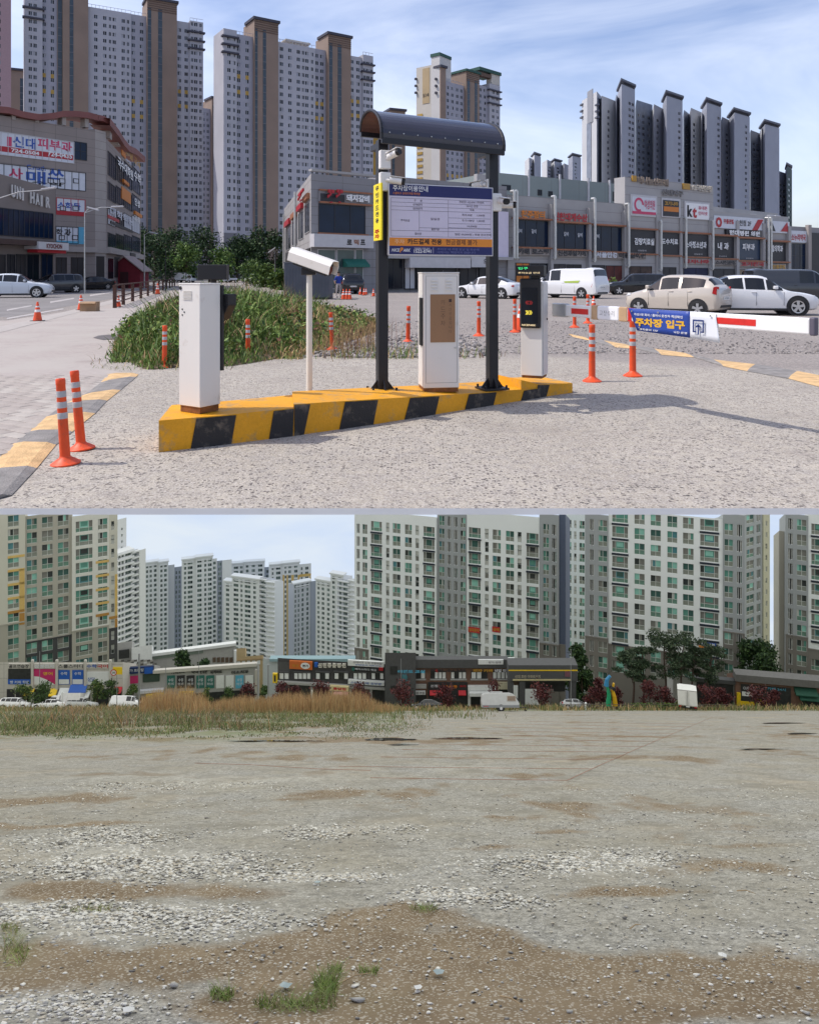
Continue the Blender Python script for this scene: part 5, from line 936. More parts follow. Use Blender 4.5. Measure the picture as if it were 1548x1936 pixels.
def part_from(name, V, fs, m, parent, smooth=35, push=0.0):
    ids = sorted({i for f in fs for i in f}); mp = {a: b for b, a in enumerate(ids)}; me = bpy.data.meshes.new(name); me.from_pydata([V[i] for i in ids], [], [[mp[i] for i in f] for f in fs]); me.materials.append(m)
    bm = bmesh.new(); bm.from_mesh(me); bmesh.ops.recalc_face_normals(bm, faces=bm.faces); bm.to_mesh(me); bm.free()
    me.polygons.foreach_set('use_smooth', [True] * len(me.polygons)); me.set_sharp_from_angle(angle=R(smooth)); return link_mesh(name, me, parent)
def car(name, label, kind, Lc, Wc, paint, loc, head, H=None, wr=.31, plate='23가 4758', rear_lamp=REDLAMP, group='parked cars', tilt=0.0, cat='car', wheelx=(.185, .80), mirror=True, detail=True):
    Hn, V, bf, gl = car_mesh(kind, Lc, Wc, paint); s = (H / Hn) if H else 1; V = [(x, y, z * s) for x, y, z in V]
    t = thing(name, label, cat, local=True, group=group); hw = Wc / 2
    part_from('body', V, bf, paint, t, 40)
    for k, fs in gl.items(): part_from({'side': 'side_window', 'wind': 'windshield', 'rear': 'rear_window'}[k[0]], V, fs, CARGLASS, t)
    xs = [Lc * (.5 - w) for w in wheelx]
    for x in xs:
        for sd in (1, -1):
            y = sd * (hw - .005); mb = MB(); mb.tube((x, y - sd * .25, wr * 1.08), (x, y + sd * .006, wr * 1.08), wr * 1.19, n=24); mb.build('wheel_arch', BLACKP, t)
            mb = MB(); mb.T = Matrix.Translation((x, y - sd * .10, wr)) @ Matrix.Rotation(R(90), 4, 'X'); mb.lathe([(wr * .66, -.11), (wr * .9, -.115), (wr * .985, -.09), (wr, 0), (wr * .985, .09), (wr * .9, .115), (wr * .66, .11)], 28); w = mb.build('wheel', RUBBER, t, smooth=50)
            mb = MB(); yo = y + sd * .022
            if detail:
                for a in range(5):
                    an = a * 2 * math.pi / 5 + .3; d = Vector((math.cos(an), 0, math.sin(an))); e = Vector((-d.z, 0, d.x)); c0 = Vector((x, yo, wr)); mb.prism([c0 + d * .03 - e * wr * .11, c0 + d * .03 + e * wr * .11, c0 + d * wr * .66 + e * wr * .17, c0 + d * wr * .66 - e * wr * .17], (0, -sd * .03, 0))
                mb.tube((x, yo - sd * .03, wr), (x, yo + sd * .004, wr), wr * .17, n=14)
                mb.T = Matrix.Translation((x, yo - sd * .02, wr)) @ Matrix.Rotation(R(90), 4, 'X'); mb.lathe([(wr * .60, -.012), (wr * .60, .012), (wr * .71, .016), (wr * .71, -.012)], 24, cap=False)
            else: mb.tube((x, yo - sd * .02, wr), (x, yo, wr), wr * .68, n=16)
            mb.build('rim', ALLOY, w, smooth=40)
    zb = [z for x, y, z in V]; bz = lambda t_: .72 * s
    for sd in (1, -1):
        lo = {'hatch': .74, 'sedan': .66, 'suv': .86, 'coupe': .80, 'van': .90}[kind] * s; hi = {'hatch': .88, 'sedan': .86, 'suv': .92, 'coupe': .98, 'van': .78}[kind] * s
        mb = MB(); q = [(Lc * .487, sd * hw * .70, lo - .07), (Lc * .487, sd * hw * .45, lo - .05), (Lc * .475, sd * hw * .45, lo + .02), (Lc * .445, sd * hw * .86, lo + .07), (Lc * .44, sd * hw * .90, lo - .02)]; mb.prism([Vector(p) + Vector((.02, 0, 0)) for p in q], (-.12, sd * .02, 0)); mb.build('headlight', CLEARLAMP, t, bevel=.01)
        mb = MB(); h2 = .30 if kind in ('van', 'hatch') else .13; mb.prism([(-Lc * .478, sd * hw * .93, hi - .10), (-Lc * .478, sd * hw * .93, hi + h2 - .10), (-Lc * .455, sd * hw * 1.0, hi + h2 - .12), (-Lc * .44, sd * hw * 1.005, hi - .05)], (-.035 if kind != 'van' else -.05, -sd * hw * .22, -.01)); mb.build('tail_lamp', rear_lamp, t, bevel=.012)
        if mirror:
            mb = MB(); xm = Lc * (.5 - {'hatch': .30, 'sedan': .36, 'suv': .31, 'coupe': .34, 'van': .215}[kind]); zm = {'hatch': .98, 'sedan': .94, 'suv': 1.10, 'coupe': 1.08, 'van': 1.22}[kind] * s; mb.box(xm - .06, xm + .08, min(sd * (hw - .04), sd * (hw + .17)), max(sd * (hw - .04), sd * (hw + .17)), zm, zm + .13); mb.build('wing_mirror', paint, t, bevel=.03)
        if detail:
            for k in ((.53,) if kind in ('hatch', 'van') else (.52,)) + ((.72,) if kind != 'van' else ()):
                mb = MB(); x = Lc * (.5 - k); z = {'hatch': .88, 'sedan': .82, 'suv': .98, 'coupe': .98, 'van': 1.0}[kind] * s; mb.box(x - .09, x + .09, min(sd * hw * .99, sd * (hw + .02)), max(sd * hw * .99, sd * (hw + .02)), z, z + .03); mb.build('door_handle', paint, t, bevel=.008)
            for k in (.29 if kind != 'van' else .19, .50, .70):
                mb = MB(); x = Lc * (.5 - k); mb.box(x - .004, x + .004, min(sd * hw * .985, sd * (hw + .0035)), max(sd * hw * .985, sd * (hw + .0035)), .36 * s, .84 * s); mb.build('door_gap', INK, t)
            mb = MB(); mb.box(-Lc * .30, Lc * .29, min(sd * hw * .86, sd * (hw * .985)), max(sd * hw * .86, sd * (hw * .985)), .19, .27); mb.build('sill_trim', trim_of(paint), t)
    pz = {'hatch': .66, 'sedan': .62, 'suv': .62, 'coupe': .62, 'van': .72}[kind] * s
    mb = MB(); mb.box(-Lc * .5 - .022, -Lc * .5 + .06, -.26, .26, pz - .055, pz + .055); pl_ = mb.build('number_plate', PLATE, t)
    if plate and detail: text(plate, (-Lc * .5 - .0235, .21, pz - .035), (0, -1, 0), (0, 0, 1), .42, .07, INK, pl_)
    mb = MB(); mb.box(Lc * .5 - .06, Lc * .5 + .012, -hw * .55, hw * .55, .36 * s, .50 * s); mb.build('grille', BLACKP, t, bevel=.01)
    mb = MB(); mb.box(-Lc * .5 - .006, -Lc * .5 + .1, -hw * .66, hw * .66, .33 * s, .42 * s); mb.build('bumper_insert', BLACKP, t, bevel=.01)
    t.location = loc; t.rotation_euler = (tilt, 0, head); return t
def trim_of(p): return BLACKP
PWHITE = mat('white_car_paint', (.72, .72, .72), rough=.22, var=0, coat=.6); PBEIGE = mat('beige_car_paint', (.55, .49, .42), rough=.26, var=0, coat=.6, metal=.15); PGREY = mat('dark_grey_car_paint', (.045, .048, .055), rough=.22, var=0, coat=.7, metal=.3); PBLACK = mat('black_car_paint', (.008, .008, .010), rough=.18, var=0, coat=.8); PPEARL = mat('pearl_white_car_paint', (.60, .64, .68), rough=.22, var=0, coat=.6)
def hd(dx, dy): return math.atan2(dy, dx)
car('hatchback', 'small beige hatchback seen from behind its left rear corner, parked beyond the arm', 'hatch', 3.6, 1.6, PBEIGE, ga(1298, 598) + Vector((0, 1.0, 0)), hd(-.74, .67), H=1.52, wr=.29)
car('sedan', 'white sedan with black rimmed windows behind the beige hatchback, nose to the right', 'sedan', 4.55, 1.82, PWHITE, ga(1440, 597) + Vector((.1, 1.2, 0)), hd(.985, -.17), H=1.50, wr=.33)
car('minivan', 'dark grey minivan parked behind the white sedan at the right edge', 'van', 5.1, 1.95, PGREY, ga(1480, 571) + Vector((.4, 0, 0)), hd(.99, -.05), H=1.85, wr=.34)
car('van', 'white panel van with green side stripe and red tail lamps, seen from behind', 'van', 5.1, 1.9, PWHITE, ga(1085, 564) + Vector((0, 1.6, 0)), hd(-.72, .70), H=1.98, wr=.33, cat='van', rear_lamp=REDLAMP)
car('suv', 'black estate car with pale roof rail parked before the mall', 'suv', 4.8, 1.9, PBLACK, ga(1207, 557) + Vector((0, .5, 0)), hd(-.99, .1), H=1.7, wr=.34)
car('sedan', 'white sedan parked alone behind the right portal post, tail to the right', 'sedan', 4.8, 1.85, PWHITE, ga(925, 564) + Vector((0, .6, 0)), hd(-.82, .57), H=1.46, wr=.33)
car('suv', 'pale white sport utility car cut by the left picture edge', 'coupe', 4.7, 1.9, PPEARL, ga(14, 563) + Vector((0, 1.0, 0)), hd(.96, .28), H=1.66, wr=.36)
car('suv', 'dark grey sport utility car facing left behind the pale one', 'suv', 4.7, 1.9, PGREY, ga(88, 554) + Vector((0, 1.6, 0)), hd(-.70, -.71), H=1.72, wr=.36)
car('sedan', 'black sedan third in the row of cars at the left corner building', 'sedan', 4.8, 1.85, PBLACK, ga(160, 548) + Vector((0, 1.6, 0)), hd(-.72, -.70), H=1.46, wr=.34)
car('suv', 'black sport utility car beside the person in blue', 'suv', 4.5, 1.9, PBLACK, ga(655, 556) + Vector((0, 2.2, 0)), hd(-.25, .97), H=1.75, wr=.36)
vn = [o for o in COL.objects if o.get('category') == 'van'][0]
mb = MB(); mb.prism([(-.3, .962, 1.02), (-1.3, .962, 1.02), (-1.45, .962, 1.18), (-.2, .962, 1.12)], (0, .006, 0)); mb.build('side_stripe', mat('lime_print', (.42, .55, .10), rough=.4, var=0), vn)
mb = MB(); mb.box(-.10, .10, -.03, .03, 1.0, 1.01)
def truck(label, loc, head, s=1.0, boxed=False, group='small white trucks'):
    t = thing('truck', label, 'truck', local=True, group=group)
    mb = MB(); mb.prism([(2.3, -.85, .45), (2.42, -.85, .75), (2.38, -.85, 1.05), (2.0, -.85, 1.75), (1.75, -.85, 1.9), (.75, -.85, 1.92), (.7, -.85, .45)], (0, 1.7, 0)); mb.build('cab', PWHITE, t, bevel=.07)
    mb = MB(); mb.quad((2.395, -.72, 1.08), (2.395, .72, 1.08), (2.05, .68, 1.70), (2.05, -.68, 1.70)); mb.build('windshield', CARGLASS, t)
    for sd in (1, -1):
        mb = MB(); q = [(2.2, sd * .862, 1.08), (2.0, sd * .862, 1.65), (1.2, sd * .862, 1.65), (1.2, sd * .862, 1.08)]; mb.poly(q if sd < 0 else q[::-1]); mb.build('side_window', CARGLASS, t)
        mb = MB(); mb.box(2.36, 2.45, min(sd * .5, sd * .8), max(sd * .5, sd * .8), .72, .88); mb.build('headlight', CLEARLAMP, t, bevel=.02)
        mb = MB(); mb.box(2.1, 2.2, min(sd * .88, sd * 1.08), max(sd * .88, sd * 1.08), 1.2, 1.5); mb.build('wing_mirror', BLACKP, t, bevel=.02)
        for x in (1.55, -1.6):
            mb = MB(); mb.tube((x, sd * .62, .34), (x, sd * .86, .34), .34, n=18); w = mb.build('wheel', RUBBER, t); mb = MB(); mb.tube((x, sd * .80, .34), (x, sd * .87, .34), .19, n=12); mb.build('rim', ALLOY, w)
    mb = MB(); mb.box(2.38, 2.46, -.8, .8, .42, .62); mb.build('bumper', PWHITE, t, bevel=.03)
    mb = MB(); mb.box(-2.3, .62, -.86, .86, .62, 2.25 if boxed else 1.05); mb.build('cargo_box' if boxed else 'truck_bed', mat('truck_body_white', (.62, .61, .60), rough=.5, var=.06), t, bevel=.02)
    if boxed is None: pass
    mb = MB(); mb.box(-2.3, 2.2, -.45, .45, .42, .6); mb.build('chassis', BLACKP, t)
    if not boxed: mb = MB(); mb.prism([(1.9, -.8, 1.92), (1.5, -.8, 2.3), (.9, -.8, 2.35), (.9, -.8, 1.92)], (0, 1.6, 0)); mb.build('roof_spoiler', PWHITE, t, bevel=.03)
    t.location = loc; t.rotation_euler = (0, 0, head); t.scale = (s,) * 3; return t
tk = truck('white truck with roof spoiler driving towards us on the left street', ga(249, 541), hd(.22, -.97))
tb = truck('white box truck parked side on far behind the barrier cabinet', ga(350, 534), hd(.95, -.3), boxed=True); dup(tk, ga(432, 534), hd(-.35, -.93), 'white truck far off behind the black display box of the cabinet'); dup(tk, ga(472, 533.5), hd(.9, -.4), 'white truck farthest right among the distant ones, over the grass', scale=.9)
# ================================================================== person in blue
def skin_person(label, loc, rz, shirt, pants):
    V = [(0, 0, .95), (0, 0, 1.15), (0, -.01, 1.38), (0, .0, 1.50), (0, -.02, 1.64), (0, -.02, 1.74), (.10, 0, .90), (.12, -.02, .50), (.13, .03, .08), (.14, -.10, .03), (-.10, 0, .90), (-.13, .0, .50), (-.16, .06, .08), (-.16, -.07, .03), (.19, 0, 1.40), (.30, .0, 1.15), (.24, -.18, 1.0), (-.19, 0, 1.40), (-.30, .02, 1.15), (-.28, -.10, .92)]
    E = [(0, 1), (1, 2), (2, 3), (3, 4), (4, 5), (0, 6), (6, 7), (7, 8), (8, 9), (0, 10), (10, 11), (11, 12), (12, 13), (2, 14), (14, 15), (15, 16), (2, 17), (17, 18), (18, 19)]
    Rd = [.15, .14, .17, .06, .095, .08, .095, .07, .045, .04, .095, .07, .045, .04, .07, .05, .035, .07, .05, .035]
    me = bpy.data.meshes.new('person'); me.from_pydata(V, E, []); SK = mat('skin', (.42, .24, .16), rough=.6, var=.05)
    for m in (SK, shirt, pants): me.materials.append(m)
    o = link_mesh('person', me); md = o.modifiers.new('skin', 'SKIN'); sv = me.skin_vertices[0].data
    for i, r in enumerate(Rd): sv[i].radius = (r, r * .8)
    sv[0].use_root = True; ss = o.modifiers.new('sub', 'SUBSURF'); ss.levels = ss.render_levels = 2
    dg = bpy.context.evaluated_depsgraph_get(); m2 = bpy.data.meshes.new_from_object(o.evaluated_get(dg)); o.modifiers.clear(); o.data = m2
    for m in (SK, shirt, pants):
        if m.name not in [x.name for x in m2.materials if x]: m2.materials.append(m)
    names = [x.name if x else '' for x in m2.materials]; a, b, d = names.index(SK.name), names.index(shirt.name), names.index(pants.name)
    for p in m2.polygons:
        z, x = p.center.z, abs(p.center.x); p.use_smooth = True
        p.material_index = d if z < .96 and x < .24 and not (z > .88 and x > .2) else (b if z < 1.47 and not (x > .22 and z < 1.16) else a)
    h = MB(); h.T = Matrix.Translation((0, .005, 1.70)); h.lathe([(.02, -.06), (.095, -.04), (.105, .02), (.08, .075), (.02, .10)], 12); h.build('hair', mat('dark_hair', (.02, .014, .01), rough=.7, var=.2, scale=30), o, smooth=60)
    for sx in (-.035, .035): h = MB(); h.T = Matrix.Translation((sx, -.103, 1.655)); h.lathe([(.004, -.01), (.011, 0), (.004, .01)], 8); h.build('eye', INK, o)
    h = MB(); h.T = Matrix.Translation((0, -.11, 1.62)); h.lathe([(.016, -.02), (.012, 0), (.004, .03)], 8); h.build('nose', SK, o)
    for sx in (-1, 1): h = MB(); h.box(min(sx * .10, sx * .18), max(sx * .10, sx * .18), -.17, .06, 0, .07); h.build('shoe', INK, o, bevel=.02)
    o.location = loc; o.rotation_euler = (0, 0, rz); return setp(o, label, 'person')
skin_person('person in a blue shirt and pale trousers standing by the dark container', ga(640, 562), .5, mat('blue_shirt', (.02, .05, .30), rough=.8, var=.1), mat('pale_trousers', (.40, .36, .36), rough=.8, var=.1))
# ================================================================== container, fence, lamps, kennel
ct = thing('container', 'dark blue grey site container standing in the weeds behind the camera pole', 'container', ga(575, 566)); p = ga(575, 566); CM = mat('container_paint', (.075, .085, .105), rough=.6, var=.12, scale=1.5)
mb = MB(); x0, x1 = ga(537, 566).x, ga(622, 566).x; zt = EYE - (497 - HA) / F * p.y; mb.box(x0, x1, p.y, p.y + 2.4, .12, zt); mb.build('body', CM, ct, bevel=.03)
mb = MB()
for k in range(14): u = x0 + (x1 - x0) * (k + .5) / 14; mb.box(u - .03, u + .03, p.y - .025, p.y, .2, zt - .1)
setp(mb.build('corrugation', CM, ct), kind='stuff')
mb = MB(); mb.box(x0 - .03, x1 + .03, p.y - .03, p.y + 2.43, zt, zt + .07); mb.build('roof_rim', mat('container_rim', (.12, .125, .14), var=.1), ct); mb = MB(); mb.box(x0, x1, p.y, p.y + 2.4, 0, .12); mb.build('skid', BLACKP, ct)
BRW = mat('brown_fence_wood', (.075, .035, .025), rough=.8, var=.2, scale=4)
f0, f1 = ga(217, 582), ga(330, 541); fn = thing('railing', 'dark brown post and rail fence along the pavement beside the grass', 'fence', f0); n = 12; d = (f1 - f0)
for k in range(n):
    q = f0 + d * (k / (n - 1)) ** 1.25; mb = MB(); mb.box(q.x - .07, q.x + .07, q.y - .07, q.y + .07, 0, 1.05); mb.build('post', BRW, fn, bevel=.01)
for k in range(n - 1):
    a, b = f0 + d * (k / (n - 1)) ** 1.25, f0 + d * ((k + 1) / (n - 1)) ** 1.25; w = Vector((d.y, -d.x, 0)).normalized() * .03
    for z, h in ((1.02, .07), (.74, .045), (.48, .045), (.22, .045)):
        if k > 7 and z < 1: continue
        mb = MB(); mb.prism([a - w + Vector((0, 0, z)), a + w + Vector((0, 0, z)), a + w + Vector((0, 0, z + h)), a - w + Vector((0, 0, z + h))], b - a); mb.build('rail', BRW, fn)
def lamp(label, xb, yb, ytop, arm=None, head=None, Y=None, r=.07, m=STEEL):
    p = pt(xb, yb, Y) if Y else ga(xb, yb); p.z = 0; t = thing('street_lamp', label, 'street lamp', p); z = EYE - (ytop - HA) / F * p.y; mb = MB(); mb.tube(p, p + Vector((0, 0, z)), r, r * .6, 10); mb.build('pole', m, t, smooth=40); top = p + Vector((0, 0, z))
    for (xa, ya) in (arm or ()):
        q = pt(xa, ya, p.y); mb = MB(); mid = top.lerp(q, .5) + Vector((0, 0, .25)); mb.tube(top, mid, r * .5, n=8); mb.tube(mid, q, r * .45, n=8); mb.build('arm', m, t, smooth=40); dd = (q - mid).normalized(); mb = MB(); mb.prism([q - dd * .5 + Vector((0, -.12, 0)), q + dd * .5 + Vector((0, -.12, .05)), q + dd * .5 + Vector((0, .12, .05)), q - dd * .5 + Vector((0, .12, 0))], (0, 0, .12)); mb.build('lamp_head', PALE, t, bevel=.03)
    return t
lamp('tall galvanised street lamp with two arms before the corner building', 160, 548, 402, arm=((176, 396), (222, 392)), Y=62); lamp('street lamp whose arm and head reach over the hair salon roof from off frame', -20, 545, 380, arm=((92, 358),), Y=52); lamp('thin grey street lamp among the trees left of the second tower', 273, 540, 444, arm=((290, 441),), Y=88, r=.09); lamp('thin dark lamp mast standing beside the fence', 313, 545, 470, Y=70, r=.05, m=BLACKM)
lamp('old style lamp post near the restaurant building left of the container', 520, 545, 478, arm=((514, 474),), Y=80, r=.06, m=mat('grey_lamp_paint', (.2, .2, .2), var=.1))
p = pt(235, 505, 90); t = thing('garden_shed', 'little dark red shed with pale gabled roof at the corner of the street', 'shed', (p.x, p.y, 0)); w_, h_ = 1.9, 2.7
mb = MB(); mb.prism([(p.x - w_, p.y, 0), (p.x + w_, p.y, 0), (p.x + w_, p.y, h_ - .4), (p.x, p.y, h_ + 1.1), (p.x - w_, p.y, h_ - .4)], (0, 3, 0)); mb.build('wall', mat('dark_red_boards', (.20, .02, .03), var=.15, rough=.8), t)
for sx in (-1, 1): mb = MB(); mb.prism([(p.x, p.y - .25, h_ + 1.1), (p.x, p.y - .25, h_ + 1.25), (p.x + sx * (w_ + .4), p.y - .25, h_ - .55), (p.x + sx * (w_ + .4), p.y - .25, h_ - .7)], (0, 3.5, 0)); mb.build('roof', mat('weathered_roof_boards', (.36, .28, .25), var=.15), t)
mb = MB(); mb.box(p.x - .5, p.x + .5, p.y - .03, p.y, 0, 2.0); mb.build('door', mat('dark_door', (.06, .015, .015), var=.1), t)
# ================================================================== vegetation
def leaf_cloud(name, mats, centers, radii, n, size, parent=None, kind=None, seed=1, flat=.75, up=.3, mi_w=None):
    """n leaf faces scattered in the shells of ellipsoid clumps"""
    r = np.random.default_rng(seed); C = np.array(centers, float); Rr_ = np.array(radii, float); w = (Rr_.prod(1)) ** .667; k = r.choice(len(C), n, p=w / w.sum())
    d = r.normal(size=(n, 3)); d /= np.linalg.norm(d, axis=1)[:, None]; rad = r.random(n) ** .38; P = C[k] + d * Rr_[k] * rad[:, None] * (1 + .18 * r.normal(size=(n, 1)))
    a = r.normal(size=(n, 3)); a[:, 2] *= flat; a /= np.linalg.norm(a, axis=1)[:, None]; b = np.cross(a, r.normal(size=(n, 3)) + d * .0); b /= np.linalg.norm(b, axis=1)[:, None]
    s = size * (.55 + .9 * r.random((n, 1))); q = np.stack([P - a * s, P - b * s * .55, P + a * s, P + b * s * .55], 1).reshape(-1, 3)
    mi = r.choice(len(mats), n, p=mi_w) if len(mats) > 1 else None
    return np_mesh(name, q, np.arange(n * 4).reshape(-1, 4), mats, parent, kind, mi)
def leafmat(name, col, tr=.25):
    m = mat(name, col, rough=.6, var=.28, scale=1.2, spec=.25); b = m.node_tree.nodes['Principled BSDF']; return m
GR = [leafmat('leaf_mid_green', (.07, .13, .028)), leafmat('leaf_dark_green', (.036, .075, .018)), leafmat('leaf_light_green', (.14, .21, .045))]
DK = [leafmat('leaf_forest_green', (.022, .050, .016)), leafmat('leaf_deep_green', (.013, .032, .012)), leafmat('leaf_moss_green', (.040, .075, .020))]
BARK = mat('bark', (.085, .06, .045), rough=.9, var=.25, scale=6, bump=.5)
def tree(name, label, base, h, w, mats, n=1600, size=.35, seed=1, trunk=.35, group=None, shape=1.0, lean=0.0, clumps=9, cat='tree'):
    r = random.Random(seed); t = thing(name, label, cat, base, group); mb = MB(); th = h * trunk; top = base + Vector((lean, 0, h * .75)); fk = base + Vector((lean * .4, 0, th)); tr = max(.05, h * .02)
    mb.tube(base, fk, tr * 1.3, tr, 8); mb.tube(fk, top, tr, tr * .3, 7)
    cs, rs = [], []
    for k in range(clumps):
        a = r.random() * 6.28; f = r.random(); zz = th * .9 + (h - th * .9) * (k + .5) / clumps; rr = w * .5 * (1 - abs(2 * (zz - th) / (h - th) - .85) ** 2 * .45 * shape) * (.25 + .6 * f); q = base + Vector((math.cos(a) * rr + lean * zz / h, math.sin(a) * rr, zz)); cs.append(q); s_ = w * (.20 + .14 * r.random()); rs.append((s_, s_, s_ * .72))
        if k % 2 == 0: mb.tube(fk.lerp(top, r.random() * .6), q, tr * .45, tr * .15, 6)
    cs.append(base + Vector((lean, 0, h - w * .2))); rs.append((w * .25, w * .25, w * .2))
    mb.build('trunk', BARK, t, smooth=50); leaf_cloud('crown', mats, [tuple(Vector(q) - base) for q in cs], rs, n, size, t, None, seed); return t
for i, (x, h, w, yb, mt, lab) in enumerate(((292, 11, 11, 534, DK, 'dark leafy tree left of the lamp, under the tallest tower'), (315, 12, 9, 533, DK, 'dense dark tree just right of the thin street lamp'), (352, 8.5, 7, 534, GR, 'bright green young tree over the distant box truck'), (396, 12, 10, 533, DK, 'large dark tree between the two left towers, behind the cabinet'), (421, 7, 6, 534, GR, 'light green bushy tree right of the black display box'), (448, 10, 7, 533, DK, 'dark tree below the second tower near the restaurant'), (474, 9, 7, 533, DK, 'dark upright tree second left of the restaurant side wall'), (497, 12, 8, 533, DK, 'tall dark tree third left of the restaurant side wall'), (522, 11, 8, 533, DK, 'dark tree closest to the restaurant side wall'), (270, 12, 7, 533, DK, 'dark tree at the right edge of the corner building'))):
    b = ga(x, yb); tree('street_tree', lab, b, h * b.y / 168, w * b.y / 150, mt, 2400, .32, 20 + i, .18, 'trees at the foot of the towers')
for i, (x, yb, hh, w, lab) in enumerate(((480, 540, 46, 60, 'yellow green garden bush on the far right of the mound'), (505, 543, 40, 55, 'mid green bush behind the mound near the container'), (528, 548, 34, 40, 'leafy weed bush touching the dark container'))):
    b = ga(x, yb); tree('bush', lab, b, hh / F * b.y, w / F * b.y, GR, 1500, .16, 60 + i, .1, 'bushes behind the grass mound', cat='bush')
# flowers and planter shrubs along the mall
for x, yb, m_, lab in ((1140, 553, PINK, 'heap of pink flowers at the mall behind the white van'), (1158, 552, None, 'bright green plant beside the pink flowers at the mall'), (744, 549, None, 'potted shrub left of the payment cabinet at the shop fronts')):
    b = ga(x, yb); t = thing('potted_plant', lab, 'plant', b, 'plants at the mall fronts'); s = 14 / F * b.y; leaf_cloud('foliage', [m_ or GR[2]], [(0, 0, s), (s * .7, 0, s * .7), (-s * .6, 0, s * .6)], [(s * .7, s * .5, s * .9)] * 3, 500, .14, t, None, int(x)); mb = MB(); mb.T = Matrix.Translation(b); mb.lathe([(s * .5, 0), (s * .65, s * .4), (s * .6, s * .4)], 12); mb.build('pot', mat('clay_pot', (.25, .12, .08), var=.1), t)
# grass mound
def mound_h(X, Y):
    e = (X + 3.45 + .10 * (Y - 12)) / (1.45 + .26 * np.clip(Y - 12, 0, 9)); fr = 12.0 + .35 * np.sin(X * 2.1) + .25 * np.sin(X * 5.3 + 1) + .32 * np.clip(X + 3.2, 0, 9) ** 1.3
    return .74 * np.clip(1 - e * e, 0, 1) ** .8 * (1 - .45 * np.clip(e, -.2, 1)) * np.clip((Y - fr) / 4.5, 0, 1) ** .75 * np.clip((25.5 - Y) / 4, 0, 1) * (1 + .10 * np.sin(X * 3.1) * np.cos(Y * 1.7))
gx, gy = np.meshgrid(np.linspace(-9, 1, 60), np.linspace(11, 27, 70)); hz = mound_h(gx, gy) - .02
Vm = np.stack([gx, gy, hz], -1).reshape(-1, 3); ii = np.arange(70 * 60).reshape(70, 60); Fm = np.stack([ii[:-1, :-1], ii[:-1, 1:], ii[1:, 1:], ii[1:, :-1]], -1).reshape(-1, 4); keep = (hz.reshape(-1)[Fm] > .0).any(1)
setp(np_mesh('mound', Vm, Fm[keep], mat('mound_soil', (.13, .095, .06), rough=.95, var=.3, scale=3, bump=.6), smooth=True), kind='structure')
def blades(name, P, h, w, mats, mi, lean=.45, seed=3, parent=None, bend=.5):
    r = np.random.default_rng(seed); n = len(P); a = r.random(n) * 6.283; d = np.stack([np.cos(a), np.sin(a), np.zeros(n)], 1); l = r.normal(size=(n, 3)) * lean; l[:, 2] = 0; h = np.asarray(h).reshape(-1, 1) * (.6 + .7 * r.random((n, 1))); w = np.asarray(w).reshape(-1, 1)
    p1 = P + np.array([0, 0, 1.]) * h * .55 + l * h * .35; p2 = P + np.array([0, 0, 1.]) * h * (1 - .25 * bend) + l * h * (.7 + .5 * bend)
    V = np.stack([P - d * w, P + d * w, p1 + d * w * .8, p1 - d * w * .8, p2 + d * w * .15, p2 - d * w * .15], 1).reshape(-1, 3); b = np.arange(n)[:, None] * 6; Fc = np.concatenate([b + [0, 1, 2, 3], b + [3, 2, 4, 5]], 0)
    return np_mesh(name, V, Fc, mats, parent, 'stuff', np.concatenate([mi, mi]))
GRASS = [leafmat('grass_green', (.135, .215, .045)), leafmat('grass_dark', (.075, .13, .032)), leafmat('grass_lime', (.23, .30, .07)), leafmat('grass_straw', (.42, .29, .135)), leafmat('grass_red_brown', (.19, .09, .055))]
r = np.random.default_rng(5); n = 90000; X = r.uniform(-9, 1, n); Y = 11 + 16 * r.random(n) ** 1.25; hh = mound_h(X, Y); ed = mound_h(X + .25, Y - .3); k = (hh > .005) | ((ed > .02) & (r.random(n) < .25)); X, Y, hh = X[k], Y[k], hh[k]; n = len(X)
dry = np.clip((X + 2.5 + .06 * (Y - 13)) * 1.1 + .25 * r.normal(size=n) + .5 * np.sin(Y * 2), 0, 1); red = (np.sin(X * 2.3 + 1) * np.cos(Y * 1.1) > .55)
pr = r.random(n); mi = np.where(pr < dry * .7 + .10, 3, np.where(red & (pr > .55), 4, r.choice(3, n, p=[.45, .35, .2])))
blades('grass', np.stack([X, Y, hh - .02], 1), (.07 + .13 * r.random(n) + .20 * (r.random(n) < .10)) * np.clip(.45 + hh * 1.6, .45, 1.25) * np.clip(1.2 - dry * .3, .6, 1.2), .006 + .008 * r.random(n), GRASS, mi, seed=6)
q = np.random.default_rng(15); m_ = 150; X = q.uniform(-7, -.8, m_); Y = q.uniform(12, 22, m_); hh = mound_h(X, Y); k = hh > .10
leaf_cloud('broadleaf_weeds', [GRASS[0], GRASS[2], GR[1], GRASS[4]], [(a_, b_, c_ + .14) for a_, b_, c_ in zip(X[k], Y[k], hh[k])], [(.30, .30, .16)] * int(k.sum()), 6500, .045, None, 'stuff', 16, mi_w=[.35, .3, .25, .10])
q = np.random.default_rng(17); m_ = 2600; X = q.uniform(-6.5, 0, m_); Y = q.uniform(11.4, 15, m_); k = (mound_h(X, Y) < .02) & (mound_h(X, Y + .9) > .02) & (q.random(m_) < np.clip(vnoise(X * 2, Y * 2, 33, 3) * 3 - 1.2, 0, 1)); blades('weeds', np.stack([X[k], Y[k], np.zeros(k.sum())], 1), .05 + .09 * q.random(k.sum()), .005, GRASS, q.choice(5, k.sum(), p=[.3, .15, .2, .25, .1]), lean=.8, seed=18)
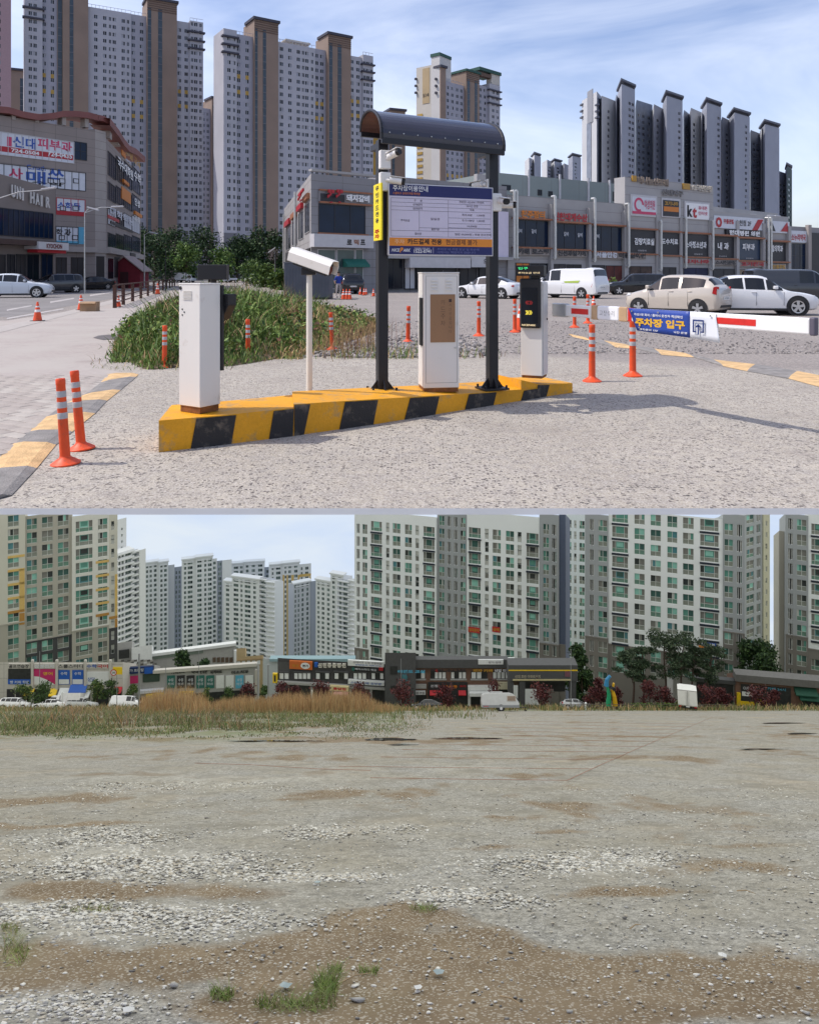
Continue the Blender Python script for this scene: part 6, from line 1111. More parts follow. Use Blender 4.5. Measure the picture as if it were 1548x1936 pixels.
# dry reeds and dead shrubs standing on the mound's right side
P = []
for cx_, cy_, m_ in ((-.9, 14.4, 90), (-.75, 15.6, 60), (-1.2, 13.4, 80), (-3.4, 20.5, 40), (-5.0, 21.5, 50)):
    P.append(np.stack([cx_ + r.normal(size=m_) * .22, cy_ + r.normal(size=m_) * .3, np.zeros(m_)], 1))
P = np.concatenate(P); P[:, 2] = mound_h(P[:, 0], P[:, 1]); blades('dry_weeds', P, .45 + .4 * r.random(len(P)), .005, [GRASS[3], GRASS[4]], r.choice(2, len(P)), lean=.28, seed=8)
# weeds and rubble along the mound's right foot
RUB = mat('rubble_stone', (.34, .31, .29), rough=.9, var=.25, scale=3); RUB2 = mat('dark_rubble_stone', (.17, .155, .15), rough=.9, var=.25, scale=3)
ICO = None
def stones(name, P, S, mats, mi, seed=2, flat=.6, tiltz=None, kind='stuff'):
    global ICO
    if ICO is None:
        bm = bmesh.new(); bmesh.ops.create_icosphere(bm, subdivisions=1, radius=1); bm.verts.ensure_lookup_table(); ICO = (np.array([v.co[:] for v in bm.verts]), np.array([[v.index for v in f.verts] for f in bm.faces])); bm.free()
    v0, f0 = ICO; r = np.random.default_rng(seed); n = len(P); a = r.random(n) * 6.283; ca, sa = np.cos(a), np.sin(a); J = v0[None] * (1 + .28 * r.normal(size=(n, len(v0), 1))); J = J * (np.stack([1 + .35 * r.random(n), .75 + .3 * r.random(n), flat * (.7 + .5 * r.random(n))], 1)[:, None, :]) * np.asarray(S).reshape(-1, 1, 1)
    Q = np.stack([J[..., 0] * ca[:, None] - J[..., 1] * sa[:, None], J[..., 0] * sa[:, None] + J[..., 1] * ca[:, None], J[..., 2]], -1)
    if tiltz is not None: Q[..., 2] += Q[..., 1] * tiltz
    Q = Q + P[:, None, :]; Fc = (f0[None] + (np.arange(n) * len(v0))[:, None, None]).reshape(-1, 3); return np_mesh(name, Q.reshape(-1, 3), Fc, mats, None, kind, np.repeat(mi, len(f0)))
n = 2600; X = r.normal(-.25, .75, n); Y = 13.2 + np.abs(r.normal(0, 1.8, n)); X = X + (Y - 13) * .12; k = (X < 1.6) & (Y < 19); P = np.stack([X[k], Y[k], np.full(k.sum(), .012)], 1)
stones('rubble', P, .02 + .045 * r.random(k.sum()) ** 2, [RUB, RUB2], r.choice(2, k.sum(), p=[.6, .4]))
n = 5000; X = r.uniform(-1.5, 9, n); Y = 13.8 + 10 * r.random(n) ** 1.6; k = (Y + .55 * X > 14.6); P = np.stack([X[k], Y[k], np.full(k.sum(), .006)], 1); stones('gravel', P, .010 + .022 * r.random(k.sum()) ** 3, [RUB, RUB2], r.choice(2, k.sum(), p=[.65, .35]), 4)
n = 700; X = r.normal(-.1, .8, n); Y = 12.9 + np.abs(r.normal(0, .8, n)); blades('weeds', np.stack([X, Y, np.zeros(n)], 1), .10 + .12 * r.random(n), .006, GRASS, r.choice(5, n), seed=12)
# ================================================================== LOWER FIELD: sky, ground
TH = math.atan(SLOPE)
def sky_mat():
    m = bpy.data.materials.new('overcast_sky'); m.use_nodes = True; t = m.node_tree; t.nodes.clear(); l = t.links.new
    g = N(t, 'ShaderNodeNewGeometry'); s = N(t, 'ShaderNodeSeparateXYZ'); l(g.outputs['Position'], s.inputs[0])
    def math_(op, a, b=None, cc=None):
        n = N(t, 'ShaderNodeMath', operation=op)
        for k, v in enumerate((a, b, cc)):
            if v is None: continue
            if isinstance(v, (int, float)): n.inputs[k].default_value = v
            else: l(v, n.inputs[k])
        return n.outputs[0]
    az = math_('DIVIDE', s.outputs[0], s.outputs[1]); el = math_('ADD', math_('DIVIDE', math_('SUBTRACT', s.outputs[2], EYE), s.outputs[1]), SLOPE)
    cb = N(t, 'ShaderNodeCombineXYZ'); l(az, cb.inputs[0]); l(math_('MULTIPLY', el, 3.2), cb.inputs[1])
    nz = N(t, 'ShaderNodeTexNoise'); nz.inputs['Scale'].default_value = 5; nz.inputs['Detail'].default_value = 6; nz.inputs['Distortion'].default_value = .5; l(cb.outputs[0], nz.inputs['Vector'])
    r = N(t, 'ShaderNodeValToRGB'); r.color_ramp.elements[0].position = .36; r.color_ramp.elements[0].color = (.55, .65, .82, 1); r.color_ramp.elements[1].position = .66; r.color_ramp.elements[1].color = (.66, .73, .81, 1); l(nz.outputs[0], r.inputs[0])
    far = N(t, 'ShaderNodeMapRange'); far.inputs[1].default_value = 250; far.inputs[2].default_value = 540; far.inputs[3].default_value = 1; far.inputs[4].default_value = 0; l(s.outputs[1], far.inputs[0])
    em = N(t, 'ShaderNodeEmission'); ovc = N(t, 'ShaderNodeMixRGB'); ovc.inputs[2].default_value = (.79, .80, .785, 1); l(far.outputs[0], ovc.inputs[0]); l(r.outputs[0], ovc.inputs[1]); l(ovc.outputs[0], em.inputs[0]); l(math_('MULTIPLY_ADD', far.outputs[0], .36, .88), em.inputs[1]); o = N(t, 'ShaderNodeOutputMaterial'); l(em.outputs[0], o.inputs[0]); return m
cz = lambda Y: EYE - (970 - HA) / F * Y
mb = MB(); Y0, Y1 = EDGE + .03, 560.0; w0, w1 = 90.0, 620.0
A_, B_, C_, D_ = (-w0, Y0, cz(Y0)), (w0, Y0, cz(Y0)), (w1, Y1, cz(Y1)), (-w1, Y1, cz(Y1)); low = lambda p: (p[0], p[1], fz(p[1]) - 6)
mb.quad(A_, B_, C_, D_); mb.quad(D_, C_, low(C_), low(D_)); mb.quad(A_, D_, low(D_), low(A_)); mb.quad(C_, B_, low(B_), low(C_))
setp(mb.build('sky', sky_mat()), kind='structure')
# --- the field: gravel and dirt, one graded sheet; a vertex mask says where the soil lies bare
NYg, NXg = 420, 300
tt = np.linspace(0, 1, NYg); Yg = np.concatenate([np.linspace(-4, 4.4, 6), 4.5 * (640 / 4.5) ** tt]); Ug = np.linspace(-1, 1, NXg)
XX = Ug[None, :] * (.62 * np.maximum(Yg, 4)[:, None] + 1.0); YY = np.repeat(Yg[:, None], NXg, 1)
wide = np.abs(Ug) > .985; XX[:, wide] *= 1.8
def pxof(X, Y): return CX + X / np.maximum(Y, .5) * F, HB + F * EYE_FIELD / np.maximum(Y, .5)
def blob(X, Y, x, y, rx, ry, ang=0.0):            # a patch of ground that shows at picture point (x, y)
    P = gb(x, y); k = P.y / F; ry_m = P.y ** 2 / (F * EYE_FIELD) * ry; dx, dy = (X - P.x) / (rx * k), (Y - P.y) / ry_m; ca, sa = math.cos(ang), math.sin(ang); return np.exp(-((dx * ca + dy * sa) ** 2 + (dy * ca - dx * sa) ** 2) ** 1.3)
DIRT = [(950, 1835, 640, 78), (640, 1775, 330, 44), (320, 1682, 300, 22), (380, 1815, 320, 26), (1350, 1850, 420, 52), (760, 1728, 150, 26), (1340, 1640, 120, 18), (700, 1503, 190, 9), (1130, 1524, 150, 9), (950, 1546, 100, 5), (1040, 1576, 90, 5), (120, 1512, 130, 8), (820, 1600, 200, 6), (60, 1815, 70, 40), (700, 1640, 120, 8), (300, 1466, 240, 4), (1200, 1392, 220, 3), (560, 1398, 260, 5), (300, 1372, 320, 12), (950, 1465, 110, 5), (1450, 1420, 60, 3), (1420, 1600, 110, 8), (740, 1402, 120, 6), (900, 1399, 130, 4), (1490, 1390, 90, 4), (930, 1910, 500, 40), (520, 1890, 130, 30), (1180, 1690, 260, 10), (160, 1560, 200, 5)]
PALEG = [(330, 1742, 300, 34), (130, 1900, 180, 40), (80, 1720, 140, 22), (420, 1478, 330, 22), (330, 1640, 330, 30), (150, 1590, 200, 30), (600, 1570, 160, 12), (900, 1700, 110, 18), (860, 1450, 110, 8), (580, 1655, 90, 10), (1110, 1630, 160, 22), (700, 1660, 60, 8)]
def field_masks(X, Y):
    wx, wy = X + (vnoise(X * .9 + 40, Y * .45 + 40, 3) - .5) * .09 * np.maximum(Y, 3), Y + (vnoise(X * .8 + 9, Y * .5 + 70, 4) - .5) * .10 * np.maximum(Y, 3)
    d = sum(blob(wx, wy, *b) for b in DIRT); p = sum(blob(wx, wy, *b) for b in PALEG); n = vnoise(X * 1.3 + 20, Y * .9 + 20, 5, 5)
    n2 = vnoise(X * .35 + 3, Y * .28 + 8, 15, 6); far_ = np.clip((Y - 7) / 8, 0, 1); d = np.clip(d * (.85 - .25 * far_) + (n - .5) * (1.5 + .6 * far_) + (n2 - .5) * 1.6 - .12, 0, 1); p = np.clip(p * (1.35 - .75 * far_) + (n - .5) * (1.1 + .7 * far_) - (n2 - .5) * .7 - .20, 0, 1); return d * (1 - .9 * p), p
dm, pm = field_masks(XX, YY); ZZ = fz(1.0) + SLOPE - SLOPE * YY
rel = .028 * (vnoise(XX * 1.7 + 5, YY * 1.7 + 5, 8, 4) - .5) * np.clip(YY / 5, .3, 3); ZZ = ZZ + rel
ii = np.arange(XX.size).reshape(XX.shape); Ff = np.stack([ii[:-1, :-1], ii[:-1, 1:], ii[1:, 1:], ii[1:, :-1]], -1).reshape(-1, 4)
def field_mat():
    m = bpy.data.materials.new('gravel_field'); m.use_nodes = True; t = m.node_tree; b = t.nodes['Principled BSDF']; l = t.links.new; b.inputs['Roughness'].default_value = .95; b.inputs['Specular IOR Level'].default_value = .1
    g = N(t, 'ShaderNodeNewGeometry'); at = N(t, 'ShaderNodeAttribute', attribute_name='masks'); sp_ = N(t, 'ShaderNodeSeparateColor'); l(at.outputs['Color'], sp_.inputs[0])
    def no(sc, det=4, ro=.6):
        n = N(t, 'ShaderNodeTexNoise'); n.inputs['Scale'].default_value = sc; n.inputs['Detail'].default_value = det; n.inputs['Roughness'].default_value = ro; l(g.outputs['Position'], n.inputs['Vector']); return n.outputs[0]
    def ra(v, a, bb, ca=(0, 0, 0), cb=(1, 1, 1)):
        r = N(t, 'ShaderNodeValToRGB'); r.color_ramp.elements[0].position = a; r.color_ramp.elements[1].position = bb; r.color_ramp.elements[0].color = (*ca, 1); r.color_ramp.elements[1].color = (*cb, 1); l(v, r.inputs[0]); return r.outputs[0]
    def mi(f, a, bb):
        x = N(t, 'ShaderNodeMixRGB')
        for k, v in ((0, f), (1, a), (2, bb)):
            if isinstance(v, (int, float)): x.inputs[k].default_value = v
            elif isinstance(v, tuple): x.inputs[k].default_value = (*v, 1)
            else: l(v, x.inputs[k])
        return x.outputs[0]
    vo = N(t, 'ShaderNodeTexVoronoi'); vo.inputs['Scale'].default_value = 26; l(g.outputs['Position'], vo.inputs['Vector']); vs = N(t, 'ShaderNodeSeparateColor'); l(vo.outputs['Color'], vs.inputs[0])
    vo2 = N(t, 'ShaderNodeTexVoronoi'); vo2.inputs['Scale'].default_value = 60; l(g.outputs['Position'], vo2.inputs['Vector']); v2 = N(t, 'ShaderNodeSeparateColor'); l(vo2.outputs['Color'], v2.inputs[0])
    grav = mi(vs.outputs[0], (.19, .183, .168), (.42, .408, .375)); grav = mi(ra(v2.outputs[0], .55, .6), grav, mi(v2.outputs[1], (.17, .165, .15), (.50, .48, .43)))
    grav = mi(ra(no(.5, 5), .35, .7), grav, (.31, .285, .23)); pale = mi(vs.outputs[1], (.36, .345, .30), (.60, .575, .51)); grav = mi(ra(sp_.outputs[1], 0, 1, cb=(.7, .7, .7)), grav, pale)
    grav = mi(ra(no(3.2, 5, .75), .54, .70, cb=(.7, .7, .7)), grav, (.165, .155, .13)); grav = mi(ra(no(8, 4, .8), .50, .60, cb=(.55, .55, .55)), grav, (.15, .145, .13)); grav = mi(ra(no(11, 4, .8), .56, .66, cb=(.6, .6, .6)), grav, (.58, .56, .50)); grav = mi(ra(no(.23, 5, .6), .56, .72, cb=(.6, .6, .6)), grav, (.40, .335, .24)); grav = mi(ra(no(.9, 6, .72), .50, .66, cb=(.75, .75, .75)), grav, (.215, .20, .165))
    soil = mi(ra(no(1.6, 6, .65), .3, .7), (.15, .11, .07), (.245, .19, .125)); soil = mi(ra(v2.outputs[2], .80, .84), soil, (.36, .32, .26)); soil = mi(ra(no(9, 4, .7), .62, .75), soil, (.12, .088, .058))
    dd = N(t, 'ShaderNodeMath', operation='MULTIPLY_ADD'); l(no(2.5, 6, .7), dd.inputs[0]); dd.inputs[1].default_value = .7; l(sp_.outputs[0], dd.inputs[2])
    col = mi(ra(dd.outputs[0], .55, .95), grav, soil); col = mi(sp_.outputs[2], col, (.135, .175, .05)); l(col, b.inputs['Base Color'])
    bp = N(t, 'ShaderNodeBump'); bp.inputs['Strength'].default_value = .8; bp.inputs['Distance'].default_value = .02; l(mi(.5, vo.outputs['Distance'], no(40, 3)), bp.inputs['Height']); l(bp.outputs[0], b.inputs['Normal']); return m
fo = np_mesh('field', np.stack([XX, YY, ZZ], -1).reshape(-1, 3), Ff, field_mat(), smooth=True); setp(fo, kind='structure')
px_, py_ = pxof(XX, YY); gmask = np.clip(np.exp(-((py_ - 1385) / 14) ** 2) * (px_ < 560) * .55 + ((py_ < 1372) & (px_ < 760)) * .5 + (py_ < 1344.5) * .7 + np.exp(-((px_ - 30) / 40) ** 2 - ((py_ - 1790) / 40) ** 2) * .5 + np.exp(-((px_ - 590) / 120) ** 2 - ((py_ - 1895) / 30) ** 2) * .35, 0, 1) * np.clip(vnoise(XX * .8, YY * .35, 12, 5) * 2.6 - .75, 0, 1)
ca_ = fo.data.color_attributes.new('masks', 'FLOAT_COLOR', 'POINT'); ca_.data.foreach_set('color', np.stack([dm, pm, gmask, np.ones_like(dm)], -1).astype(np.float32).ravel())
# --- loose stones
GS = [mat('gravel_pale', (.66, .64, .58), rough=.85, var=.14, scale=9), mat('gravel_grey', (.36, .35, .325), rough=.85, var=.18, scale=9), mat('gravel_buff', (.50, .45, .36), rough=.85, var=.15, scale=9), mat('gravel_dark', (.17, .16, .15), rough=.85, var=.2, scale=9)]
r = np.random.default_rng(21)
def scatter(n, ymin, ymax, fn, pw=1.0):
    Y = ymin + (ymax - ymin) * r.random(n) ** pw; X = (r.random(n) * 2 - 1) * (.565 * Y + .1); d, p = field_masks(X, Y); k = r.random(n) < fn(d, p, X, Y); return X[k], Y[k], d[k], p[k]
for nm, n, y0, y1, fn, s0, s1, ws in (('gravel', 120000, 4.7, 18, lambda d, p, X, Y: np.clip(.03 + .97 * p ** 1.1 * (1 - d), 0, 1) * np.clip(14 / Y, 0, 1), .011, .030, (.56, .20, .17, .07)), ('loose_stones', 26000, 4.7, 13, lambda d, p, X, Y: (.34 - .24 * d) * np.clip(vnoise(X * 2.2, Y * 2.2, 61, 3) * 3 - .9, .1, 1), .005, .021, (.25, .40, .2, .15))):
    X, Y, d, p = scatter(n, y0, y1, fn); P = np.stack([X, Y, fz(0) - SLOPE * Y + .006], 1); S = s0 + (s1 - s0) * r.random(len(X)) ** 2.8 * (.6 + .4 * p) * np.clip(Y / 7, .8, 1.3); stones(nm, P, S, GS, r.choice(4, len(X), p=ws), 31, flat=.55, tiltz=-SLOPE)
for x, y, s, lab in ((678, 1895, .045, 'flat grey slab of stone lying in the grass at the bottom edge'), (672, 1868, .026, 'white lump of rubble beside the green tuft'), (330, 1866, .03, 'large grey stone above the lower gravel patch'), (790, 1878, .026, 'pale flat stone right of the green tuft'), (935, 1637, .04, 'dark stone alone on the grey gravel'), (200, 1745, .036, 'white stone shining in the pale gravel bank')):
    P = gb(x, y); o = stones('stone', np.array([[0, 0, 0.]]), [s], [GS[0 if 'white' in lab or 'pale' in lab else 1 if 'grey' in lab else 3]], np.zeros(1, int), int(x), .5, -SLOPE, None); o.location = (P.x, P.y, P.z + .012); setp(o, lab, 'stone', 'larger stones on the field')
# --- puddles, ropes
WATER = mat('wet_mud', (.07, .06, .048), rough=.05, var=.2, scale=1.5, spec=.6)
def flat(name, x, y, rx, ry, lab, m, off=.012, n=28, seed=1):
    q = random.Random(seed); mb = MB(); pts = []
    for k in range(n):
        a = k / n * 6.283; rr = 1 + .22 * math.sin(3 * a + q.random()) + .15 * q.random(); P = gb(x + rx * rr * math.cos(a), y + ry * rr * math.sin(a)); pts.append(P + Vector((0, 0, .02 + off)))
    mb.poly(pts[::-1]); return setp(mb.build(name, m), kind='structure')
for i, (x, y, rx, ry) in enumerate(((735, 1399, 42, 2.2), (880, 1397, 58, 1.2), (520, 1402, 80, .9), (1478, 1368, 36, .7), (1515, 1388, 26, 1.1), (1440, 1418, 40, .8), (760, 1409, 26, .7))): flat('puddle', x, y, rx, ry, '', WATER, seed=i)
ROPE = mat('red_rope', (.30, .15, .10), rough=.8, var=.15, scale=8)
def rope(pts, label, r_=.007):
    mb = MB(); P = [gb(x, y) for x, y in pts]; P = [p + Vector((0, 0, .03)) for p in P]
    for a, b in zip(P[:-1], P[1:]): mb.tube(a, b, r_, r_, 5)
    setp(mb.build('rope', ROPE), label, 'rope', 'red ropes marking parking bays')
edge = [(1072, 1478), (1138, 1447), (1210, 1415), (1268, 1390), (1320, 1368), (1346, 1357)]; rope(edge, 'long red rope running into the distance along the ends of the bays')
def edge_x(y):
    for (x0, y0), (x1, y1) in zip(edge[:-1], edge[1:]):
        if y1 <= y <= y0: return x0 + (x1 - x0) * (y0 - y) / (y0 - y1)
for k, (y, xl) in enumerate(((1478, 700), (1456, 640), (1438, 720), (1424, 760), (1413, 790), (1403, 830), (1395, 860), (1388, 900), (1381, 930), (1375, 960), (1370, 1000))):
    x1 = edge_x(y); rope([(xl, y - 5), ((xl + x1) / 2, y - 2), (x1, y)], 'thin red rope lying crosswise on the gravel between two parking bays', .0055)
rope([(368, 1445), (470, 1448), (600, 1456), (700, 1459)], 'red rope lying apart on the pale gravel, left of the bays', .006)
# --- grass, tufts, reeds
FG = [leafmat('field_grass_green', (.115, .165, .050)), leafmat('field_grass_dark', (.07, .10, .035)), leafmat('field_grass_dry', (.34, .27, .15)), leafmat('field_grass_olive', (.17, .17, .07)), leafmat('reed_straw', (.50, .34, .175)), leafmat('reed_brown', (.37, .22, .11)), leafmat('dead_weed', (.20, .15, .10))]
def on_field(x, y): P = F * EYE_FIELD / (y - HB); return (x - CX) / F * P, P
def strip(name, n, x0, x1, y0, y1, hfun, wfun, mats, pr, seed, lean=.3, clump=.6, kind=None, bend=.5):
    q = np.random.default_rng(seed); x = q.uniform(x0, x1, n); y = q.uniform(y0, y1, n); X, Y = on_field(x, y); k = q.random(n) < np.clip(vnoise(X * .35 + seed, Y * .22, seed, 4) * 3.2 - 1.6 + clump, 0, 1) * np.clip((x1 - x) / (.22 * (x1 - x0)) + .08 * q.normal(size=n), .0, 1) * np.clip((x - x0) / (.10 * (x1 - x0)), 0, 1) * np.clip((y1 - y) / (.3 * (y1 - y0)) , 0, 1); x, y, X, Y = x[k], y[k], X[k], Y[k]; P = np.stack([X, Y, fz(0) - SLOPE * Y], 1); mi = q.choice(len(mats), len(X), p=pr)
    return blades(name, P, hfun(x, y, q), wfun * np.ones(len(X)), mats, mi, lean, seed + 1, bend=bend)
strip('grass', 60000, -120, 820, 1347, 1400, lambda x, y, q: (.10 + .50 * np.clip((1388 - y) / 40, 0, 1)) * np.clip(1.25 - x / 1000, .3, 1.2) * (.45 + 1.1 * q.random(len(x))), .020, [FG[0], FG[1], FG[2], FG[3], FG[6]], [.34, .16, .16, .22, .12], 41, clump=.40, lean=.6)
strip('grass', 5000, 380, 960, 1341, 1362, lambda x, y, q: .35 + .2 * q.random(len(x)), .03, [FG[0], FG[3], FG[2]], [.5, .3, .2], 43, clump=.6)
strip('grass', 9000, 880, 1620, 1338.5, 1345, lambda x, y, q: .45 + .45 * q.random(len(x)), .05, [FG[0], FG[3], FG[2], FG[4]], [.25, .25, .28, .22], 45, clump=.75)
strip('grass', 9000, -60, 400, 1338, 1347, lambda x, y, q: .5 + .3 * q.random(len(x)), .05, [FG[3], FG[2], FG[1], FG[5]], [.3, .35, .2, .15], 47, clump=.7)
strip('reeds', 6500, 262, 400, 1344, 1352, lambda x, y, q: (.9 + 1.75 * np.clip(1 - np.abs((x - 335) / 80) ** 2, 0, 1) + .8 * (vnoise(x / 15., x * 0, 6, 3) - .4)), .022, [FG[4], FG[5], FG[2]], [.5, .35, .15], 49, lean=.16, clump=.8, bend=.3)
strip('reeds', 15000, 370, 760, 1343, 1350, lambda x, y, q: (1.25 + 1.1 * np.clip((x - 380) / 300, 0, 1) - 1.4 * np.clip((x - 670) / 60, 0, 1) + .9 * (vnoise(x / 17., x * 0, 4, 3) - .4)), .022, [FG[4], FG[5], FG[2]], [.5, .33, .17], 51, lean=.15, clump=.85, bend=.3)
strip('reeds', 1500, 120, 262, 1346, 1352, lambda x, y, q: .7 + .3 * q.random(len(x)), .03, [FG[2], FG[5], FG[6]], [.4, .3, .3], 53, lean=.3, clump=.5)
strip('dead_weeds', 4500, 0, 560, 1350, 1385, lambda x, y, q: .7 + .5 * q.random(len(x)), .022, [FG[6], FG[5], FG[1]], [.55, .2, .25], 55, lean=.45, clump=.25)
strip('reeds', 2500, 700, 900, 1340, 1346, lambda x, y, q: .5 + .4 * q.random(len(x)), .035, [FG[4], FG[2], FG[0]], [.4, .3, .3], 57, clump=.6)
def tuft(x, y, rx, ry, n, h, label, mats=(0, 1, 3), seed=1, w=.0026):
    q = np.random.default_rng(seed); a = q.random(n) * 6.283; rr = q.random(n) ** .7; X, Y = on_field(x + rx * rr * np.cos(a), y + ry * rr * np.sin(a)); X0, Y0_ = on_field(x, y); o = blades('grass_tuft', np.stack([X - X0, Y - Y0_, -SLOPE * (Y - Y0_)], 1), h * np.ones(n), w * np.ones(n), [(GRASS + FG)[i] for i in mats], q.choice(len(mats), n), .75, seed); o.location = (X0, Y0_, fz(Y0_) + .01); setp(o, label, 'grass tuft', 'grass tufts on the gravel'); o['kind'] = 'thing'
for i, (x, y, rx, ry, n, h, lab) in enumerate(((616, 1872, 22, 24, 420, .075, 'tallest bright green grass tuft at the bottom, right of the middle weeds'), (420, 1886, 24, 12, 220, .05, 'small green grass tuft left of the tallest one at the bottom'), (560, 1905, 80, 16, 420, .06, 'low spreading green weeds along the bottom edge'), (632, 1838, 14, 8, 120, .04, 'small tuft just above the tallest one'), (695, 1842, 20, 7, 110, .04, 'flat weeds on bare soil right of the tallest tuft'), (800, 1722, 26, 8, 140, .04, 'thin olive tuft on the dark soil in the middle'), (170, 1722, 60, 6, 160, .04, 'green weeds along the upper rim of the gravel bank'), (28, 1800, 26, 34, 360, .04, 'yellowish weeds at the left edge below the gravel bank'), (20, 1760, 18, 10, 140, .04, 'weeds at the left edge beside the gravel bank'))): tuft(x, y, rx, ry, n, h, lab, (0, 2, 8) if i < 6 else (2, 8, 7), 70 + i)
TW_ = mat('dry_twig', (.33, .24, .14), rough=.85, var=.2, scale=12)
for i, (x0, y0, x1, y1, lab) in enumerate(((640, 1868, 700, 1853, 'pale dry twig leaning out of the tall grass tuft'), (945, 1892, 990, 1918, 'thin dry stalk on the brown soil at the bottom'), (1393, 1690, 1428, 1699, 'short dark stick on the gravel at the right'), (1190, 1763, 1212, 1759, 'tiny dark stick near the brown soil border'), (490, 1880, 510, 1868, 'short dry stem between the two bottom tufts'))):
    mb = MB(); a, b = gb(x0, y0) + Vector((0, 0, .03)), gb(x1, y1) + Vector((0, 0, .05)); mb.tube(a, a.lerp(b, .5) + Vector((0, 0, .02)), .006, .005, 5); mb.tube(a.lerp(b, .5) + Vector((0, 0, .02)), b, .005, .002, 5); setp(mb.build('twig', TW_), lab, 'twig')
LIT = mat('plastic_scrap_white', (.58, .58, .56), rough=.4, var=.05); LITB = mat('plastic_scrap_blue', (.24, .31, .32), rough=.4, var=.1)
for i, (x, y, s, m_, lab) in enumerate(((600, 1674, .035, LITB, 'bluish scrap of plastic on the gravel in the middle'), (830, 1846, .04, LITB, 'pale blue plastic film on the soil right of the tuft'), (540, 1872, .04, LITB, 'grey blue film beside the green weeds'), (790, 1876, .03, LIT, 'white plastic bit on the brown soil'), (244, 1918, .035, LIT, 'white plastic bit on the lower gravel patch'), (1365, 1815, .03, LIT, 'white paper strip on the brown soil at the right'))):
    P = gb(x, y); mb = MB(); q = random.Random(i); pts = [P + Vector((s * (1 + .3 * q.random()) * math.cos(a), s * 1.4 * math.sin(a), .028 - SLOPE * s * 1.4 * math.sin(a) + .02 * q.random())) for a in [k * 1.047 for k in range(6)]]; mb.add(pts + [P + Vector((0, 0, .05))], [(k, (k + 1) % 6, 6) for k in range(6)]); setp(mb.build('litter', m_), lab, 'litter')
# ================================================================== LOWER FIELD: apartment towers
BWH_ = mat('apartment_white_paint', (.68, .71, .71), rough=.8, var=.035, scale=.15); BGR = mat('apartment_grey_paint', (.30, .32, .33), rough=.8, var=.04, scale=.15); BBE = mat('apartment_beige_paint', (.50, .49, .42), rough=.8, var=.04, scale=.15); BBE2 = mat('apartment_taupe_paint', (.36, .345, .295), rough=.8, var=.04, scale=.15); BGB = mat('apartment_base_grey', (.17, .16, .145), rough=.8, var=.06, scale=.3); NVY = mat('navy_balcony_ledge', (.018, .024, .038), rough=.5, var=.05); BLU = mat('blue_grey_pier', (.075, .095, .15), rough=.7, var=.05); BYE = mat('apartment_yellow_panel', (.55, .38, .13), rough=.8, var=.05); BOR = mat('apartment_orange_panel', (.38, .20, .05), rough=.8, var=.05); BDG = mat('apartment_charcoal_base', (.055, .057, .06), rough=.8, var=.06)
WFR = mat('window_frame_pale', (.50, .53, .50), rough=.5, var=0); WFW = mat('window_frame_bright', (.70, .72, .70), rough=.5, var=0)
def pg(name, col, ro=.1): return mat(name, tuple(v * 1.6 + .014 for v in col), rough=ro, var=.12, scale=.9, spec=.3)
PG_ = [pg('pane_green', (.055, .155, .125)), pg('pane_dark_green', (.022, .058, .050)), pg('pane_grey', (.10, .10, .09)), pg('pane_black', (.016, .020, .020)), pg('pane_pale_green', (.14, .30, .25)), pg('pane_teal', (.04, .12, .135))]; PLOW = [pg('railing_glass', (.125, .135, .115), .2), pg('railing_glass_green', (.07, .13, .10), .2)]
WM = {}
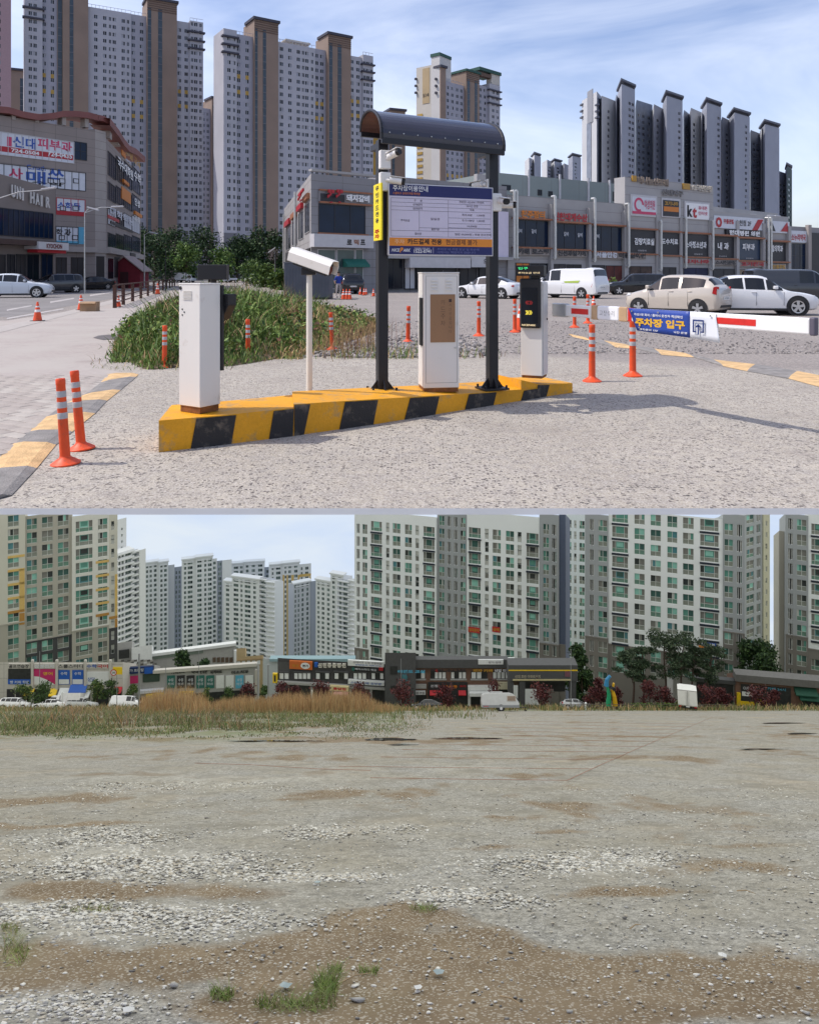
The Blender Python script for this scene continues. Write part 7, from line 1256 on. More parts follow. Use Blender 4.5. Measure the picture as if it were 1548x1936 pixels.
def win_mesh(kind, w, h, var):
    k = (kind, round(w, 1), round(h, 1), var)
    if k in WM: return WM[k]
    rn = random.Random(str(k)); fr, pa = MB(), MB(); w, h = k[1], k[2]; b = .055
    def bars(x0, x1, z0, z1, bb=b):
        fr.box(x0, x0 + bb, -.07, .0, z0, z1); fr.box(x1 - bb, x1, -.07, .0, z0, z1); fr.box(x0 + bb, x1 - bb, -.07, .0, z0, z0 + bb); fr.box(x0 + bb, x1 - bb, -.07, .0, z1 - bb, z1)
    up = lambda: rn.choice((0, 0, 1, 1, 2, 2, 3, 4, 5))
    if kind == 'dbl':
        bars(0, w, 0, h); fr.box(w / 2 - .04, w / 2 + .04, -.075, 0, b, h - b); zr = h * .42
        fr.box(b, w / 2 - .04, -.06, 0, zr - .03, zr + .03); fr.box(w / 2 + .04, w - b, -.06, 0, zr - .03, zr + .03); a, d = up(), up()
        pa.quad((0, -.02, zr), (w / 2, -.02, zr), (w / 2, -.02, h), (0, -.02, h), a); pa.quad((w / 2, -.02, zr), (w, -.02, zr), (w, -.02, h), (w / 2, -.02, h), d); pa.quad((0, -.02, 0), (w, -.02, 0), (w, -.02, zr), (0, -.02, zr), 6 + rn.choice((0, 0, 1)))
        if rn.random() < .4: x = rn.choice((0, w / 2)); pa.quad((x, -.024, zr), (x + w * .22, -.024, zr), (x + w * .22, -.024, h), (x, -.024, h), rn.choice((8, 2, 4)))
    elif kind == 'tri':
        bars(0, w, 0, h); zr = h * .36; xs = [0, w * .23, w * .77, w]
        for x in xs[1:3]: fr.box(x - .035, x + .035, -.075, 0, b, h - b)
        fr.box(b, w - b, -.06, -.001, zr - .025, zr + .025); cen = rn.choice((0, 0, 4, 1, 5))
        for i, m_ in enumerate((2, cen, 2)): pa.quad((xs[i], -.02, zr), (xs[i + 1], -.02, zr), (xs[i + 1], -.02, h), (xs[i], -.02, h), m_ if rn.random() > .2 else up())
        pa.quad((0, -.02, 0), (w, -.02, 0), (w, -.02, zr), (0, -.02, zr), 6 + rn.choice((0, 1)))
        pa.quad((w * .30, -.021, h * .50), (w * .70, -.021, h * .50), (w * .70, -.021, h * .9), (w * .30, -.021, h * .9), rn.choice((0, 4, 0, 1, 3)))
    elif kind == 'pair':
        g = w * .14
        for x0, x1 in ((0, w / 2 - g), (w / 2 + g, w)): bars(x0, x1, 0, h, .06); pa.quad((x0, -.02, 0), (x1, -.02, 0), (x1, -.02, h), (x0, -.02, h), rn.choice((2, 2, 3, 1)))
    else:
        for z0, z1 in ((0, h * .46), (h * .54, h)):
            bars(0, w, z0, z1, .05); s = rn.random(); pa.quad((0, -.02, z0), (w, -.02, z0), (w, -.02, z1), (0, -.02, z1), 8 if s < .62 else 3 if s < .8 else 2)
    out = []
    for nm, mbb, ms in (('window', fr, [WFW if kind in ('pair',) else WFR]), ('pane', pa, PG_ + PLOW + [mat('louvre_panel', (.42, .43, .40), rough=.7, var=.05)])):
        me = bpy.data.meshes.new(nm); me.from_pydata([tuple(v) for v in mbb.v], [], mbb.f)
        for m_ in ms: me.materials.append(m_)
        if len(ms) > 1: me.polygons.foreach_set('material_index', mbb.m)
        out.append(me)
    WM[k] = out; return out
def add_window(t, kind, P, U, w, h, rn):
    fm, pm_ = win_mesh(kind, w, h, rn.randrange(12)); o = link_mesh('window', fm, t); inv = FR[t.name].inverted(); q = inv @ P; o.location = q; o.rotation_euler = (0, 0, math.atan2(U.y, U.x)); o.scale = (w / round(w, 1), 1, h / round(h, 1)); link_mesh('pane', pm_, o)
def btower(label, pl, secs, ybase, name='apartment_tower', group='tall apartment blocks over the field', wins=True):
    rn = random.Random(label); zb = pl.z((pl.u(0) and CX), HA) * 0; Ym = pl.P.y; base = pl.at(pl.W / 2, fz(pl.P.y) - 1); t = thing(name, label, 'apartment tower', base, group); FR[t.name] = Matrix.Translation(base); z0 = base.z
    for s in secs:
        x0, x1 = s['x']; xm = (x0 + x1) / 2; u0, u1 = pl.u(x0), pl.u(x1); z1 = pl.z(xm, s.get('top', 971)); p = s.get('p', 0); ya, dy, hh = s['rows']; rows = []; k = 0
        while ya + k * dy + hh < ybase: rows.append((pl.z(xm, ya + k * dy + hh), pl.z(xm, ya + k * dy))); k += 1
        rows = [q for q in rows if q[1] < z1 - .05][::-1]; cols = [(pl.u(a), pl.u(b)) for kd, a, b in s['cols']]; kinds = [q[0] for q in s['cols']]; nr = len(rows); mb = MB()
        def fill(ci, ri, ua, ub, za, zb_):
            kd = kinds[ci]; add_window(t, kd, pl.at(ua, za, p - .22), pl.U, ub - ua, zb_ - za, rn)
        lo = pl.z(xm, s['lowy']) if s.get('lowy') else None
        if lo is None: facade(mb, pl, u0, u1, z0, z1, cols, rows, .22, p, 0, fill)
        else:
            ra_ = [q for q in rows if q[0] > lo]; rb_ = [q for q in rows if q[1] < lo]; facade(mb, pl, u0, u1, lo, z1, cols, ra_, .22, p, 0, fill); facade(mb, pl, u0, u1, z0, lo, cols, rb_, .22, p, 1, fill)
            m3 = MB(); pl.ubox(m3, u0, u1, lo - .12, lo + .12, p, p + .12); m3.build('string_course', s.get('m2', BGB), t)
        body(mb, pl, u0, u1, z0, z1, p, s.get('d', 12), 0, None, s.get('d', 12) * .40); mb.build('wall_bay', [s['m'], s.get('m2', BGB)], t)
        for ci, kd in enumerate(kinds):
            if kd == 'tri' and s.get('ledge', True):
                for ri, (za, zb_) in enumerate(rows):
                    if lo is not None and za < lo: continue
                    if (ri + ci) % 6 == 5: continue
                    m3 = MB(); pl.ubox(m3, cols[ci][0] - .08, cols[ci][1] + .08, za - .42, za - .10, p, p + .22); m3.build('balcony_ledge', NVY, t)
        for (kd, xa, xb, yt, yb, m_) in s.get('panels', []): m3 = MB(); pl.ubox(m3, pl.u(xa), pl.u(xb), pl.z((xa + xb) / 2, yb), pl.z((xa + xb) / 2, yt), p, p + .05); m3.build(kd, m_, t)
    return t
LT = Plane(-40, 143, 222, 153)
yel = lambda xa, xb, y: ('colour_panel', xa, xb, y, y + 4.5, BYE)
btower('beige and white apartment block with yellow and orange panels at the left edge', LT, [
    dict(x=(-40, 48, ), m=BBE, m2=BBE2, rows=(975.5, 25.9, 21.5), cols=[('dbl', -34, -14), ('dbl', 15, 36)], p=.5, lowy=1180, panels=[yel(15, 47, 1048), yel(15, 47, 1074), ('colour_panel', 37, 47, 1074, 1152, BYE), yel(15, 47, 1100), yel(15, 47, 1126), ('colour_panel', 15, 47, 1152, 1157, BOR), ('colour_panel', 37, 47, 1157, 1179, BOR)]),
    dict(x=(48, 136), m=BBE2, m2=BDG, rows=(977, 25.9, 20.5), cols=[('dbl', 50, 70), ('dbl', 79, 100), ('dbl', 109, 130)], lowy=1208),
    dict(x=(136, 206), m=mat('apartment_cream_paint', (.58, .58, .53), var=.03), m2=BBE2, rows=(982, 25.9, 20.5), cols=[('tri', 143, 175), ('dbl', 185, 203)], p=.5, lowy=1186, ledge=False, panels=[yel(181, 206, 1058), yel(181, 206, 1084), yel(181, 206, 1110), yel(181, 206, 1136), ('colour_panel', 181, 206, 1158, 1163, BOR)]),
    dict(x=(206, 222), m=BBE, m2=BDG, rows=(984, 25.9, 17), cols=[('vent', 210, 216)], p=.5, lowy=1186, panels=[('colour_panel', 217, 222, 1084, 1162, BYE), ('colour_panel', 206, 222, 1163, 1168, BOR), ('colour_panel', 217, 222, 1168, 1185, BOR)])], 1262)
MT = Plane(671, 163, 1069, 150)
mt = btower('long white and grey apartment slab with navy balcony ledges in the middle', MT, [
    dict(x=(671, 698), m=BWH_, rows=(990, 24.0, 18.5), cols=[('pair', 675, 681), ('dbl', 686, 695)], lowy=1226, p=.3), dict(x=(698, 825), m=BWH_, rows=(990, 24.1, 19), cols=[('tri', 702, 722.5), ('vent', 730.5, 736.5), ('dbl', 743, 757.5), ('dbl', 766, 779), ('vent', 786, 792.5), ('tri', 801, 822)], p=.3),
    dict(x=(825, 883), m=BGR, rows=(979, 24.3, 18.5), cols=[('dbl', 828.5, 838.5), ('pair', 844, 851), ('pair', 856.5, 863.5), ('dbl', 869, 878.5)], p=-.6),
    dict(x=(883, 1020), m=BWH_, rows=(1002, 24.9, 20), cols=[('tri', 886.5, 909), ('vent', 917, 924), ('dbl', 931.5, 947), ('dbl', 956.5, 972), ('vent', 978.5, 986), ('tri', 995.5, 1018)], p=.3),
    dict(x=(1020, 1057), m=BGR, m2=BGB, rows=(990, 25.4, 19.5), cols=[('dbl', 1027, 1038), ('pair', 1043.5, 1052)], lowy=1216, p=.5), dict(x=(1057, 1069), m=BLU, m2=BGB, rows=(990, 25.4, 19.5), cols=[], lowy=1218, p=.3)], 1262)
for xa, xb, yt, yb in ((886, 908, 1184, 1194), (931, 946, 1183, 1193)):
    hb = thing('red_banner', 'red balcony banner with yellow writing, ' + ('wider left one on the white slab' if xa < 900 else 'shorter right one on the white slab'), 'banner', MT.px((xa + xb) / 2, yb, .7)); m3 = MB(); MT.box(m3, xa, xb, yt, yb, .55, .58); m3.build('cloth', SIGNR, hb); MT.text('임대문의' if xa < 900 else '급매', xa + 1.5, xb - 1.5, yt + 2, yb - 2, .6, GOLD, hb, bold=.03)
btower('pale blue white apartment tower seen in the gap behind the long slab', Plane(1060, 205, 1115, 203), [dict(x=(1060, 1115), m=mat('apartment_bluish_white', (.58, .63, .66), var=.03), rows=(984, 20.9, 15), cols=[('dbl', 1071, 1080), ('vent', 1085, 1089.5), ('dbl', 1095, 1105)])], 1240)
RT = Plane(1106, 139, 1407, 131)
rt = btower('white and grey apartment slab with navy ledges right of the middle', RT, [
    dict(x=(1106, 1150), m=BGR, m2=BGB, rows=(981, 28.6, 21), cols=[('pair', 1114.5, 1122.5), ('dbl', 1131, 1148)], lowy=1203, p=.5), dict(x=(1150, 1366), m=BWH_, m2=BGB, rows=(974, 28.8, 21.5), cols=[('tri', 1157, 1187), ('dbl', 1199, 1218.5), ('dbl', 1229.5, 1249), ('dbl', 1261, 1280), ('dbl', 1290.5, 1311), ('tri', 1323, 1358)], lowy=1231, p=.3),
    dict(x=(1366, 1407), m=BGR, m2=BGB, rows=(989.5, 29.5, 22), cols=[('dbl', 1368.5, 1385), ('pair', 1392, 1402)], lowy=1194, p=.5)], 1300)
hb = thing('blue_banner', 'blue white and orange banner hung under a balcony above the pines', 'banner', RT.px(1338, 1222, .7)); m3 = MB(); RT.box(m3, 1320, 1353, 1212, 1223, .55, .58); m3.build('cloth', SIGNB, hb); m3 = MB(); RT.box(m3, 1320, 1353, 1219, 1223, .58, .60); m3.build('orange_strip', OCH, hb); RT.text('현대병원', 1323, 1350, 1213, 1218.5, .61, WHITE, hb, bold=.03)
btower('grey apartment wing with a yellowish edge strip behind the right slab', Plane(1400, 175, 1455, 180), [dict(x=(1400, 1441), m=BGR, rows=(973, 21.6, 16), cols=[('dbl', 1411, 1425), ('pair', 1430, 1437.5)]), dict(x=(1441, 1453), m=mat('apartment_straw_edge', (.42, .41, .30), var=.05), rows=(984, 21.6, 10), cols=[('vent', 1445, 1448)], p=.3)], 1260)
btower('grey apartment slab cut by the right picture edge', Plane(1474, 138, 1600, 134), [dict(x=(1474, 1484), m=BBE2, rows=(1010, 28.4, 12), cols=[], top=1009, p=-1.5), dict(x=(1484, 1527), m=BGR, m2=BGB, rows=(980, 28.4, 21), cols=[('pair', 1489, 1498), ('dbl', 1505.5, 1524)], lowy=1201, p=.5), dict(x=(1527, 1600), m=BWH_, m2=BGB, rows=(992, 28.6, 21), cols=[('tri', 1533, 1563), ('dbl', 1572, 1592)], lowy=1231, p=.3)], 1290)
# far white towers
FW = mat('far_white_paint', (.64, .66, .68), rough=.8, var=.03, scale=.08); FGY = mat('far_blue_grey_paint', (.27, .30, .36), rough=.8, var=.04, scale=.08); FLT = mat('far_lilac_grey_paint', (.45, .47, .51), rough=.8, var=.03, scale=.08)
FP = [mat('far_pane_grey_green', (.10, .14, .135), rough=.2, var=.15, scale=.4), mat('far_pane_dark', (.035, .05, .06), rough=.2, var=.1, scale=.4), mat('far_pane_pale', (.22, .28, .28), rough=.25, var=.1, scale=.4), WFR]
def far(label, xl, xr, Yl, Yr, secs, ybot=1262, crown=None):
    pl = Plane(xl, Yl, xr, Yr); rn = random.Random(label); b = pl.at(pl.W / 2, fz(Yl) - 1); t = thing('apartment_tower', label, 'apartment tower', b, 'far white apartment towers'); FR[t.name] = Matrix.Translation(b); pb = MB()
    for s in secs:
        x0, x1, top = s['x']; xm = (x0 + x1) / 2; u0, u1 = pl.u(x0), pl.u(x1); z1 = pl.z(xm, top); p = s.get('p', 0); ya, dy, hh = s.get('rows', (top + 6, 9.2, 5.6)); rows = []; k = 0
        while ya + k * dy + hh < ybot: rows.append((pl.z(xm, ya + k * dy + hh), pl.z(xm, ya + k * dy))); k += 1
        rows = rows[::-1]; cols = [(pl.u(a), pl.u(q)) for a, q in s.get('cols', [])]; rows = rows if cols else []; mb = MB(); D = s.get('d', 10)
        facade(mb, pl, u0, u1, b.z, z1, cols, rows, .3, p, 0, small_panes(pb, pl, p, .3, rn) if cols else None); body(mb, pl, u0, u1, b.z, z1, p, D, 0, None, D * .42); mb.build('wall_bay', [s.get('m', FW)], t)
        if s.get('slabs'):
            m2 = MB()
            for k in range(int((ybot - top) / dy)): z = pl.z(xm, top + 4 + k * dy); pl.ubox(m2, u0 - .3, u1 + .3, z, z + .5, p, p + 1.0)
            setp(m2.build('balcony_slabs', FW, t), kind='stuff')
        for (xa, xb, yt, yb, m_) in s.get('panels', []): m2 = MB(); pl.box(m2, xa, xb, yt, yb, p, p + .06); m2.build('colour_panel', m_, t)
        if s.get('crown'): m2 = MB(); pl.ubox(m2, u0 - .4, u1 + .4, z1 - .5, z1 + .2, p - 3, p + .7); pl.ubox(m2, u0 + (u1 - u0) * .1, u0 + (u1 - u0) * .9, z1 - 2.2, z1 - 1.8, p, p + .5); m2.build('roof_frame', FW, t)
    if pb.v: pb.build('windows', FP, t, kind='stuff')
    return t
far('white balcony tower with horizontal slabs right beside the beige block', 220, 274, 250, 258, [dict(x=(220, 256, 990), p=-6, d=6, cols=[(228, 231), (246, 249)], rows=(1008, 12, 5)), dict(x=(222, 250, 1042), cols=[(224, 228), (230, 234), (237, 248)], rows=(1048, 11.0, 7), slabs=1, crown=1), dict(x=(250, 262, 1040), m=FLT, p=-.5, cols=[(252, 260)], rows=(1048, 11, 7), slabs=1), dict(x=(262, 274, 1038), p=.5, m=FW)])
far('first of the far towers, with a dark windowed flank on its right', 273, 346, 420, 428, [dict(x=(273, 300, 1062), cols=[(276, 280), (283, 287), (291, 296)], crown=1), dict(x=(300, 318, 1060), p=1, cols=[(303, 307), (310, 315)], crown=1), dict(x=(318, 330, 1068), m=FLT), dict(x=(330, 346, 1072), m=FGY, p=-.5, cols=[(332, 335), (338, 341)], rows=(1080, 9.2, 6))])
far('second far tower, tallest, with blue grey stripe and blank white flank', 344, 438, 400, 408, [dict(x=(344, 370, 1056), cols=[(348, 352), (355, 364)], crown=1), dict(x=(370, 402, 1050), p=1, cols=[(373, 381), (386, 390), (393, 400)], crown=1), dict(x=(402, 410, 1056), cols=[(403, 408)]), dict(x=(410, 420, 1060), m=FGY, cols=[(413, 418)], rows=(1064, 9.2, 6)), dict(x=(420, 438, 1058), p=.4)])
far('pale tower half hidden behind the third far tower', 438, 512, 470, 474, [dict(x=(438, 462, 1064), cols=[(442, 450), (454, 459)], crown=1), dict(x=(462, 500, 1060), p=.8, cols=[(465, 470), (476, 482), (488, 496)], crown=1), dict(x=(500, 512, 1072), m=FGY, cols=[(503, 508)])])
far('third far tower with stacked balconies on its right corner', 424, 520, 380, 372, [dict(x=(424, 440, 1098), cols=[(427, 433)], crown=1), dict(x=(440, 492, 1090), p=.8, cols=[(443, 452), (456, 460), (464, 475), (480, 485)], crown=1), dict(x=(492, 504, 1092), m=FLT, cols=[(494, 502)], rows=(1100, 9.2, 6), slabs=1), dict(x=(504, 520, 1096), m=FW, p=.5, slabs=1)])
far('fourth far tower with an ochre panelled middle', 510, 588, 440, 446, [dict(x=(510, 534, 1066), cols=[(514, 517), (522, 530)], crown=1), dict(x=(534, 566, 1062), p=.8, cols=[(538, 541), (545, 550), (556, 562)], crown=1, panels=[(534, 537.5, 1086, 1245, BYE), (541.5, 544.5, 1086, 1245, BYE), (550.5, 555.5, 1086, 1245, BYE), (562.5, 566, 1086, 1245, BYE)]), dict(x=(566, 588, 1066), cols=[(569, 572), (577, 583)], panels=[(566, 588, 1085, 1090, BYE), (583.5, 588, 1090, 1104, BYE)])])
far('fifth far tower, grey with dark top windows, before the last one', 555, 600, 400, 406, [dict(x=(555, 587, 1100), cols=[(557, 560), (563, 566), (570, 574), (579, 583)], rows=(1104, 9.2, 6.2), crown=1, m=FLT), dict(x=(587, 600, 1098), m=FGY, p=.4)])
far('last far tower on the right with corner balconies, next to the long slab', 597, 670, 370, 362, [dict(x=(597, 626, 1096), cols=[(600, 604), (608, 613), (618, 623)], crown=1), dict(x=(626, 650, 1084), p=.6, cols=[(629, 634), (640, 646)], crown=1), dict(x=(640, 662, 1094), m=FLT, p=1.0, cols=[(643, 647), (651, 658)], slabs=1), dict(x=(662, 672, 1092), p=1.2, slabs=1)])
# ================================================================== LOWER FIELD: shops, street trees, vehicles along the far edge
def wallB(pl, x0, x1, ytop, t, m, dep=5, name='wall', p=0.0, roof=None, ju=None):
    mb = MB(); u0, u1 = pl.u(x0), pl.u(x1); z1 = pl.z((x0 + x1) / 2, ytop); z0 = fz(pl.P.y) - 2.5
    facade(mb, pl, u0, u1, z0, z1, [], [], .1, p); body(mb, pl, u0, u1, z0, z1, p, dep, 0, 1 if roof else None, dep * SLOPE); o = mb.build(name, [m, roof or m], t)
    if ju: m2 = MB(); joints(m2, pl, u0, u1, pl.z(x0, 1335), z1, ju[0], ju[1], p); setp(m2.build('cladding_joints', mat('joint_shadow_gap', (.12, .10, .095), var=0), t), kind='stuff')
def bldg(name, label, pl, cat='shop building'):
    b = pl.at(pl.W / 2, fz(pl.P.y)); t = thing(name, label, cat, b); FR[t.name] = Matrix.Translation(b); return t
LBE = mat('pale_plaster', (.50, .48, .44), rough=.8, var=.05); LGR = mat('grey_plaster', (.33, .33, .32), rough=.8, var=.06); DBR = mat('charcoal_brick', (.055, .055, .057), rough=.85, var=.15, scale=2, bump=.3); DBR2 = mat('dark_grey_metal_fascia', (.075, .077, .080), rough=.7, var=.08); BRB = mat('red_brown_brick', (.165, .095, .07), rough=.85, var=.16, scale=2, bump=.3); BLIND = mat('white_poster_film', (.66, .68, .68), rough=.5, var=.05); SHD = mat('shop_shade', (.03, .032, .034), rough=.4, var=.3); TEALR = mat('teal_roof_edge', (.24, .36, .40), rough=.6, var=.05); TANB = mat('tan_plaster', (.42, .32, .18), rough=.8, var=.06); YSG = mat('yellow_sign_face', (.72, .50, .02), rough=.45, var=.05); MAGN = mat('magenta_poster', (.48, .03, .14), rough=.45, var=.05); BLU2 = mat('bright_blue_poster', (.02, .10, .42), rough=.45, var=.05); GRNP = mat('green_poster', (.03, .14, .12), rough=.45, var=.1)
# left strip mall
Q = Plane(-40, 118, 232, 118); t = bldg('strip_mall', 'pale two storey shop row with pink and blue window posters, far left of the field', Q); wallB(Q, -40, 232, 1252, t, LBE, 6, ju=(4, 2.2))
for x in (-12, 60, 106, 160, 207): slab(Q, x, x + 4.5, 1247, 1334, 0, .25, LBE, t, 'pilaster')
for xa, xb, s, m_ in ((18, 56, '골프연습장', SIGNK), (66, 104, '삼성전자', FILM), (111, 158, '스쿨스터디', SIGNK), (165, 184, '수학', SIGNB), (185, 205, '국어', SIGNR)): slab(Q, xa - 1, xb + 1, 1254, 1263, 0, .2, LBE, t, 'sign_panel'); Q.text(s, xa, xb, 1255, 1262, .22, m_, t, bold=.03)
slab(Q, 16, 58, 1264, 1285, 0, .1, SHD, t, 'window_band'); slab(Q, 16, 58, 1284, 1293, .0, .15, BLU2, t, 'blue_poster'); Q.text('빵 커피 학원', 20, 56, 1286, 1292, .17, FILM, t)
slab(Q, 64, 106, 1265, 1294, 0, .1, MAGN, t, 'pink_poster'); mb = MB(); mb.poly([Q.px(65, 1294, .12), Q.px(105, 1294, .12), Q.px(90, 1285, .12), Q.px(75, 1279, .12), Q.px(65, 1278, .12)]); mb.build('white_wedge', BLIND, t); Q.text('영어', 82, 100, 1270, 1276, .13, YSG, t)
for xa, xb in ((111, 132), (137, 158)): slab(Q, xa, xb, 1267, 1294, 0, .1, BLU2, t, 'blue_poster'); Q.text('수학', xa + 4, xb - 4, 1270, 1276, .12, FILM, t); slab(Q, xa + 1, xb - 1, 1284, 1293, .1, .12, BLIND, t, 'poster_text_block')
slab(Q, 163, 206, 1270, 1294, 0, .1, BLIND, t, 'white_poster'); Q.text('상담', 166, 180, 1280, 1288, .12, SIGNB, t)
for xa, xb, m_, nm in ((13, 28, SIGNK, 'shop_front'), (30, 58, SHD, 'shop_front'), (64, 104, SHD, 'shop_front'), (110, 132, SHD, 'shop_front'), (140, 170, SHD, 'shop_front'), (176, 208, SHD, 'shop_front'), (210, 230, SHD, 'shop_front')): slab(Q, xa, xb, 1303, 1336, -.1, .05, m_, t, nm)
for xa, xb, ya, yb, m_ in ((50, 66, 1301, 1309, YSG), (97, 110, 1301, 1309, YSG), (114, 132, 1300, 1309, BLIND), (134, 166, 1294, 1303, BLU2), (140, 172, 1305, 1312, BLIND), (218, 232, 1298, 1304, SIGNR), (210, 218, 1297, 1305, SIGNK)): mb = MB(); za, zb_ = Q.z((xa + xb) / 2, ya), Q.z((xa + xb) / 2, yb); u0, u1 = Q.u(xa), Q.u(xb); mb.prism([Q.at(u0, za, .1), Q.at(u0, zb_, 1.0), Q.at(u0, zb_ - .12, 1.0), Q.at(u0, za - .3, .1)], Q.U * (u1 - u0)); mb.build('awning', m_, t)
# second shop row and buildings behind it
Q2 = Plane(230, 121, 490, 124); t = bldg('shop_row', 'low grey shop row with green window posters under a white roof band, left of centre', Q2); wallB(Q2, 230, 292, 1259, t, LGR, 5); wallB(Q2, 292, 487, 1263, t, LGR, 5)
slab(Q2, 290, 486, 1259, 1265, -.2, .4, LBE, t, 'roof_band'); slab(Q2, 230, 291, 1260, 1272, 0, .3, mat('navy_sign_board', (.012, .03, .10), var=.1), t, 'sign_board'); Q2.text('메가 프린팅', 240, 272, 1263, 1269, .32, FILM, t, bold=.02); slab(Q2, 274, 290, 1260, 1272, .3, .33, BLU2, t, 'blue_patch'); slab(Q2, 270, 302, 1274, 1289, 0, .1, mat('dull_green_window', (.04, .065, .05), var=.2), t, 'window_band'); slab(Q2, 238, 262, 1278, 1292, 0, .1, MAGN, t, 'small_poster')
for i in range(9):
    x = 316 + i * 18.5; m_ = (GRNP, SIGNK, SIGNK, GRNP, GRNP, BLIND, BLIND, CYAN, BLIND)[i]; slab(Q2, x, x + 15, 1277, 1301, 0, .1, m_, t, 'window_poster')
    if m_ is not BLIND: Q2.text('수업', x + 3, x + 12, 1282, 1288, .12, FILM, t); Q2.text('학원 상담', x + 2, x + 13, 1290, 1295, .12, FILM, t)
for xa, xb, s in ((324, 350, '카페모나'), (362, 376, '약국'), (378, 392, '한의원'), (397, 420, '세계마트'), (438, 470, '미소치과')): Q2.text(s, xa, xb, 1267, 1273, .15, SIGNK, t, bold=.04)
slab(Q2, 262, 310, 1302, 1307, 0, .6, FILM, t, 'sign_strip'); slab(Q2, 278, 310, 1308, 1316, 0, .8, YSG, t, 'awning'); slab(Q2, 338, 366, 1307, 1312, 0, .8, YSG, t, 'awning'); slab(Q2, 235, 484, 1312, 1340, -.1, .06, SHD, t, 'shop_front'); slab(Q2, 482, 486, 1265, 1335, 0, .4, LBE, t, 'pilaster')
Q3 = Plane(222, 135, 500, 142); t = bldg('school_building', 'school like building with long white roof and chequered base beside the far towers', Q3, 'building'); wallB(Q3, 222, 250, 1214, t, LGR, 4); wallB(Q3, 250, 288, 1216, t, BLIND, 4, p=1.2); wallB(Q3, 288, 446, 1228, t, LGR, 4)
rn = random.Random(3); CH1, CH2 = mat('chequer_dark', (.10, .095, .09), var=.1), mat('chequer_pale', (.34, .33, .31), var=.1)
for i in range(12):
    for j in range(6):
        if rn.random() < .8: mb = MB(); xa = 224 + i * 6.1; Q3.box(mb, xa, xa + 5.9, 1241 + j * 3.6, 1244.4 + j * 3.6, 1.25, 1.3); mb.build('cladding_panel', CH1 if (i + j) % 2 else CH2, t)
slab(Q3, 226, 246, 1222, 1238, 1.2, 1.4, SHD, t, 'dark_opening'); slab(Q3, 286, 446, 1224, 1229, -.5, .5, BLIND, t, 'roof_band'); slab(Q3, 290, 384, 1231, 1240, .0, .2, mat('greenish_window_band', (.16, .20, .17), var=.1), t, 'window_band')
for i in range(5): slab(Q3, 402 + i * 8, 408 + i * 8, 1243, 1252, 0, .1, mat('brown_window', (.10, .07, .05), var=.1), t, 'window')
slab(Q3, 442, 447, 1228, 1262, 0, .5, BLIND, t, 'pilaster')
Q4 = Plane(380, 150, 500, 152); t = bldg('tan_building', 'tan plastered building with a row of small windows behind the white roofed one', Q4, 'building'); wallB(Q4, 390, 464, 1228, t, TANB, 4); wallB(Q4, 464, 497, 1240, t, TANB, 4)
for i in range(5): slab(Q4, 448 + i * 9.5, 454 + i * 9.5, 1249, 1256, 0, .1, BLIND, t, 'window')
slab(Q4, 444, 497, 1246, 1248, 0, .2, mat('tan_ledge', (.30, .22, .12), var=.05), t, 'ledge')
Q5 = Plane(495, 140, 675, 140); t = bldg('hall_building', 'pale hall with a teal roof edge behind the charcoal shops', Q5, 'building'); wallB(Q5, 497, 672, 1246, t, mat('pale_blue_plaster', (.46, .50, .52), var=.04), 4); slab(Q5, 511, 672, 1242, 1247, -.5, .8, TEALR, t, 'roof_edge')
# charcoal brick shops
Q6 = Plane(520, 117, 735, 115); t = bldg('charcoal_shops', 'charcoal brick two storey shops with orange sign and white banner, centre', Q6); wallB(Q6, 525, 728, 1250, t, DBR, 6, roof=DBR2)
slab(Q6, 525, 548, 1252, 1302, 0, .02, DBR2, t, 'end_panel'); slab(Q6, 548, 591, 1249, 1264, 0, .3, mat('orange_red_sign', (.50, .13, .03), var=.05), t, 'orange_sign'); mb = MB(); mb.T = None; c0 = Q6.px(578, 1257, .34); mb.poly([c0 + Q6.U * (math.cos(a * .5236) * .75) + Vector((0, 0, math.sin(a * .5236) * .5)) for a in range(12)]); mb.build('round_logo', BLIND, t); Q6.text('국수', 553, 566, 1254, 1260, .33, GOLD, t, bold=.02); Q6.text('본가', 573, 584, 1254.5, 1259.5, .37, SIGNK, t, bold=.03)
for i, s in enumerate('신천동물병원'): Q6.text(s, 602 + i * 9, 609.5 + i * 9, 1252, 1260, .3, mat('pale_metal_letters', (.52, .50, .44), var=0), t, ext=.15, bold=.05)
slab(Q6, 595, 601, 1252, 1260, 0, .3, BLU2, t, 'sign_logo'); slab(Q6, 658, 726, 1248.5, 1259, 0, .25, BLIND, t, 'white_banner'); Q6.text('신대지구 수학 전문학원', 668, 722, 1250, 1254, .27, GRY, t); Q6.text('상담문의 724-0741', 672, 722, 1255, 1258, .27, SIGNB, t)
slab(Q6, 666, 726, 1261, 1267, 0, .3, SIGNK, t, 'sign_panel'); Q6.text('메가스터디 학원', 672, 712, 1262, 1266, .33, FILM, t, bold=.02); slab(Q6, 717, 725, 1260, 1266, .3, .36, SIGNR, t, 'red_disc'); slab(Q6, 666, 671, 1260, 1266, .3, .36, GRNP, t, 'sign_logo')
def posters(pl, t, xa, xb, ya, yb, n, hole=.0):
    slab(pl, xa, xb, ya, yb, 0, .1, SHD, t, 'window'); w = (xb - xa) / n
    for k in range(n):
        if (k * 7 + int(xa)) % 5 != 4: slab(pl, xa + w * k + w * .12, xa + w * (k + 1) - w * .12, ya + 1.5, yb - 1, .1, .13, BLIND, t, 'window_poster')
for xa, xb, n in ((528, 547, 2), (556, 588, 4), (597, 623, 3), (632, 659, 3), (668, 693, 3), (702, 726, 3)): posters(Q6, t, xa, xb, 1271, 1284, n); slab(Q6, xa - 1, xb + 1, 1269, 1271, 0, .2, DBR2, t, 'lintel')
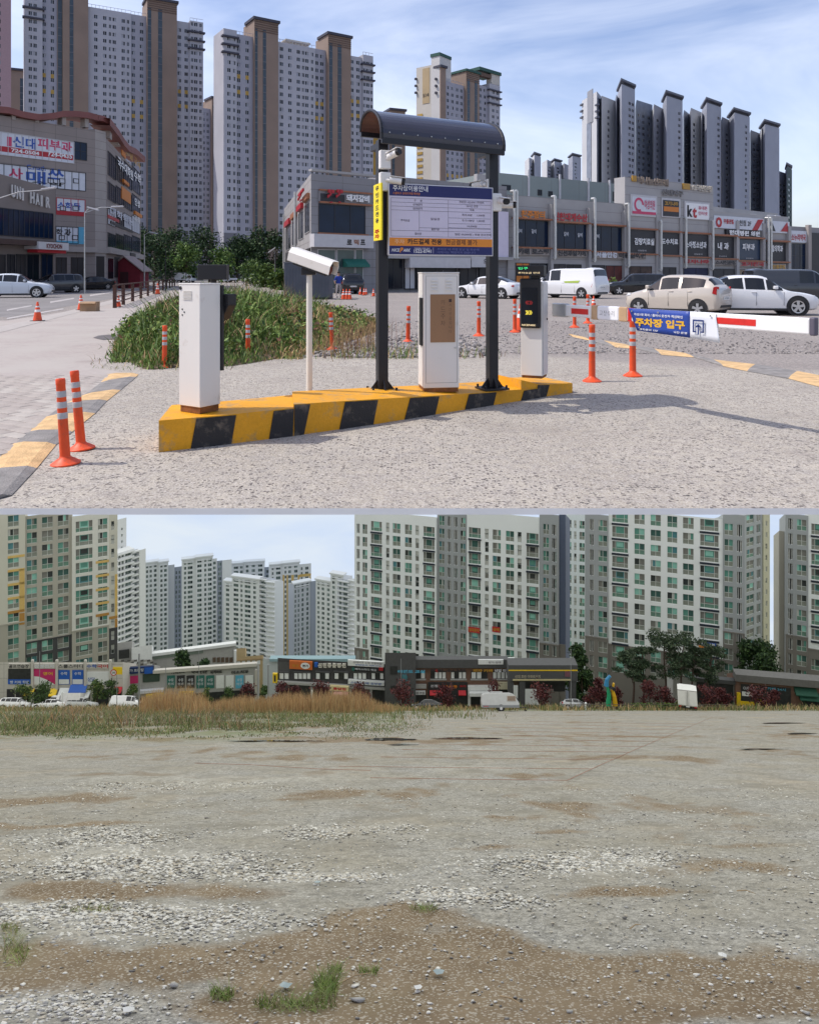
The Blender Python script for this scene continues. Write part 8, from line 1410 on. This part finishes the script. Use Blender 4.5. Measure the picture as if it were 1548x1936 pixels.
slab(Q6, 525, 728, 1292, 1296, 0, .5, LGR, t, 'string_course'); slab(Q6, 659, 727, 1285, 1292, 0, .5, BLIND, t, 'sign_board'); Q6.text('스터디카페 공부방', 664, 722, 1286.5, 1291, .53, SIGNB, t, bold=.02); slab(Q6, 626, 661, 1292, 1301, .5, .9, mat('pale_yellow_sign', (.62, .54, .30), var=.05), t, 'sign_board'); Q6.text('통닭집', 632, 656, 1294, 1299, .93, SIGNR, t, bold=.04); slab(Q6, 634, 660, 1303, 1307, .3, 1.6, mat('pink_awning', (.60, .32, .32), var=.05), t, 'awning')
for xa, xb in ((532, 560), (564, 584), (592, 624), (630, 658), (664, 700), (704, 724)): slab(Q6, xa, xb, 1300, 1338, -.1, .05, SHD, t, 'shop_front')
for x in (526, 588, 626, 661, 700): slab(Q6, x, x + 4, 1297, 1338, 0, .3, LGR, t, 'pilaster')
ys2 = thing('projecting_sign', 'yellow vertical shop sign sticking out at the left end of the charcoal shops', 'sign', Q6.px(521, 1288)); slab(Q6, 517.5, 526, 1270, 1288, .3, .6, YSG, ys2, 'sign_box'); slab(Q6, 520, 523.5, 1273, 1285, .6, .62, SIGNK, ys2, 'sign_letters')
# dark stair block and brown brick row
Q7 = Plane(726, 113, 970, 113); t = bldg('brown_brick_shops', 'brown brick shop row with dark roof band and a charcoal stair block, centre', Q7); wallB(Q7, 728, 786, 1228, t, DBR2, 5, p=1.0, roof=DBR2); wallB(Q7, 775, 966, 1258, t, BRB, 6, roof=DBR2)
slab(Q7, 775, 960, 1243, 1259, -.4, .7, DBR2, t, 'roof_band'); slab(Q7, 903, 950, 1242, 1251, .7, .85, BLIND, t, 'white_billboard'); Q7.text('상가 임대', 922, 945, 1245, 1249, .87, GRY, t); slab(Q7, 960, 972, 1243, 1252, .0, .3, BLIND, t, 'small_billboard'); slab(Q7, 738, 751, 1253, 1268, 1.0, 1.1, SHD, t, 'window'); slab(Q7, 739, 751, 1290, 1302, 1.0, 1.1, SHD, t, 'window'); slab(Q7, 760, 770, 1269, 1280, 1.0, 1.1, mat('teal_window', (.05, .16, .19), var=.1), t, 'window')
for xa, xb, s, m_ in ((752, 803, '태권도 교실', CYAN), (813, 880, '학원 소나무', SIGNK), (822, 828, '소', SIGNR), (893, 930, '피자 카페', GOLD), (934, 962, '네일 미용', FILM)): Q7.text(s, xa, xb, 1260, 1266, 1.05 if xa < 760 else .8, m_, t, bold=.04)
for xa, xb, n in ((777, 804, 3), (814, 843, 4), (852, 881, 4), (890, 921, 3), (931, 962, 4)): posters(Q7, t, xa, xb, 1269, 1283, n); slab(Q7, xa - 1, xb + 1, 1283, 1285, 0, .25, LGR, t, 'sill')
slab(Q7, 775, 966, 1286, 1290, 0, .1, BRB, t, 'brick_band'); slab(Q7, 809, 883, 1289, 1332, 0, .35, SHD, t, 'dark_shop_front'); Q7.text('바베큐', 838, 864, 1293, 1299, .4, OCH, t, bold=.04); Q7.text('고기', 868, 880, 1293, 1297, .4, SIGNR, t, bold=.04); Q7.text('본점', 814, 827, 1292, 1297, .4, FILM, t)
for xa, xb in ((812, 837), (866, 880)): mb = MB(); za = Q7.z(xa, 1303); u0, u1 = Q7.u(xa), Q7.u(xb); mb.prism([Q7.at(u0, za, .35), Q7.at(u0, za - .35, 1.0), Q7.at(u0, za - .45, 1.0), Q7.at(u0, za - .5, .35)], Q7.U * (u1 - u0)); mb.build('awning', SIGNR, t)
slab(Q7, 780, 806, 1293, 1300, 0, .3, LGR, t, 'sign_board'); slab(Q7, 785, 804, 1305, 1312, .1, .3, BLIND, t, 'sign_board'); Q7.text('문구점', 787, 802, 1306, 1311, .33, GRY, t); slab(Q7, 778, 806, 1314, 1332, 0, .05, SHD, t, 'shop_front'); slab(Q7, 884, 936, 1295, 1302, 0, .6, BLIND, t, 'sign_board'); slab(Q7, 886, 934, 1303, 1309, .2, 1.2, BLIND, t, 'awning'); slab(Q7, 890, 934, 1310, 1332, 0, .05, SHD, t, 'shop_front'); slab(Q7, 884, 889, 1303, 1332, 0, .5, BLIND, t, 'pilaster'); slab(Q7, 940, 962, 1288, 1301, 0, .4, mat('cream_signboard', (.55, .52, .38), var=.05), t, 'sign_board'); slab(Q7, 944, 964, 1303, 1332, 0, .05, SHD, t, 'shop_front')
# gateway
Q8 = Plane(958, 110, 1092, 110); t = bldg('gateway', 'dark grey apartment gateway with a thin yellow line and pale lettering', Q8, 'gateway')
slab(Q8, 960, 1090, 1254, 1284, -1.5, .6, DBR2, t, 'gate_beam'); slab(Q8, 960, 1090, 1262.5, 1264.5, .6, .65, YSG, t, 'yellow_line'); slab(Q8, 968, 1078, 1280, 1282.5, .6, .7, mat('pale_yellow_line', (.45, .40, .22), var=.05), t, 'lower_line'); Q8.text('신대 호반 아파트단지', 972, 1020, 1272, 1278, .65, mat('pale_gold_letters', (.36, .33, .25), var=0), t, bold=.03)
for xa, xb in ((961, 970), (981, 992), (1078, 1088)): slab(Q8, xa, xb, 1284, 1340, -1.2, .3, DBR2, t, 'gate_pillar')
slab(Q8, 996, 1076, 1284, 1304, -3.5, -3.2, LGR, t, 'guard_house_wall'); slab(Q8, 996, 1054, 1300, 1324, -3.2, -3.0, SHD, t, 'guard_house_window'); slab(Q8, 1054, 1076, 1284, 1330, -3.3, -3.1, SHD, t, 'dark_passage'); slab(Q8, 972, 982, 1286, 1300, -1.0, -.6, mat('brown_panel', (.16, .11, .08), var=.1), t, 'panel'); slab(Q8, 1066, 1076, 1265, 1275, .6, .7, mat('dark_emblem', (.16, .07, .09), var=.1), t, 'emblem')
# right shops
Q9 = Plane(1270, 116, 1600, 112); t = bldg('right_shops', 'low brick shop row with grey roof and green awning at the right end', Q9); wallB(Q9, 1272, 1388, 1284, t, LGR, 5, roof=DBR2); wallB(Q9, 1388, 1600, 1276, t, BRB, 5, p=.6, roof=DBR2)
slab(Q9, 1312, 1390, 1281, 1288, -.4, .6, DBR2, t, 'roof_band'); slab(Q9, 1386, 1600, 1275, 1288, -.4, 1.4, mat('grey_shingle_roof', (.12, .118, .115), var=.1), t, 'roof_band'); slab(Q9, 1316, 1386, 1292, 1334, -.1, .05, SHD, t, 'shop_front'); slab(Q9, 1398, 1492, 1293, 1334, .5, .65, SHD, t, 'shop_front'); Q9.text('CU편의점', 1402, 1425, 1294, 1300, .7, FILM, t); Q9.text('카페 24시', 1448, 1482, 1296, 1301, .7, CYAN, t); slab(Q9, 1400, 1424, 1304, 1312, .65, .7, BLIND, t, 'sign_board'); slab(Q9, 1398, 1424, 1322, 1330, .65, .7, YSG, t, 'yellow_board'); slab(Q9, 1390, 1397, 1305, 1329, .6, .9, YSG, t, 'yellow_banner'); slab(Q9, 1428, 1434, 1316, 1332, .9, 1.2, YSG, t, 'yellow_banner'); slab(Q9, 1438, 1445, 1318, 1330, .9, 1.2, YSG, t, 'yellow_banner')
for xa, xb, ya, yb in ((1498, 1540, 1294, 1303), (1506, 1560, 1304, 1312)): mb = MB(); za, zb_ = Q9.z(xa, ya), Q9.z(xa, yb); u0, u1 = Q9.u(xa), Q9.u(xb); mb.prism([Q9.at(u0, za, .6), Q9.at(u0, zb_, 1.6), Q9.at(u0, zb_ - .15, 1.6), Q9.at(u0, zb_, .6)], Q9.U * (u1 - u0)); mb.build('awning', mat('dark_green_awning', (.012, .07, .045), var=.1), t)
slab(Q9, 1512, 1600, 1313, 1336, .5, .65, SHD, t, 'shop_front')
# --- street trees, red maples, pines
MP = [leafmat('maple_dark_red', (.075, .018, .020)), leafmat('maple_maroon', (.045, .012, .016)), leafmat('maple_wine', (.11, .030, .026))]
GT = [leafmat('street_leaf_green', (.06, .105, .03)), leafmat('street_leaf_dark', (.03, .058, .018)), leafmat('street_leaf_lime', (.12, .16, .04))]
PN = [leafmat('pine_needle_green', (.030, .056, .026)), leafmat('pine_needle_dark', (.016, .032, .016)), leafmat('pine_needle_grey', (.055, .078, .040))]
def fbase(x, Y): p = pt(x, 1330, Y); p.z = fz(Y); return p
for i, (x, yt, w, Y, lab) in enumerate(((464, 1290, 38, 108, 'red maple at the right end of the low grey shop row'), (530, 1289, 40, 106, 'red maple under the yellow projecting sign'), (562, 1294, 30, 107, 'small red maple in front of the orange signed shop'), (608, 1288, 46, 106, 'wide red maple below the animal hospital lettering'), (683, 1290, 44, 106, 'red maple before the grey sign board of the study cafe'), (762, 1291, 44, 105, 'red maple in front of the charcoal stair block'), (844, 1294, 42, 105, 'red maple before the dark barbecue shop'), (934, 1285, 42, 105, 'sparse reddish maple above the caravan'), (1022, 1295, 46, 105, 'red maple in front of the gateway'), (1122, 1296, 34, 105, 'red maple right of the gateway, beside the colourful sculpture'), (1136, 1280, 22, 106, 'thin upright reddish tree over the sculpture'), (1166, 1296, 26, 104, 'red maple just right of the sculpture'), (1228, 1284, 40, 106, 'taller red maple among the pine trunks'), (1262, 1298, 36, 105, 'red maple left of the white box truck'), (1340, 1298, 40, 105, 'red maple right of the white box truck'), (1366, 1297, 30, 106, 'small red maple before the dark shop front at right'), (1436, 1296, 44, 104, 'broad red maple at the convenience shop on the right'), (1462, 1300, 26, 105, 'small red maple next to the green awning'))):
    b = fbase(x, Y); h = (1336 - yt) / F * Y; tree('maple_tree', lab, b, h, w / F * Y, MP, 900 if 'sparse' not in lab else 420, .15, 100 + i, .36, 'red maples along the far street', clumps=8, cat='maple tree')
for i, (x, yt, w, Y, lab) in enumerate(((42, 1292, 34, 107, 'olive green street tree before the golf shop'), (82, 1286, 38, 105, 'round dark green street tree under the pink poster'), (184, 1284, 30, 107, 'yellow green pointed street tree right of the white truck'), (209, 1282, 26, 108, 'dark green street tree left of the round traffic sign'), (252, 1290, 22, 108, 'thin olive street tree beside the grey pole'), (430, 1296, 26, 106, 'small green street tree right of the low shop row'), (390, 1300, 20, 107, 'low green bush tree with blue parasol behind the reeds'), (500, 1296, 22, 108, 'green street tree between the maples and grey pole'))):
    b = fbase(x, Y); h = (1336 - yt) / F * Y; tree('street_tree', lab, b, h, w / F * Y, GT if i % 2 == 0 else [GT[0], GT[1]], 1100, .14, 140 + i, .28, 'green street trees along the far street', clumps=8)
def pine(label, x, yt, w, Y, seed, lean=0.0):
    b = fbase(x, Y); h = (1336 - yt) / F * Y; W2 = w / F * Y; rn = random.Random(seed); t = thing('pine_tree', label, 'pine tree', b, 'pines before the right apartment slab'); mb = MB(); pts = [b + Vector((lean * f + .25 * math.sin(f * 5 + seed), 0, h * f)) for f in (0, .2, .4, .6, .8, .96)]
    for k in range(5): mb.tube(pts[k], pts[k + 1], .20 - .03 * k, .17 - .03 * k, 7)
    cs, rs = [], []
    for k in range(16):
        f = .50 + .48 * (k + rn.random() * .6) / 16; a = rn.random() * 6.28; rr = W2 * .55 * (1.05 - abs(f - .78) * 1.2) * (.35 + .65 * rn.random()); o = b + Vector((lean * f, 0, h * f)); q = o + Vector((math.cos(a) * rr, math.sin(a) * rr, .1)); s_ = W2 * (.13 + .09 * rn.random()); cs.append(q - b); rs.append((s_, s_, s_ * .26)); mb.tube(o - Vector((0, 0, .3)), q, .06, .03, 5)
    cs.append(Vector((lean, 0, h - .3))); rs.append((W2 * .22, W2 * .22, .45)); mb.build('trunk', mat('pine_bark', (.07, .045, .035), rough=.9, var=.3, scale=5), t, smooth=50)
    leaf_cloud('crown', PN, [tuple(q) for q in cs], rs, 3600, .15, t, None, seed, flat=1.0)
for i, (x, yt, w, lab) in enumerate(((1199, 1230, 62, 'leftmost pine of the group, spreading low to the left'), (1214, 1222, 58, 'second pine from the left with a slim straight trunk'), (1257, 1196, 84, 'tallest pine of the group, before the white slab'), (1288, 1206, 74, 'wide pine just right of the tallest one'), (1312, 1220, 52, 'slender pine over the left side of the white box truck'), (1336, 1218, 62, 'rightmost pine of the group, below the blue banner'))): pine(lab, x, yt, w, 110 + (i % 3), 200 + i, (-.6, .2, .1, .3, -.2, .5)[i])
for i, (x, yt, w, Y, mt_, lab) in enumerate(((1086, 1218, 40, 124, DK, 'dark tree between the gateway and the right slab'), (1100, 1240, 36, 123, DK, 'lower dark tree right of the gateway'), (1424, 1212, 58, 128, DK, 'dark rounded tree left one in the gap at the right'), (1452, 1218, 56, 127, DK, 'dark rounded tree right one in the gap at the right'), (1440, 1238, 66, 124, DK, 'lower dark tree in front of the gap at the right'), (345, 1228, 44, 128, DK, 'dark pine like tree above the low grey shop row'), (385, 1248, 30, 127, DK, 'small dark tree right of the taller one above the shop row'))):
    b = fbase(x, Y); h = (1334 - yt) / F * Y; tree('dark_tree', lab, b, h, w / F * Y, mt_, 3200, .26, 170 + i, .16, 'dark trees between the buildings', clumps=11)
for i, (x0, x1, lab) in enumerate(((1198, 1232, 'clipped green hedge left under the pines'), (1244, 1280, 'clipped green hedge left of the white box truck'))):
    b = fbase((x0 + x1) / 2, 103); b.z = fz(103); t = thing('hedge', lab, 'hedge', b, 'hedges under the pines'); w = (x1 - x0) / F * 103; leaf_cloud('foliage', GR, [(w * (k / 5 - .5), 0, .45) for k in range(6)], [(w * .14, .5, .42)] * 6, 1500, .10, t, None, 190 + i)
# --- vehicles on the field (they stand square to the slope)
def on_slope(o, x, Y, head, k=1.0):
    p = pt(x, 1340, Y); o.location = (p.x, p.y, fz(Y) + .02); o.rotation_euler = (Matrix.Rotation(-TH * k, 3, 'X') @ Matrix.Rotation(head, 3, 'Z')).to_euler()
PSIL = mat('caravan_silver', (.46, .47, .47), rough=.38, var=.05, scale=2)
t = thing('caravan', 'grey white caravan trailer with one square window parked at the far edge of the gravel', 'caravan', local=True); mb = MB()
prof = [(-2.35, .45), (2.2, .45), (2.35, .95), (1.95, 1.70), (1.6, 2.22), (1.1, 2.38), (-2.0, 2.34), (-2.32, 2.05), (-2.42, 1.2)]
mb.prism([(x, -1.0, z) for x, z in prof], (0, 2.0, 0)); mb.build('body', PSIL, t, bevel=.09); mb = MB(); mb.box(-2.38, 2.3, -1.03, -.99, .44, .78); mb.build('lower_skirt', mat('caravan_grey_skirt', (.20, .21, .22), var=.08), t); mb = MB(); mb.box(.75, 1.95, -1.04, -.98, 1.25, 2.0); w = mb.build('window_frame', mat('caravan_frame', (.42, .40, .36), var=0), t, bevel=.04); mb = MB(); mb.box(.85, 1.85, -1.055, -1.04, 1.33, 1.92); mb.build('pane', mat('caravan_blind', (.22, .16, .12), rough=.2, var=.1), w)
mb = MB(); mb.prism([(1.85, -.8, 2.0), (1.85, .8, 2.0), (2.3, .8, 1.2), (2.3, -.8, 1.2)], (.05, 0, .03)); mb.build('front_window', CARGLASS, t)
for sd in (-1, 1):
    mb = MB(); mb.T = Matrix.Translation((0, sd * .92, .34)) @ Matrix.Rotation(R(90), 4, 'X'); mb.lathe([(.2, -.1), (.31, -.1), (.34, 0), (.31, .1), (.2, .1)], 20); w = mb.build('wheel', RUBBER, t); mb = MB(); mb.tube((0, sd * .92, .34), (0, sd * 1.04, .34), .19, n=14); mb.build('rim', ALLOY, w); mb = MB(); mb.tube((0, sd * .8, .40), (0, sd * 1.02, .40), .46, n=20); mb.build('wheel_arch', BLACKP, t)
for sd in (-1, 1): mb = MB(); mb.tube((2.2, sd * .5, .48), (3.4, 0, .48), .05, n=8); mb.build('drawbar', BLACKM, t)
mb = MB(); mb.tube((3.2, 0, .0), (3.2, 0, .6), .04, n=8); mb.tube((3.1, 0, .06), (3.3, 0, .06), .07, n=8); mb.build('jockey_wheel', BLACKM, t); mb = MB(); mb.box(-1.2, .3, -.5, .5, 2.37, 2.52); mb.build('roof_vent', PSIL, t, bevel=.05); mb = MB(); mb.box(-2.2, -1.6, -1.045, -1.0, .60, .66); mb.build('marker_lamp', REDLAMP, t)
on_slope(t, 946, 94, 0); t.scale = (1.0, 1.0, .86)
t = thing('box_truck', 'white box truck seen from behind at the far right edge of the gravel', 'truck', local=True); mb = MB(); mb.box(-2.6, -.6, -1.3, 1.3, .75, 3.15); mb.build('cargo_box', mat('cargo_white', (.66, .66, .63), rough=.5, var=.05), t, bevel=.04)
for sd in (-1, 1):
    mb = MB(); mb.box(-2.63, -2.6, min(sd * .03, sd * 1.24), max(sd * .03, sd * 1.24), .85, 3.05); d = mb.build('rear_door', mat('cargo_door_white', (.68, .68, .65), rough=.5, var=.04), t, bevel=.01); mb = MB(); mb.tube((-2.66, sd * .18, .95), (-2.66, sd * .18, 2.95), .022, n=6); mb.build('lock_bar', STEEL, d); mb = MB(); mb.box(-2.66, -2.6, min(sd * .85, sd * 1.2), max(sd * .85, sd * 1.2), .58, .72); mb.build('tail_lamp', REDLAMP, t); mb = MB(); mb.tube((-1.6, sd * .75, .4), (-1.6, sd * 1.2, .4), .4, n=18); mb.build('wheel', RUBBER, t); mb = MB(); mb.tube((.4, sd * .8, .4), (.4, sd * 1.15, .4), .4, n=18); mb.build('wheel', RUBBER, t)
mb = MB(); mb.box(-2.55, 1.0, -.5, .5, .5, .75); mb.build('chassis', BLACKP, t); mb = MB(); mb.box(-2.66, -2.5, -1.25, 1.25, .42, .56); mb.build('rear_bumper', BLACKP, t); mb = MB(); mb.box(-.5, 1.2, -1.1, 1.1, .6, 2.5); mb.build('cab', PWHITE, t, bevel=.15); mb = MB(); mb.box(-2.615, -2.605, -.025, .025, .85, 3.05); mb.build('door_gap', INK, t); mb = MB(); mb.box(-2.64, -2.6, -1.31, 1.31, 3.06, 3.16); mb.box(-2.64, -2.6, -1.31, 1.31, .74, .84); mb.build('door_frame', STEEL, t); mb = MB(); mb.box(-2.67, -2.63, -.25, .25, .6, .72); mb.build('number_plate', PLATE, t)
on_slope(t, 1299, 99.5, R(72), .3); t.location.z += .95; t.scale = (1, .92, .80)
for args in (('sedan', 'white estate car at the left edge behind the field grass', 'suv', 4.6, 1.85, PWHITE, 28, 104, 0), ('sedan', 'white sedan parked under the round dark street tree', 'sedan', 4.6, 1.8, PWHITE, 92, 104, math.pi), ('sedan', 'dark car half hidden in grass before the barbecue shop', 'sedan', 4.3, 1.8, PBLACK, 806, 101, math.pi), ('sedan', 'silver grey car behind the gateway pillar', 'hatch', 4.2, 1.8, mat('silver_car_paint', (.42, .43, .44), rough=.25, var=0, metal=.3), 1088, 106, 0), ('suv', 'grey car at the foot of the white truck, behind a heap of dry grass', 'suv', 4.5, 1.85, PSIL, 152, 105, 0), ('sedan', 'white van like car left of the grey pole among the trees', 'van', 4.6, 1.8, PWHITE, 238, 106, 0)):
    nm, lab, kd, Lc, Wc, pa_, x, Y, hdg = args; o = car(nm, lab, kd, Lc, Wc, pa_, (0, 0, 0), 0, group='cars along the far street', detail=False); on_slope(o, x, Y, hdg); o.scale = (1, 1, .88)
o = truck('white truck with tall cargo box parked behind the field on the left', (0, 0, 0), 0, boxed=True, group='trucks along the far street'); on_slope(o, 122, 105, math.pi); o.scale = (.95, .95, .9)
# --- sculpture, poles, signs, low barrier
p = fbase(1155, 103); t = thing('sculpture', 'tall colourful abstract street sculpture, green and yellow limbs with a blue top', 'sculpture', p)
for nm, m_, pts, r0 in (('green_limb', mat('sculpture_green', (.02, .30, .14), rough=.4, var=.05), [(1150, 1334), (1151, 1318), (1150, 1305), (1146, 1296)], .38), ('yellow_limb', mat('sculpture_yellow', (.62, .36, .02), rough=.4, var=.05), [(1163, 1334), (1161, 1318), (1157, 1304), (1160, 1292)], .36), ('blue_top', mat('sculpture_blue', (.04, .22, .42), rough=.4, var=.05), [(1146, 1297), (1147, 1286), (1153, 1278)], .34), ('black_knob', BLACKP, [(1157, 1302), (1159, 1298)], .5)):
    mb = MB(); P = [pt(x, y, 103) for x, y in pts]
    for k in range(len(P) - 1): mb.tube(P[k], P[k + 1], r0 * (1 - .2 * k), r0 * (1 - .2 * (k + 1)), 10)
    mb.build(nm, m_, t, smooth=60)
def mast(label, x, yb, yt, Y, r_=.07, m_=STEEL, cat='street pole', extra=None):
    a, b = pt(x, yb, Y), pt(x, yt, Y); t = thing('street_pole', label, cat, a); mb = MB(); mb.tube(a - Vector((0, 0, .6)), b, r_, r_ * .7, 8); mb.build('pole', m_, t, smooth=40)
    if extra: extra(t, Y)
    return t
GP = mat('grey_pole_paint', (.22, .23, .24), rough=.5, var=.05)
mast('thick grey pole with a double signal box, left of the reeds', 263, 1336, 1236, 104, .16, GP); mast('thin grey pole before the pink poster', 75, 1336, 1232, 106, .05, GP); mast('grey pole under the white roof band', 313, 1336, 1258, 106, .06, GP); mast('thin pole rising over the dark tree by the school', 376, 1330, 1232, 110, .05, GP); mast('grey concrete utility pole left of the yellow projecting sign', 507, 1336, 1256, 104, .12, GP); mast('tall thin pole in front of the gateway right pillar', 1079, 1336, 1228, 104, .06, GP); mast('white pole at the left in front of the white truck', 118, 1340, 1308, 102, .07, BLIND); mast('pale post among the maples left of centre', 590, 1336, 1306, 104, .14, LBE); mast('thin lamp pole beside the charcoal stair block', 758, 1330, 1246, 109, .06, GP)
def sg1(t, Y):
    a = pt(223, 1268, Y); mb = MB(); mb.box(a.x - .65, a.x + .65, a.y - .12, a.y - .06, a.z - .5, a.z + .55); mb.build('yellow_board', YSG, t); b = pt(215.5, 1271, Y); mb = MB(); mb.T = Matrix.Translation(b) @ Matrix.Rotation(R(90), 4, 'X'); mb.lathe([(.42, .05), (.46, .08), (.46, .12), (.32, .125)], 20); mb.build('red_ring', SIGNR, t); mb = MB(); mb.tube((b.x, b.y - .13, b.z), (b.x, b.y - .14, b.z), .33, n=20); mb.build('white_disc', BLIND, t); text('30', (b.x - .2, b.y - .145, b.z - .16), (1, 0, 0), (0, 0, 1), .4, .32, INK, t, bold=.03)
mast('pole carrying a round speed limit sign and a yellow board', 221, 1336, 1262, 105, .06, GP, 'traffic sign', sg1)
bar = thing('low_barrier', 'low dark post and rail barrier along the grass at the right', 'barrier', fbase(1230, 101)); BM = mat('dark_rail_paint', (.08, .06, .05), rough=.7, var=.1)
for k in range(13): q = fbase(1060 + k * 27, 101.5); mb = MB(); mb.box(q.x - .05, q.x + .05, q.y - .05, q.y + .05, q.z, q.z + .75); mb.build('post', BM, bar)
a, b = fbase(1060, 101.5), fbase(1060 + 12 * 27, 101.5)
for z in (.70, .42): mb = MB(); mb.prism([a + Vector((0, -.03, z)), a + Vector((0, .03, z)), a + Vector((0, .03, z + .05)), a + Vector((0, -.03, z + .05))], b - a); mb.build('rail', BM, bar)
for i, (x, lab) in enumerate(((1107, 'white bollard post beside the silver car'), (452, 'pale post left of the utility pole behind the reeds'), (468, 'second pale post left of the utility pole behind the reeds'))): q = fbase(x, 103); mb = MB(); mb.T = Matrix.Translation(q); mb.lathe([(.16, 0), (.16, .9), (.12, 1.0), (.02, 1.02)], 10); o = mb.build('bollard', BLIND, smooth=40); setp(o, lab, 'bollard', 'pale bollards along the far street')
q = pt(1456, 1210, 400); pyl = thing('pylon', 'faint lattice power pylon in the gap far behind the right towers', 'pylon', (q.x, q.y, fz(400))); 
zt = q.z; z0 = pt(1456, 1262, 400).z
for sx in (-1, 1): mb = MB(); mb.tube((q.x + sx * 4, q.y, z0), (q.x + sx * .5, q.y, zt), .25, .15, 5); mb.build('leg', GP, pyl)
for k in range(4): z = z0 + (zt - z0) * (.45 + .17 * k); w = 5 - k * .8; mb = MB(); mb.tube((q.x - w, q.y, z), (q.x + w, q.y, z), .14, n=5); mb.build('cross_arm', GP, pyl)
flush_text()
